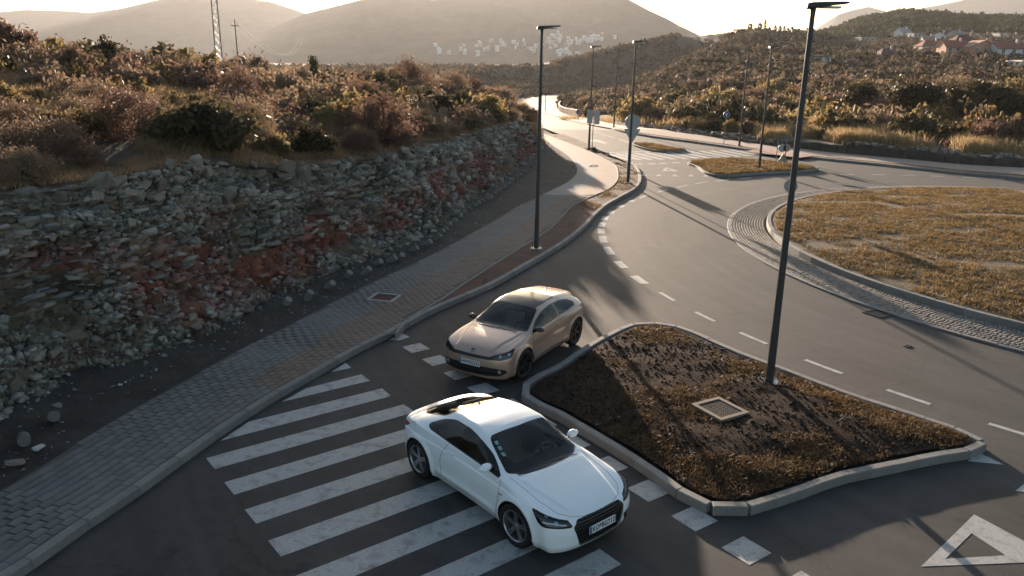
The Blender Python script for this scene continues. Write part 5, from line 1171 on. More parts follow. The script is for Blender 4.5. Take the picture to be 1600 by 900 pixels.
for sd in (-1, 1):
    dk = 'door_l' if sd > 0 else 'door_r'; sk_ = 'side_l' if sd > 0 else 'side_r'
    ribbon(s, 'door_gap', [skin_line(s, doorline, 'xz', sd), skin_line(s, doorline2, 'xz', sd)], .007, seam_m, tp[dk])
    ribbon(s, 'window_seal', [skin_line(s, np.vstack([win, win[:1]]), 'xz', sd), skin_line(s, [(-.47, .975), (-.45, 1.24)], 'xz', sd)], .026, gloss_black, tp[sk_], lift=.003)
    ribbon(s, 'window_pillar', [skin_line(s, [(-.48, .975), (-.46, 1.24)], 'xz', sd)], .085, gloss_black, tp[sk_], lift=.004)
    hp = surf_pt(s, (-.36, sd*1.3, .83), (0, -sd, 0)); MB().box((-.10, -.012, -.016), (.10, .014, .016), Matrix.Translation((hp[0], hp[1]+sd*.012, hp[2]))).build('door_handle', gold_p, tp[dk], bevel=.008)
    mirror(vw, s, .66, .90, .985, sd, gloss_black, .95)
    sk2 = skin_line(s, [(-.84, .235), (.84, .235)], 'xz', sd); ribbon(s, 'black_sill', [sk2], .055, blackpl, tp['body'], lift=.006)
    f_ = surf_pt(s, (2.6, sd*.66, .365), (-1, 0, 0)); MB().lathe([(0, .012), (.030, .010), (.040, .0), (.046, -.01)], Matrix.Translation((f_[0]-.012, f_[1], f_[2])) @ Matrix.Rotation(R(90), 4, 'Y'), 18).build('fog_lamp', lamp_in, tp['intake'])
ribbon(s, 'bonnet_gap', [skin_line(s, [(.96, -.72), (1.2, -.71), (1.55, -.69), (1.76, -.65)], 'xy'), skin_line(s, [(.96, .72), (1.2, .71), (1.55, .69), (1.76, .65)], 'xy')], .006, seam_m, tp['bonnet'])
ribbon(s, 'windscreen_seal', [skin_line(s, np.vstack([wsh, wsh[:1]]), 'xy')], .026, gloss_black, tp['windscreen'], lift=.002)
ribbon(s, 'intake_bar', [skin_line(s, [(-.70, .33), (0, .325), (.70, .33)], 'yz', 1)], .010, gloss_black, tp['intake'], lift=-.005)
for y0_, y1_ in ((-.05, -.60), (.55, .0)): ribbon(s, 'wiper', [skin_line(s, [(1.09, y0_), (1.02, y1_)], 'xy')], .018, blackpl, tp['windscreen'], lift=.012)
plate(vw, 2.165, .51, 'HN*BG222', 6)
bpnt = surf_pt(s, (2.03, 0, 1.5), (0, 0, -1)); mm = Matrix.Translation((bpnt[0], 0, bpnt[2]+.004)) @ Matrix.Rotation(R(35), 4, 'Y')
bd_ = MB().lathe([(0, .004), (.058, .003), (.062, -.004)], mm, 28).build('round_badge', gloss_black, vw)
bl_ = MB(); 
for a, b in (((.045, -.03), (.006, -.012)), ((.006, -.012), (.045, 0)), ((.045, 0), (.006, .012)), ((.006, .012), (.045, .03)), ((-.045, -.022), (-.008, 0)), ((-.008, 0), (-.045, .022)))[:0]: pass
def stroke(pts, w_=.006):
    for a, b in zip(pts[:-1], pts[1:]): bl_.tube(mm @ Vector((a[0], a[1], .0045)), mm @ Vector((b[0], b[1], .0045)), w_/2, n=4)
stroke([(-.048, -.020), (-.006, 0), (-.048, .020)]); stroke([(-.030, -.044), (.045, -.018), (.012, 0), (.045, .018), (-.030, .044)]); 
bl_.lathe([(.056, .003), (.056, .007), (.050, .007), (.050, .003)], mm, 28); bl_.build('emblem', chrome, bd_)
sp_ = MB(); 
for sd in (0,):
    V = []; F = []
    for i, y in enumerate(np.linspace(-.56, .56, 15)):
        p = surf_pt(s, (-1.50, y, 1.8), (0, 0, -1)); z = p[2]; V += [(-1.50, y, z+.004), (-1.69+.10*y*y, y, z-.020), (-1.69+.10*y*y, y, z-.040), (-1.54, y, z-.045)]
    for i in range(14):
        for j in range(3): F.append((i*4+j, i*4+4+j, i*4+4+j+1, i*4+j+1))
    sp_.add(V, F)
sp_.build('roof_spoiler', gold_p, vw, True)
rp = surf_pt(s, (-1.30, 0, 1.8), (0, 0, -1)); MB().tube((rp[0], 0, rp[2]-.01), (rp[0]-.10, 0, rp[2]+.14), .009, .004, 6).tube((rp[0]+.03, 0, rp[2]-.006), (rp[0]-.03, 0, rp[2]+.012), .02, .012, 8).build('antenna', blackpl, vw)
for x_ in (-s.wb/2, s.wb/2):
    for sd in (-1, 1): wheel(vw, x_, sd*s.tw, sd, s.rw, rim_black, steer=R(-3) if x_ > 0 else 0)
wheel_houses(vw, s); interior(vw, s, int_mid, 1.0, -1.40, .37)
MB().box((-1.9, -.55, .15), (1.9, .55, .2)).build('underbody', blackpl, vw)
place_car(vw, .1946, 17.536, -2.0970)
# ================================================================ street furniture
pole_m = mat('lamp_post_paint', (.042, .045, .048), .5, metal=.3, noise=.12, nscale=3); head_m = mat('lamp_head_paint', (.05, .055, .055), .5, metal=.3, noise=.1, nscale=5)
galv = mat('galvanised_steel', (.22, .23, .23), .45, metal=.7, noise=.15, nscale=8); lens_m = mat('lamp_lens_panel', (.45, .45, .43), .25, noise=.05); sign_back = mat('sign_back_grey', (.30, .33, .32), .5, metal=.3, noise=.1, nscale=3)
LH = 7.92
def lamp_meshes():
    P_ = MB().tube((0, 0, .0), (0, 0, 1.2), .088, .082, 14).tube((0, 0, 1.2), (0, 0, LH-.22), .078, .048, 14).mesh('pole', pole_m)
    B_ = MB().box((-.20, -.20, -.12), (.20, .20, .015)).mesh('base_plate', galv, bevel=.006)
    bolt = MB().tube((0, 0, .01), (0, 0, .06), .016, .016, 6).tube((0, 0, .012), (0, 0, .03), .028, .028, 6).mesh('bolt', galv)
    hatch = MB().box((-.045, -.092, .45), (.045, -.080, .80)).mesh('hatch', pole_m, bevel=.004)
    neck = MB().tube((0, 0, LH-.30), (0, 0, LH-.06), .040, .058, 12).mesh('neck', head_m)
    prof = [(-.17, -.07), (-.15, .02), (-.05, .045), (.25, .060), (.60, .070), (.66, .055), (.64, .035), (.40, .0), (.10, -.055), (-.05, -.075)]
    V = []; F = []; k = len(prof)
    for j, y in enumerate((-.14, -.11, .11, .14)):
        q = .75 if j in (0, 3) else 1
        for (x, z) in prof: V.append((x*(q*.1+.9), y*(1-.45*max(0, x)/.66), LH+z*q))
    for j in range(3):
        for i in range(k): F.append((j*k+i, j*k+(i+1) % k, (j+1)*k+(i+1) % k, (j+1)*k+i))
    F += [tuple(range(k-1, -1, -1)), tuple(range(3*k, 4*k))]
    H_ = mesh('lamp_head', V, F, head_m)
    L_ = MB().box((.12, -.07, LH-.062), (.50, .07, LH-.02), Matrix.Translation((0, 0, 0))).mesh('lamp_glass', lens_m)
    return P_, B_, bolt, hatch, neck, H_, L_
LM = lamp_meshes()
lamps = [((1202, 596), .22, 0, 'tallest grey street lamp standing in the soil of the traffic island'), ((838, 388), .14, 0, 'grey street lamp on a white footed base in the verge above the champagne car'), ((981, 285), .15, 0, 'street lamp in front of the round and triangular sign backs on the sunlit verge corner'),
         ((1186, 263), .15, 0, 'street lamp rising from the yellow grass of the far traffic island'), ((1155, 228), .14, math.pi, 'street lamp on the far pavement beside the small blue round sign'), ((920, 235), .14, 0, 'street lamp at the left verge beside the rectangular sign before the far crossing'),
         ((959, 199), .14, math.pi, 'distant street lamp on the far side of the road left of the sign backs'), ((852, 173), .14, math.pi, 'small distant street lamp at the inner bend of the far road')]
def add_lamp(base, ang, label):
    t = empty('street_lamp', base, ang, label, 'street lamp', 'street lamps along the roads')
    kk = (CAM_H-base[2])/CAM_H; t.scale = (1, 1, (CAM_H+1.133*kk-base[2])/LH) if base[1] < 150 else (1, 1, 1)
    pl = link('pole', LM[0], t); bp = link('base_plate', LM[1], t); link('hatch', LM[3], pl)
    for sx in (-1, 1):
        for sy in (-1, 1): link('bolt', LM[2], bp, loc=(sx*.15, sy*.15, 0))
    h = link('lamp_head', LM[5], t); link('neck', LM[4], h); link('lamp_glass', LM[6], h); return t
for (px_, z, a, lab) in lamps: add_lamp(tuple(U(*px_, z)), a, lab)
p = atY(788, 113, 175); zt = float(p[2]); add_lamp((p[0], p[1], zt-LH), 0, 'faraway street lamp showing only its head above the bushes left of the cut')
# ---- signs
def disc(x, y, r, z, th=.02, n=28): return Matrix.Translation((x, y, z)) @ Matrix.Rotation(R(90), 4, 'X')
def sign(name, label, base, items, poles=((0, 0),), ph=3.2, ang=0.):
    t = empty('road_sign', tuple(base), ang, label, 'road sign')
    for (x, y) in poles: MB().tube((x, y, -.2), (x, y, ph), .03, .03, 8).build('pole', galv, t)
    for it in items:
        kind, x, z, sz, m1, m2 = it[:6]
        if kind == 'round':
            b = MB().lathe([(0, -.012), (sz, -.012), (sz, .012), (0, .012)], Matrix.Translation((x, -.045, z)) @ Matrix.Rotation(R(90), 4, 'X'), 28).build('sign_plate', m1, t)
            if m2: MB().lathe([(0, .014), (sz*.85, .014), (sz*.86, .012)], Matrix.Translation((x, -.045, z)) @ Matrix.Rotation(R(90), 4, 'X'), 28).build('sign_face', m2, b)
        elif kind == 'tri':
            up_ = it[6]; r_ = sz*.577; pts = [(r_*math.cos(R(90*up_+120*k)), r_*math.sin(R(90*up_+120*k))) for k in range(3)]
            pts = [tuple(q) for q in rounded(pts, .06)]
            b = MB().prism(pts, -.01, .01, Matrix.Translation((x, -.045, z)) @ Matrix.Rotation(R(90), 4, 'X')).build('sign_plate', m1, t)
        else:
            w_, h_ = sz; b = MB().box((x-w_/2, -.055, z-h_/2), (x+w_/2, -.035, z+h_/2)).build('sign_plate', m1, t)
        MB().box((x-.12, -.036, z-.02), (x+.12, .035, z+.02)).build('clamp', galv, b)
    return t
def zat(x, y, Y): return float(atY(x, y, Y)[2])
b = np.array([atY(988, 200, 46.6)[0], 46.6, .12])
sign('s', 'grey backs of a round sign above an inverted triangle sign on the sunlit verge corner', b, [('round', 0, zat(988, 191, 46.6)-.12, .45, sign_back, None), ('tri', .0, zat(988, 209, 46.6)-.12, .98, sign_back, None, -1)], ph=zat(988, 180, 46.6)-.12)
b = U(925, 237, .13); Yb = b[1]
sign('s', 'pair of pale rectangular sign panels on one pole beside the left verge street lamp', b, [('rect', -.28, zat(919, 185, Yb), (.42, 1.0), sign_back, None), ('rect', .26, zat(929, 186, Yb), (.42, 1.05), mat('sign_panel_pale', (.40, .36, .34), .5, noise=.1), None)], ph=zat(925, 176, Yb))
blue = mat('sign_blue', (.03, .07, .16), .4, noise=.05); whitep = mat('sign_white', (.6, .6, .6), .4, noise=.05)
b = U(1131, 224.6, .14)
s3 = sign('s', 'small round blue sign with white arrow on the far pavement edge before the dry grass', b, [('round', 0, zat(1134.5, 180, b[1])-.1, .30, galv, blue)], ph=zat(1134, 175, b[1]))
pl3 = [c for c in s3.children if c.name.startswith('sign_plate')][0]; zz_ = zat(1134.5, 180, b[1])-.1
MB().prism([(-.03, -.15), (.03, -.15), (.03, .02), (.10, .02), (0, .16), (-.10, .02), (-.03, .02)], .015, .019, Matrix.Translation((0, -.045, zz_)) @ Matrix.Rotation(R(90), 4, 'X')).build('arrow', whitep, pl3)
b = U(903.5, 189, .14); sign('s', 'distant round sign with pale rim in front of the curved wall by the far road', b, [('round', 0, zat(904, 160, b[1])-.1, .40, whitep, mat('sign_red_rim', (.25, .10, .10), .5, noise=.05))], ph=zat(904, 155, b[1])+.1)
b = U(1220, 258, .15); Yb = b[1]; xo = lambda x: atY(x, 240, Yb)[0]-b[0]
t = sign('s', 'two pole sign frame with round plates above a triangular plate on the far traffic island', b, [('round', xo(1221), zat(1221, 231, Yb)-.15, .28, sign_back, None), ('round', xo(1228), zat(1228, 231, Yb)-.15, .26, mat('sign_back_warm', (.30, .26, .22), .5, metal=.2, noise=.1), None), ('tri', xo(1224), zat(1224, 248, Yb)-.15, .72, mat('sign_back_warm', (.3, .26, .22)), None, 1)], poles=((xo(1216), .3), (xo(1226.5), -.1)), ph=zat(1225, 213, Yb)-.15)
MB().tube((xo(1214), .3, zat(1214, 217, Yb)-.15), (xo(1230), -.1, zat(1230, 211, Yb)-.15), .03, .03, 6).build('crossbar', galv, t)
b = U(1235, 341, .1); sign('s', 'round grey sign back half hidden behind the tallest street lamp at the roundabout edge', b, [('round', -.14, zat(1229, 291, b[1])-.1, .30, sign_back, None)], ph=zat(1229, 281, b[1]), ang=R(-35))
# ---- curved low wall by the far road
wl = smooth_line([U(*q, .1) for q in ((875, 165), (872, 170), (875, 174.5), (882, 178), (891, 180.5), (902, 183.5))], .5); V = []; F = []
wd_ = np.gradient(wl[:, :2], axis=0); wn = np.stack([-wd_[:, 1], wd_[:, 0]], 1)/np.linalg.norm(wd_, axis=1)[:, None]
def wallstrip(h0, h1, o0, o1):
    V = []; F = []
    for q, nn in zip(wl, wn): V += [(q[0]+nn[0]*o0, q[1]+nn[1]*o0, q[2]+h0), (q[0]+nn[0]*o0, q[1]+nn[1]*o0, q[2]+h1), (q[0]+nn[0]*o1, q[1]+nn[1]*o1, q[2]+h1), (q[0]+nn[0]*o1, q[1]+nn[1]*o1, q[2]+h0)]
    for i in range(len(wl)-1):
        for j in range(4): F.append((4*i+j, 4*i+4+j, 4*i+4+(j+1) % 4, 4*i+(j+1) % 4))
    F += [(0, 1, 2, 3), tuple(4*(len(wl)-1)+j for j in (3, 2, 1, 0))]; return V, F
t = empty('curved_wall', (0, 0, 0), 0, 'low curved brown wall with pale coping at the bend of the far pavement', 'wall')
V, F = wallstrip(-.3, 1.15, 0, .25); obj('wall_body', V, F, mat('wall_brown', (.085, .055, .042), .95, noise=.3, nscale=2, spec=.02), t); V, F = wallstrip(1.152, 1.30, -.05, .30); obj('coping', V, F, mat('coping_stone', (.30, .26, .22), .85, noise=.15), t)

# ================================================================ plants
def leaf_mat(name, c1, c2, tr=.4, rnd=.25, rough=.6): return mat(name, c1, rough, col2=c2, nscale=1.6, objrand=rnd, trans=tr, spec=.25)
M_dark = leaf_mat('evergreen_leaves', (.048, .044, .024), (.080, .064, .032), .45); M_olive = leaf_mat('olive_leaves', (.15, .115, .050), (.22, .155, .07), .55)
M_red = leaf_mat('russet_twigs', (.165, .10, .072), (.12, .078, .056), .45); M_brown = leaf_mat('brown_twigs', (.215, .148, .098), (.155, .11, .076), .45); M_bark = mat('bark', (.06, .048, .038), .9, noise=.3, nscale=5)
M_straw = leaf_mat('straw', (.42, .30, .16), (.28, .20, .10), .5, 0); M_turf = leaf_mat('turf_blades', (.25, .16, .066), (.13, .09, .04), .4, 0); M_dryg = leaf_mat('dry_brown_grass', (.34, .22, .12), (.22, .145, .082), .55, 0)
def crown_pts(q, n, ncl, shape=(1, 1, .8), z0=.15, spread=.2, cone=False):
    cl = []
    while len(cl) < ncl:
        v = q.uniform(-1, 1, 3); v[2] = q.uniform(0, 1)
        r = math.hypot(v[0], v[1]); lim = (1-v[2])*.9+.08 if cone else math.sqrt(max(0, 1-(v[2]-.35)**2/.45))
        if r < lim and (r > lim*.35 or v[2] > .6): cl.append((v[0]*shape[0]*q.uniform(.8, 1.1), v[1]*shape[1]*q.uniform(.8, 1.1), z0+v[2]*shape[2]*q.uniform(.85, 1.15)))
    cl = np.array(cl); k = q.integers(len(cl), size=n); s_ = spread*q.uniform(.6, 1.3, len(cl))[k]
    return cl, cl[k]+q.normal(size=(n, 3))*s_[:, None]*np.array([1, 1, .75])
def leaf_quads(q, P_, sz, elong=1.7):
    n = len(P_); a = q.normal(size=(n, 3)); a /= np.linalg.norm(a, axis=1, keepdims=True); b = np.cross(a, q.normal(size=(n, 3))); b /= np.linalg.norm(b, axis=1, keepdims=True); s_ = sz*q.uniform(.6, 1.4, n)[:, None]
    V = np.stack([P_-a*s_*elong*.5, P_+b*s_*.5, P_+a*s_*elong*.5, P_-b*s_*.5], 1).reshape(-1, 3); return V, np.arange(4*n, dtype=np.int32).reshape(n, 4)
def twigs(q, cl, n, r=.010, base=(0, 0, 0)):
    V = []; F = []
    for i in range(n):
        c = cl[i % len(cl)]; p0 = np.array([q.normal()*.05, q.normal()*.05, -.05]); mid = c*np.array([.45, .45, .55])+q.normal(size=3)*.06; pts = [p0, mid, c]
        for j in range(2):
            a, b_ = pts[j], pts[j+1]; w0 = r*(2.2-j); w1 = r*(1.2-j*.7); d = q.normal(size=3); d = np.cross(b_-a, d); d /= np.linalg.norm(d)+1e-9; e = np.cross(b_-a, d); e /= np.linalg.norm(e)+1e-9; k = len(V)
            for (pt, w_) in ((a, w0), (b_, w1)):
                for t_ in range(3): V.append(pt+(d*math.cos(t_*2.094)+e*math.sin(t_*2.094))*w_)
            F += [(k+t_, k+(t_+1) % 3, k+3+(t_+1) % 3) for t_ in range(3)]+[(k+t_, k+3+(t_+1) % 3, k+3+t_) for t_ in range(3)]
    return np.array(V), np.array(F, np.int32)
BUSH = {}
def bush_variants(kind, mt, nv, n, ncl, sz, shape, spread, cone=False, twn=40, elong=1.7):
    out = []
    for v in range(nv):
        q = np.random.default_rng(hash(kind) % 1000 if False else sum(map(ord, kind))*7+v); cl, P_ = crown_pts(q, n, ncl, shape, .12, spread, cone); P_[:, 2] = np.abs(P_[:, 2])
        V, F = leaf_quads(q, P_, sz, elong); me = mesh('foliage', V, F, mt); TV, TF = twigs(q, cl, twn); tm = mesh('branches', TV, TF, M_bark); out.append((me, tm))
    BUSH[kind] = out
bush_variants('dark', M_dark, 4, 4200, 42, .085, (1, 1, .85), .15); bush_variants('olive', M_olive, 3, 3800, 40, .085, (1, 1, .85), .15)
bush_variants('red', M_red, 3, 4800, 44, .034, (1, 1, 1.0), .19, elong=4, twn=90); bush_variants('brown', M_brown, 4, 4800, 44, .030, (1, 1, .9), .20, elong=4, twn=110)
bush_variants('cone', M_dark, 1, 3200, 45, .08, (.55, .55, 1.9), .12, cone=True)
for k_, mt_ in (('dark', M_dark), ('olive', M_olive), ('brown', M_brown), ('red', M_red)): bush_variants('far_'+k_, mt_, 3, 1100, 26, .13 if k_ in ('dark', 'olive') else .09, (1, 1, .85), .18, twn=16, elong=1.7 if k_ in ('dark', 'olive') else 3)
def bare_tree(seed):
    q = np.random.default_rng(seed); m = MB()
    def br(p, d, l, r, dep):
        e = p+d*l; m.tube(p, e, r, r*.65, 4, False)
        if dep == 0: return
        for _ in range(3 if dep > 1 else 4):
            nd = d+Vector(q.normal(size=3))*.42; nd.z = abs(nd.z)*.8+.25; br(p+(e-p)*q.uniform(.6, 1), nd.normalized(), l*q.uniform(.55, .8), r*.6, dep-1)
    br(Vector((0, 0, -.1)), Vector((0, 0, 1)), .35, .022, 4); return m.mesh('branches', M_bark)
BARE = [bare_tree(5), bare_tree(9)]
def put_bush(name, kind, p, r, label, cat='bush', group=None, parts=True, zs=1., tree=False):
    V_ = BUSH[kind]; me, tm = V_[rng.integers(len(V_))]; a = rng.uniform(0, 6.28); sc = (r*rng.uniform(.9, 1.1), r*rng.uniform(.9, 1.1), r*zs*rng.uniform(.9, 1.1))
    if not parts:
        o = link(name, me, None, loc=p, rot=(0, 0, a), scale=sc); o.name = name; return tag(o, label, cat, group)
    t = empty(name, p, a, label, cat, group); t.scale = sc
    f = link('foliage', me, t); b = link('branches', tm, t)
    if tree:
        f.location = (0, 0, .75); b.location = (0, 0, .75); h = MB().tube((0, 0, -.1), (0.05, 0, .95), .075, .045, 7).tube((0, 0, .35), (-.3, .1, 1.05), .04, .02, 6).build('trunk', M_bark, t)
    return t
def pz(x, y): return float(plateau_xy(np.array(x), np.array(y)))
prom = [(115, 222, 50, 'olive', 'yellow green leafy shrub standing alone in the dry grass at far left'), (322, 236, 66, 'dark', 'large dark shrub directly above the pile of pale boulders'), (425, 243, 33, 'olive', 'sunlit olive shrub right of the large dark shrub at the rock edge'),
        (487, 240, 34, 'dark', 'dark rounded shrub between the two sunlit olive shrubs at the rock edge'), (600, 224, 50, 'red', 'tall russet shrub near the middle of the rock edge'), (527, 200, 34, 'olive', 'sunlit shrub behind the edge shrubs, left of the tall russet one'), (252, 137, 26, 'olive', 'olive shrub on the slope below the bare twiggy tree'),
        (155, 96, 22, 'dark', 'dark round shrub breaking the skyline at upper left'), (492, 132, 24, 'cone', 'conical dark evergreen standing up from the ridge under the sun glow'), (640, 142, 34, 'red', 'broad russet tree group on the ridge right of the sun glow'), (706, 150, 28, 'brown', 'brown bushy clump on the ridge above the rock cut'),
        (40, 282, 44, 'brown', 'dry brown shrub at the left frame edge above the rocks'), (560, 232, 26, 'olive', 'low sunlit shrub at the rock edge left of the russet shrub'), (725, 175, 22, 'dark', 'dark shrub on the plateau near its right end'), (560, 160, 26, 'red', 'russet shrub on the mid slope left of the ridge clumps'), (785, 160, 18, 'brown', 'low brown shrub near the tip of the plateau'),
        (290, 108, 22, 'dark', 'dark shrub on the ridge right of the bare twiggy tree'), (380, 165, 34, 'red', 'russet shrub below the lattice mast'), (205, 112, 24, 'brown', 'brown shrub on the ridge left of the bare twiggy tree'), (660, 205, 24, 'brown', 'brown shrub at the rock edge right of the tall russet shrub')]
kmap = {}
for (x, y, r, kind, lab) in prom:
    h = ray_hit(x, y, plateau_xy); 
    if h is None: continue
    put_bush('shrub', kind, tuple(h-[0, 0, .05]), r/1212*h[1]*1.0, lab, 'shrub', zs=1.15 if kind != 'cone' else 1.0)
for (x, y, hp, k_) in ((255, 88, 26, 0), (400, 112, 44, 1), (438, 108, 30, 0), (128, 72, 18, 1)):
    h = ray_hit(x, y, plateau_xy)
    if h is None: continue
    t = empty('bare_tree', tuple(h), rng.uniform(0, 6), {255: 'bare twiggy tree standing on the ridge against the pale mountain', 400: 'tall bare tree right of the lattice mast on the hazy ridge', 438: 'smaller bare tree right of the tall bare one in the glow', 128: 'thin bare tree on the skyline at upper left'}[x], 'tree'); s_ = hp/1212*h[1]/1.25; t.scale = (s_,)*3
    link('branches', BARE[k_], t)
cnt = 0; tries = 0; placed = []
while cnt < 190 and tries < 9000:
    tries += 1; u = rng.uniform(-120, 850); ye, _ = near_edge(np.array(u)); yr = np.interp(u, cu, Yr); Y = float(ye)+.4+(yr*1.12-float(ye))*rng.uniform(0, 1)**.9; x = (u-806)/1263*Y; r = rng.uniform(.45, 1.15)*(1+.4*(Y > 40)); 
    if Y-float(ye) < 3: r *= .6
    if u > 780: r *= .6
    if any((x-a)**2+(Y-b_)**2 < (.75*(r+c_))**2 for a, b_, c_ in placed): continue
    if 0 < Y-float(ye) < .8 and u > 700: continue
    placed.append((x, Y, r)); kind = rng.choice(['dark', 'olive', 'red', 'brown'], p=[.20, .20, .22, .38]); kk = kind if Y < 32 else 'far_'+kind
    z1 = 'at the far left' if u < 170 else 'left of the lattice mast' if u < 330 else 'between mast and sun glow' if u < 560 else 'right of the sun glow' if u < 720 else 'near the tip of the plateau'; f_ = (Y-float(ye))/(yr-float(ye)); z2 = 'at the rock edge' if f_ < .22 else 'on the middle slope' if f_ < .7 else 'on the skyline ridge'; SZ = 'small ' if r < .75 else 'big '; zn = ' '+z2+' '+z1
    put_bush('scrub_bush', kk, (x, Y, pz(x, Y)-.06), r, {'dark': SZ+'dark bush'+zn, 'olive': SZ+'olive bush'+zn, 'red': SZ+'russet bush'+zn, 'brown': SZ+'brown bush'+zn}[kind], 'bush', {'dark': 'dark scrub bushes above the rock cut', 'olive': 'olive scrub bushes above the rock cut', 'red': 'russet scrub bushes above the rock cut', 'brown': 'brown scrub bushes above the rock cut'}[kind], parts=False, zs=1.1); cnt += 1
_eY = E_[:, 1]
for i, Yb in enumerate(np.arange(35.5, 59.5, 1.7)):  # bush row added on the crest to close gaps in the road's shadow
    j = int(np.argmin(np.abs(_eY[:int(np.argmax(_eY > 62))]-Yb))); e_ = E_[j]+BN[j]*rng.uniform(.7, 1.5); kd = ['far_brown', 'far_red', 'far_dark', 'far_brown'][i % 4]
    put_bush('shade_row_bush', kd, (e_[0], e_[1], pz(e_[0], e_[1])-.05), rng.uniform(.62, .85), {'far_brown': 'low brown bush in the row added for road shade along the far crest of the rock cut', 'far_red': 'low russet bush in the row added for road shade along the far crest of the rock cut', 'far_dark': 'low dark bush in the row added for road shade along the far crest of the rock cut'}[kd], 'bush', 'added row of low bushes shading the road from the far crest of the rock cut', parts=False, zs=1.15)
# ---- grass as joined blades
def blades(name, P_, hgt, wid, nb, mt, lean=.35, spread=.06, parent=None, wind=(.0, .0), hs=None):
    n = len(P_); k = np.repeat(np.arange(n), nb); m = len(k); b0 = P_[k]+np.c_[rng.normal(0, spread, m), rng.normal(0, spread, m), np.zeros(m)-.02]
    h = hgt*rng.uniform(.5, 1.25, m)*(rng.uniform(.7, 1.2, n)*(hs if hs is not None else 1.))[k]; d = rng.normal(0, lean, (m, 2))+np.array(wind); t = np.c_[b0[:, :2]+d*h[:, None], b0[:, 2]+h]; a = rng.uniform(0, math.pi, m); w2 = np.c_[np.cos(a), np.sin(a), np.zeros(m)]*wid*rng.uniform(.6, 1.3, m)[:, None]
    mid = (b0+t)/2+np.c_[-d*h[:, None]*.15, h*.08]
    V = np.stack([b0-w2/2, b0+w2/2, mid+w2*.4, mid-w2*.4, t], 1).reshape(-1, 3); i = np.arange(m, dtype=np.int32)[:, None]*5
    F = np.vstack([np.hstack([i, i+1, i+2]), np.hstack([i, i+2, i+3]), np.hstack([i+3, i+2, i+4])]); o = obj(name, V, F, mt, parent); o['kind'] = 'stuff'; return o
def lab2(o, l, c): o['label'] = l; o['category'] = c
# plateau cover
N_ = 42000; u = rng.uniform(-140, 852, N_); ye, _ = near_edge(u); yr = np.interp(u, cu, Yr); Y = ye+.05+(yr*1.05-ye)*rng.uniform(0, 1, N_)**1.25; x = (u-806)/1263*Y; keep_ = (fbm(x*.35, Y*.35, 3, 40) > .38) & ((u < 790) | (Y-ye > .3)); x, Y = x[keep_], Y[keep_]
P_ = np.c_[x, Y, plateau_xy(x, Y)]; half = (rng.random(len(P_)) < .70) | (Y-near_edge(colu(x, Y))[0] < 3.5); edge_thin = (Y-near_edge(colu(x, Y))[0] > 1.2) | (rng.random(len(P_)) < .35); P_ = P_[edge_thin]; half = half[edge_thin]
ed_ = P_[:, 1]-near_edge(colu(P_[:, 0], P_[:, 1]))[0]; HS = np.clip(ed_/4.5, .28, 1)*(.45+1.1*fbm(P_[:, 0]*.9, P_[:, 1]*.9, 3, 44))
lab2(blades('dry_grass', P_[half], .50, .020, 7, M_dryg, .5, .14, hs=HS[half]), 'dry brown grass and weeds covering the hillside above the rock cut', 'dry grass')
lab2(blades('pale_grass', P_[~half], .46, .018, 6, M_straw, .45, .12, hs=HS[~half]), 'pale straw coloured grass between the scrub bushes on the hillside', 'dry grass')
# roundabout and islands
def poly_pts(poly, n, zf, thr=None, sc=.6, k=0, edge=.12):
    q = np.array([p_[:2] for p_ in poly]); lo, hi = q.min(0), q.max(0); a = rng.uniform(lo, hi, (n, 2)); a = a[pip(a, q)]; d = pdist(a, q, True); a = a[d > edge]; d = d[d > edge]
    if thr is not None: m = fbm(a[:, 0]*sc, a[:, 1]*sc, 4, k)+rng.normal(0, .04, len(a)) > thr; a = a[m]; d = d[m]
    return np.c_[a, zf(a, d)]
ang = rng.uniform(0, 6.283, 60000); rr_ = (R_IN-.35)*np.sqrt(rng.uniform(0, 1, 60000)); a = np.c_[RC[0]+rr_*np.cos(ang), RC[1]+rr_*np.sin(ang)]; m_ = (colu(a[:, 0], a[:, 1]) < 1850) & (fbm(a[:, 0]*.6, a[:, 1]*1.1, 4, 17)+rng.normal(0, .07, len(a)) > .40); a = a[m_]
P_ = np.c_[a, dome(a, R_IN-.15-np.hypot(*(a-RC).T))]
lab2(blades('lawn_grass', P_, .11, .022, 6, M_turf, .6, .07), 'short yellowed grass growing on the roundabout', 'grass')
P_ = poly_pts(iA, 32000, soilA, .50, .55, 23); kx, ky = proj(P_); w_ = np.clip((kx-880)/260, .12, 1); P_ = P_[rng.random(len(P_)) < w_]
lab2(blades('island_grass', P_, .058, .012, 6, leaf_mat('island_blades', (.15, .09, .038), (.075, .05, .022), .4, 0), .7, .05), 'sparse orange brown grass on the soil of the near traffic island', 'grass')
P_ = np.vstack([poly_pts(iB, 16000, bumpy(.15, .05, 1.5, 4)), poly_pts(iC, 3000, bumpy(.13, .05, 1.5, 4)), poly_pts(vr, 14000, bumpy(.14, .03, 1.5, 6, .2), .48, .4, 3)])
lab2(blades('far_grass', P_, .13, .035, 4, M_turf, .5, .08), 'yellow green grass on the far traffic islands and far verge', 'grass')
vp = [p_ for p_ in vpoly if p_[1] > 38]; 
if len(vp) > 3:
    P_ = poly_pts(vpoly, 16000, bumpy(.14, .035, 2, 6), .50, .8, 5); P_ = P_[(P_[:, 1] > 30) | (rng.random(len(P_)) < .2)]; lab2(blades('verge_grass', P_, .10, .02, 5, M_turf, .6, .06), 'thin grass in the verge between left pavement and kerb', 'grass')
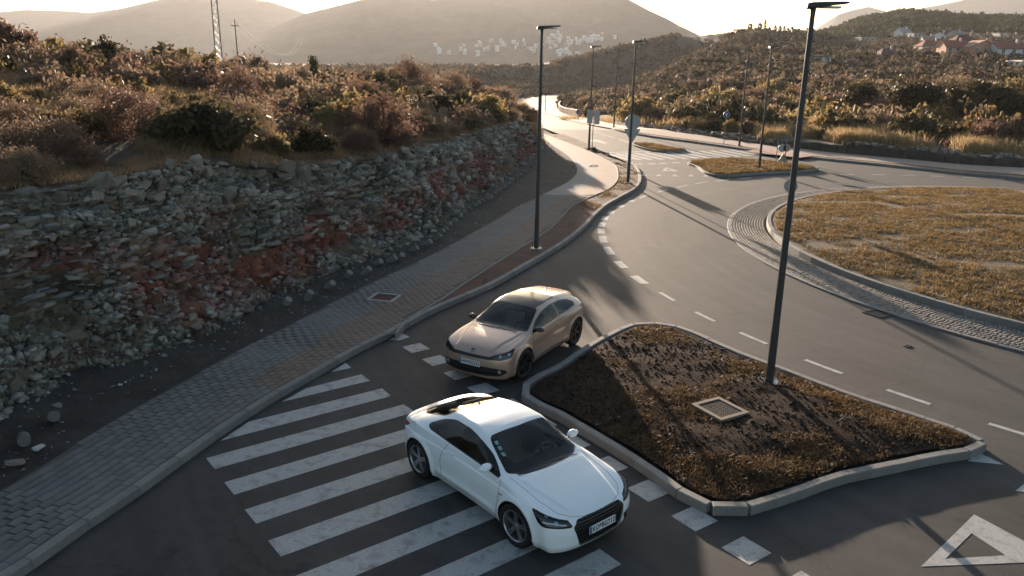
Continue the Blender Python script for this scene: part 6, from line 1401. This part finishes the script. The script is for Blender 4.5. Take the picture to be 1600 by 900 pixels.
# debris chips on the island soil
P_ = poly_pts(iA, 900, soilA); cc = np.repeat(rng.uniform(.3, 1.1, len(P_))[:, None], 3, 1); o = scatter_mesh('soil_chips', peb, P_, np.clip(np.exp(rng.normal(-4.2, .45, len(P_))), .006, .04), rubble_m, colors=cc); lab2(o, 'small stones and crumbs scattered on the near traffic island soil', 'gravel')
P_ = poly_pts(iA, 9000, soilA); o = scatter_mesh('soil_clods', peb, P_, np.clip(np.exp(rng.normal(-3.7, .45, len(P_))), .01, .07), soil); lab2(o, 'dark crumbly clods of soil on the near traffic island', 'soil')
# ---- right bank: stones, tall pale grass, bushes
bank = empty('stone_bank', (0, 0, 0), 0, 'row of rough grey stones at the foot of the far bank behind the pavement', 'stone bank')
n = 0
for u in np.r_[np.linspace(1000, 1262, 62), np.linspace(1335, 1640, 62)]:
    Y = float(start_Y(u))+rng.uniform(.5, 2.2); x = (u-806)/1263*Y; z = float(land(np.array([x]), np.array([Y]))[0]); put_rock(np.array([x, Y, z+.1]), rng.uniform(.14, .38), rng.random() < .1, bank, 0.); n += 1
N_ = 26000; u = rng.uniform(880, 1700, N_); sy = start_Y(u); Y = sy+2.0+rng.uniform(0, 1, N_)**1.3*16; x = (u-806)/1263*Y
pk = np.clip(np.exp(-((u-1180)/90)**2)+np.exp(-((u-1285)/45)**2)+np.exp(-((u-1380)/50)**2)+.8*np.exp(-((u-1540)/28)**2)+.10, 0, 1); m_ = (rng.random(N_) < pk) & (fbm(x*.25, Y*.35, 3, 61) > .47); x, Y = x[m_], Y[m_]; P_ = np.c_[x, Y, land(x, Y)]
lab2(blades('tall_grass', P_, 1.0, .05, 6, M_straw, .22, .22), 'tall pale straw grass on the sunlit far bank behind the pavement', 'dry grass')
def lz(x, y): return float(land(np.array([x]), np.array([y]))[0])
near_trees = [(1535, 214, 50, 'dark', 'tall dark evergreen tree with visible trunks standing at the right edge of the far bank'), (1420, 200, 40, 'dark', 'dark evergreen tree left of the tall one on the far bank'), (1340, 186, 30, 'dark', 'dark evergreen tree behind the pale grass right of the tallest lamp'), (1590, 200, 40, 'olive', 'olive green tree at the right frame edge'), (1478, 196, 36, 'brown', 'brown leafless tree between two dark evergreens on the far bank')]
for (x, y, r, kind, lab) in near_trees:
    h = ray_hit(x, y, land, 52, 300)
    if h is not None: put_bush('tree', kind, (h[0], h[1], h[2]-.1), r/1212*h[1], lab, 'tree', tree=True, zs=1.0)
cnt = 0; tries = 0; placed = []
while cnt < 290 and tries < 9000:
    tries += 1; u = rng.uniform(868, 1660); sy = float(start_Y(u)); Y = sy+4+(95)*rng.uniform(0, 1)**1.2; x = (u-806)/1263*Y; r = rng.uniform(1.1, 2.5)
    if Y < sy+9: r = rng.uniform(.6, 1.1)
    if any((x-a)**2+(Y-b_)**2 < (.62*(r+c_))**2 for a, b_, c_ in placed) or float(RD(np.array([x]), np.array([Y]))[0]) < 8+r: continue
    placed.append((x, Y, r)); kind = rng.choice(['dark', 'olive', 'red', 'brown'], p=[.42, .22, .10, .26] if Y < sy+40 else [.2, .2, .2, .4])
    z1 = 'left of the sign backs' if u < 985 else 'between sign backs and blue round sign' if u < 1135 else 'left of the tallest lamp' if u < 1240 else 'right of the tallest lamp' if u < 1420 else 'towards the right edge'; z2 = 'low on the far bank' if Y < sy+16 else 'in the middle scrub' if Y < sy+50 else 'high in the back scrub'; SZ = 'small ' if r < 1.7 else 'large '; zn = ' '+z2+' '+z1
    put_bush('scrub_tree', 'far_'+kind, (x, Y, lz(x, Y)-.1), r, {'dark': SZ+'dark evergreen bush'+zn, 'olive': SZ+'olive bush'+zn, 'red': SZ+'russet bush'+zn, 'brown': SZ+'brown leafless bush'+zn}[kind], 'bush', {'dark': 'dark bushes beyond the far pavement', 'olive': 'olive bushes beyond the far pavement', 'red': 'russet bushes beyond the far pavement', 'brown': 'brown bushes beyond the far pavement'}[kind], parts=False, zs=1.15); cnt += 1
for x in range(786, 910, 7):
    h = ray_hit(x, 143.5-.012*(x-786), land, 150, 700)
    if h is not None and float(RD(np.array([h[0]]), np.array([h[1]]))[0]) > 6: put_bush('roadside_bush', 'far_dark', tuple(h-[0, 0, .5]), 3.4, 'dark bush in the row along the far side of the distant road bend', 'bush', 'dark row of bushes behind the distant road', parts=False, zs=1.1)
# the scrub and woods that cover the hills beyond, past counting
def clump(seed, n=46, sz=.42):
    q = np.random.default_rng(seed); cl, P_ = crown_pts(q, n, 9, (1, 1, .9), .1, .22); return leaf_quads(q, P_, sz, 1.3)
CLP = [clump(300+i) for i in range(8)]
def woods(name, n, fu, mt, label, cat, r0, r1, tint):
    V = []; F = []; C_ = []; nn = 0
    for _ in range(n):
        p, kk = fu()
        if p is None: continue
        v, f = CLP[rng.integers(8)]; r = rng.uniform(r0, r1)*kk; a = rng.uniform(0, 6.28); c, s_ = math.cos(a), math.sin(a); w_ = v*r; V.append(np.c_[w_[:, 0]*c-w_[:, 1]*s_, w_[:, 0]*s_+w_[:, 1]*c, w_[:, 2]]+p); F.append(f+nn); nn += len(v)
        t_ = tint[rng.integers(len(tint))]*rng.uniform(.75, 1.25); C_.append(np.repeat(np.r_[t_, 1.][None], len(v), 0))
    o = obj(name, np.vstack(V), np.vstack(F), mt); ca = o.data.color_attributes.new('tone', 'FLOAT_COLOR', 'POINT'); ca.data.foreach_set('color', np.vstack(C_).ravel().astype(np.float32)); tag(o, label, cat, kind='stuff'); return o
wood_m = mat('scrub_foliage', (1, 1, 1), .8, attr='tone', trans=.3, spec=.1)
T1 = [np.array(c) for c in ((.045, .042, .027), (.105, .08, .056), (.09, .07, .052), (.14, .108, .076), (.062, .056, .036), (.10, .072, .052), (.12, .09, .062))]; T2 = [np.array(c) for c in ((.03, .038, .02), (.035, .045, .022), (.045, .045, .025))]
def f1():
    u = rng.uniform(862, 1720); Y = rng.uniform(0, 1)**.85*(345 if u > 1060 else 440)+float(start_Y(u))+22; x = (u-806)/1263*Y
    if float(RD(np.array([x]), np.array([Y]))[0]) < 8.8: return None, 1
    return np.array([x, Y, lz(x, Y)-.3]), (1 if Y > 150 else .55)
woods('hill_scrub', 8500, f1, wood_m, 'brown and green scrub covering the hillside beyond the road', 'scrub', 1.2, 2.6, T1)
def f2():
    u = rng.uniform(1240, 1900); Y = rng.uniform(430, 690); x = (u-806)/1263*Y; return np.array([x, Y, lz(x, Y)-.5]), 1
woods('hill_wood', 3800, f2, wood_m, 'dark green wood covering the rounded hill behind the houses', 'wood', 2.5, 4.2, T2+T2+[T1[4]])
def f3():
    u = rng.uniform(420, 880); Y = rng.uniform(165, 480); x = (u-806)/1263*Y
    if float(RD(np.array([x]), np.array([Y]))[0]) < 9: return None, 1
    return np.array([x, Y, lz(x, Y)-.4]), 1
woods('valley_scrub', 2600, f3, wood_m, 'hazy brown scrub in the valley beyond the plateau', 'scrub', 1.4, 2.8, T1)
# ---- ridge trees
def cyp(seed, w_, h, top):
    q = np.random.default_rng(seed); n = 420; t_ = q.uniform(0, 1, n); a = q.uniform(0, 6.28, n)
    rr = {'cone': np.sin(np.pi*np.clip(t_*.85+.12, 0, 1))**.7*.5, 'round': np.where(t_ > .25, np.sqrt(np.clip(1-((t_-.62)/.40)**2, 0, 1))*.5, .03), 'wide': np.where(t_ > .2, np.sqrt(np.clip(1-((t_-.5)/.5)**2, 0, 1))*.5, .05)}[top]
    P_ = np.c_[np.cos(a)*rr, np.sin(a)*rr, t_]+q.normal(size=(n, 3))*.03; V, F = leaf_quads(q, P_, .14, 1.3); return V, F
CY = {}
for k_ in ('cone', 'round', 'wide'): V, F = cyp(4, 1, 1, k_); CY[k_] = mesh('crown', V, F, mat('cypress_needles', (.03, .034, .02), .8, objrand=.2, spec=.05))
trk = MB().tube((0, 0, -.1), (0, 0, .6), .03, .02, 6).mesh('trunk', M_bark)
ridge = [(1144, 43, 11, 9, 'cone', 'first dark conifer from the left on the ridge'), (1159, 43, 7, 9, 'wide', 'low flat topped tree between conifer and round trees on the ridge'), (1172, 42, 9, 6.5, 'round', 'left of the two round topped trees on the ridge'), (1187, 42, 11, 6.5, 'round', 'right of the two round topped trees on the ridge, beside the tall cypress'), (1195, 43, 17, 4, 'cone', 'tallest slim cypress on the ridge skyline'), (1202, 44, 8, 5, 'cone', 'short conifer right of the tallest cypress'), (1211, 45, 11, 5, 'cone', 'first cypress of the row right of the tallest one'), (1218.5, 46, 11, 5, 'cone', 'second cypress of the ridge row'), (1225, 47, 11, 4.5, 'cone', 'third cypress of the ridge row'), (1231, 48, 9, 5, 'cone', 'fourth cypress of the ridge row'), (1237, 49, 11, 5, 'wide', 'bushy tree ending the ridge row near the lamp'), (1242, 51, 9, 6, 'wide', 'low bushy tree beside the tallest lamp post on the ridge')]
for (x, y, h, w_, k_, lab) in ridge:
    Y = 415; p = atY(x, y+1.5, Y); p[2] = lz(p[0], Y)+.4; q_ = Y/1263; t = empty('ridge_tree', tuple(p), 0, lab, 'tree', 'trees on the ridge skyline'); t.scale = (w_*q_, w_*q_, (h+1.5)*q_); link('crown', CY[k_], t); link('trunk', trk, t)
p = atY(1130, 44, 415); p[2] = lz(p[0], 415)+.4; t = empty('bare_tree', tuple(p), 0, 'pale bare tree on the ridge left of the conifers', 'tree'); t.scale = (3.2, 3.2, 3.0); link('branches', BARE[1], t)
# ---- masts, poles, wires
def mast(x0, y0, y1, Y, wd, label, name='radio_mast'):
    b = atY(x0, y0, Y); h = float(atY(x0, y1, Y)[2]-b[2]); t = empty(name, tuple(b), .4, label, 'mast'); m = MB(); w0, w1 = wd, wd*.72; n = int(h/(wd*1.1)); L = lambda k, f: Vector((( (-1, 1, 1, -1)[k])*(w0+(w1-w0)*f)/2, ((-1, -1, 1, 1)[k])*(w0+(w1-w0)*f)/2, h*f))
    for k in range(4): m.tube(L(k, 0), L(k, 1), wd*.08, wd*.07, 5)
    m.build('mast_legs', galv, t); c = MB()
    for i in range(n):
        for k in range(4): a, b_ = (k, (k+1) % 4) if i % 2 else ((k+1) % 4, k); c.tube(L(a, i/n), L(b_, (i+1)/n), wd*.045, n=4, cap=False)
    c.build('lattice', galv, t); return t
mast(344.5, 117, -60, 70, .55, 'tall steel lattice mast rising out of frame from the hazy ridge')
mast(1060, 43, 21, 415, .8, 'dark slim radio mast on the hill skyline'); mast(1074.5, 42, 19, 480, .8, 'fainter slim radio mast right of the dark one on the skyline')
p = atY(372, 98, 110); t = empty('utility_pole', tuple(p), 0, 'pale utility pole with crossarm in the sun haze right of the lattice mast', 'utility pole'); hh = float(atY(368, 30, 110)[2]-p[2])
MB().tube((0, 0, -.3), (0, 0, hh), .09, .06, 8).build('pole', mat('pole_wood', (.16, .13, .10), .9, noise=.2), t); MB().box((-.55, -.05, hh-.9), (.55, .05, hh-.78)).build('crossarm', galv, t)
for x in (-.5, 0, .5): MB().tube((x, 0, hh-.78), (x, 0, hh-.5), .05, .03, 6).build('insulator', whitep, t)
def wire(a, b_, sag, label, r=.02):
    P_ = [Vector(a).lerp(Vector(b_), f)-Vector((0, 0, sag*4*f*(1-f))) for f in np.linspace(0, 1, 17)]; o = MB().path(P_, r, 4).build('power_line', galv); tag(o, label, 'wire'); return o
A_ = [Vector(p)+Vector((x, 0, hh-.5)) for x in (-.5, .5)]; far_ = atY(470, 60, 420)
wire(A_[0], far_+np.array([-1, 0, 0]), 6, 'left power line sagging from the utility pole into the haze'); wire(A_[1], far_+np.array([1, 0, 0]), 6, 'right power line sagging from the utility pole into the haze')
for i, (q0, q1, lab) in enumerate((((1267, 57, 250), (1346, 60, 250), 'upper overhead wire in front of the hill houses'), ((1336, 63, 230), (1420, 66, 230), 'lower overhead wire left of the hill houses'))): wire(atY(*q0), atY(*q1), 1.2, lab, .05)
for (x, y0, y1, Y, lab) in ((1346, 76, 52, 245, 'wooden pole carrying wires left of the hill houses'), (1370, 78, 55, 245, 'wooden pole carrying wires nearer to the hill houses'), (1416, 82, 60, 232, 'wooden pole right of the low roofed house'), (1317, 104, 82, 200, 'short pole in the scrub between the two left hill houses')):
    p = atY(x, y0, Y); o = MB().tube((0, 0, -2), (0, 0, (y0-y1)/1263*Y), .14, .10, 6).build('utility_pole', MATS['pole_wood']); o.location = p; tag(o, lab, 'utility pole')
# ---- houses
wn_m = mat('window_dark', (.03, .035, .04), .2, noise=.1)
def house(x0, x1, yb, yt, Y_, wall, roof, label, rot=0., style='gable', nwin=3, floors=2, ridge='x', roofh=.35, chim=True, cat='house'):
    hh_ = ray_hit((x0+x1)/2, yb, land, 60, 700); Y = float(np.clip(hh_[1], 120, 430)) if hh_ is not None else 400.; c = atY((x0+x1)/2, yb, Y); c[2] = min(c[2], lz(c[0], Y)+1.2); k = Y/1263; W = (x1-x0)*k; Ht = (yb-yt)*k; rh = Ht*roofh; wh = Ht-rh; D = max(W*.8, 6.); t = empty('house', (c[0], c[1], c[2]-1.0), rot, label, cat, None)
    wm = mat('wall_'+'_'.join(str(int(v*100)) for v in wall), wall, .9, noise=.08, nscale=.5); rm = mat('tiles_'+'_'.join(str(int(v*100)) for v in roof), roof, .9, noise=.25, nscale=1.2)
    wh += 1.0; b = MB().box((-W/2, 0, -2), (W/2, D, wh)); 
    if style == 'gable':
        if ridge == 'x': b.add([(-W/2, 0, wh), (-W/2, D, wh), (-W/2, D/2, wh+rh), (W/2, 0, wh), (W/2, D, wh), (W/2, D/2, wh+rh)], [(0, 2, 1), (3, 4, 5)])
        else: b.add([(-W/2, 0, wh), (W/2, 0, wh), (0, 0, wh+rh), (-W/2, D, wh), (W/2, D, wh), (0, D, wh+rh)], [(0, 1, 2), (3, 5, 4)])
    b.build('wall', wm, t); o = .35; r = MB()
    if style == 'gable' and ridge == 'x':
        for s_ in (0, 1):
            e = (-o if s_ == 0 else D+o); r.add([(-W/2-o, e, wh-.15), (W/2+o, e, wh-.15), (W/2+o, D/2, wh+rh+.05), (-W/2-o, D/2, wh+rh+.05), (-W/2-o, e, wh+.05), (W/2+o, e, wh+.05), (W/2+o, D/2, wh+rh+.25), (-W/2-o, D/2, wh+rh+.25)], [(0, 1, 2, 3), (4, 7, 6, 5), (0, 4, 5, 1), (1, 5, 6, 2), (3, 2, 6, 7), (0, 3, 7, 4)])
    elif style == 'gable':
        for s_ in (-1, 1):
            e = s_*(W/2+o); r.add([(e, -o, wh-.15), (e, D+o, wh-.15), (0, D+o, wh+rh+.05), (0, -o, wh+rh+.05), (e, -o, wh+.05), (e, D+o, wh+.05), (0, D+o, wh+rh+.25), (0, -o, wh+rh+.25)], [(0, 1, 2, 3), (4, 7, 6, 5), (0, 4, 5, 1), (1, 5, 6, 2), (3, 2, 6, 7), (0, 3, 7, 4)])
    elif style == 'hip':
        h_ = W*.2; r.add([(-W/2-o, -o, wh), (W/2+o, -o, wh), (W/2+o, D+o, wh), (-W/2-o, D+o, wh), (-h_, D/2, wh+rh), (h_, D/2, wh+rh)], [(0, 1, 5, 4), (1, 2, 5), (2, 3, 4, 5), (3, 0, 4), (3, 2, 1, 0)])
    else: r.box((-W/2-o, -o, wh), (W/2+o, D+o, wh+.35))
    rf = r.build('roof', rm, t)
    if chim: MB().box((W*.2, D*.35, wh+rh*.3), (W*.2+.6, D*.35+.6, wh+rh+.9)).build('chimney', wm, rf)
    fh = (wh-.3)/floors
    for f in range(floors):
        for i in range(nwin):
            xx = -W/2+W*(i+.5)/nwin; zz_ = .5+fh*(f+.52); fr = MB().box((xx-.62, -.06, zz_-.72), (xx+.62, -.003, zz_+.72)).build('window', whitep, t); MB().box((xx-.5, -.075, zz_-.6), (xx-.04, -.062, zz_+.6)).build('pane', wn_m, fr); MB().box((xx+.04, -.075, zz_-.6), (xx+.5, -.062, zz_+.6)).build('pane', wn_m, fr)
            if f == 0: MB().box((xx-.75, -.16, zz_-.82), (xx+.75, -.003, zz_-.74)).build('sill', whitep, fr)
    return t
WH = (.70, .70, .68); RD_ = (.25, .09, .06); DR = (.10, .04, .032); TE = (.24, .14, .09)
house(1406, 1424, 62, 45, 330, WH, (.3, .28, .26), 'small white house furthest left at the foot of the wooded hill', .3, nwin=2)
house(1427, 1444, 64, 48, 335, (.42, .43, .43), (.25, .25, .25), 'grey white flat roofed building right of the small white house', 0, 'flat', 3, 2, chim=False)
house(1455, 1476, 68, 51, 300, WH, RD_, 'white gabled house with dark red roof behind the hip roofed one', -.5, ridge='y', nwin=2)
house(1442, 1457, 72, 57, 290, (.55, .47, .38), (.3, .2, .15), 'narrow cream house left of the white gabled one', -.3, nwin=1)
house(1440, 1474, 83, 63, 265, (.52, .48, .45), RD_, 'low house with red hipped roof in front of the village', 0, 'hip', 3, 1, roofh=.5)
house(1491, 1531, 76, 55, 285, (.40, .30, .25), DR, 'large house with wide dark red roof behind the pink houses', 0, 'hip', 4, 1, roofh=.55)
house(1476, 1512, 92, 65, 240, (.56, .36, .30), RD_, 'pink house with white gable and dark red roof left of the orange gabled house', 0, ridge='x', nwin=3, floors=2)
house(1513, 1557, 92, 65, 235, (.46, .25, .17), (.36, .22, .15), 'orange pink house with its broad gable towards the road', 0, ridge='y', nwin=2, floors=2, roofh=.36)
house(1557, 1606, 95, 67, 240, (.58, .62, .64), RD_, 'white house with red gabled roof at the right frame edge', 0, ridge='x', nwin=3, floors=2)
house(1490, 1507, 62, 49, 350, (.38, .38, .36), (.2, .19, .18), 'small grey house below the wooded hill behind the dark red roof', .2, nwin=2)
house(1560, 1576, 64, 47, 330, WH, (.3, .3, .3), 'tall white building above the white house at right', 0, 'flat', 2, 3, chim=False)
house(1577, 1594, 66, 54, 330, (.50, .44, .36), TE, 'low cream house right of the tall white building', 0, nwin=2, floors=1)
house(1508, 1526, 60, 51, 360, (.46, .42, .38), TE, 'low cream house under the wooded hill left of centre', 0, nwin=2, floors=1)
house(1530, 1550, 63, 53, 345, (.44, .38, .33), TE, 'low tan house between the dark red roof and the tall white building', 0, nwin=2, floors=1)
house(1595, 1615, 114, 88, 200, (.62, .58, .52), WH, 'white house corner cut by the right frame edge', 0, 'flat', 1, 2, chim=False)
house(1262, 1297, 104, 82, 225, (.50, .54, .56), (.14, .09, .065), 'long pale blue white house with flat brown roof behind the tallest lamp', 0, 'flat', 3, 2, chim=False)
house(1376, 1402, 94, 76, 235, (.40, .34, .30), (.09, .05, .045), 'small house with dark hipped roof alone in the scrub', 0, 'hip', 2, 1, roofh=.6)
house(1345, 1371, 70, 54, 300, (.28, .29, .29), (.3, .3, .3), 'grey unfinished concrete building left of the village', 0, 'flat', 4, 2, chim=False)
house(1433, 1437.5, 128, 117, 150, (.6, .52, .45), WH, 'tiny white hut standing in the scrub below the village', 0, 'flat', 1, 1, chim=False, cat='hut')
# ---- village at the foot of the mountain
vm = [MB().box((-1, -1, -1), (1, 1, 1)).add([(-1.1, -1.1, 1), (1.1, -1.1, 1), (1.1, 1.1, 1), (-1.1, 1.1, 1), (-1.1, 0, 1.7), (1.1, 0, 1.7)], [(0, 1, 5, 4), (2, 3, 4, 5), (1, 2, 5), (3, 0, 4)]).mesh('village_house', mat('village_wall_'+str(i), c_, .9, noise=.05)) for i, c_ in enumerate(((.62, .60, .57), (.55, .50, .44), (.60, .61, .62)))]
G_ = MG[1]; gx_, gy_ = proj(G_)
cl_ = [(870, 66, 26, 8), (905, 68, 22, 7), (850, 78, 30, 6), (790, 72, 34, 8), (745, 78, 30, 7), (700, 80, 26, 8), (935, 63, 16, 6), (880, 84, 18, 5), (640, 70, 30, 10), (560, 76, 20, 6)]
for i in range(85):
    c_ = cl_[min(rng.integers(13), 7) if i % 9 == 0 else rng.integers(8)]; x = rng.normal(c_[0], c_[2]*.5); y = rng.normal(c_[1], c_[3]*.5); j = np.argmin((gx_-x)**2+(gy_-y)**2); p = G_[j]+rng.uniform(-12, 12, 3)*np.array([1, 1, 0])
    o = link('village_house', vm[rng.integers(3)], None, loc=(p[0], p[1], p[2]+4), rot=(0, 0, rng.uniform(-.6, .6))); s_ = rng.uniform(2.2, 4.2); o.scale = (s_, s_, s_*rng.uniform(.8, 1.3)); tag(o, 'small pale house of the hazy village at the foot of the mountain', 'house', 'houses of the distant village')
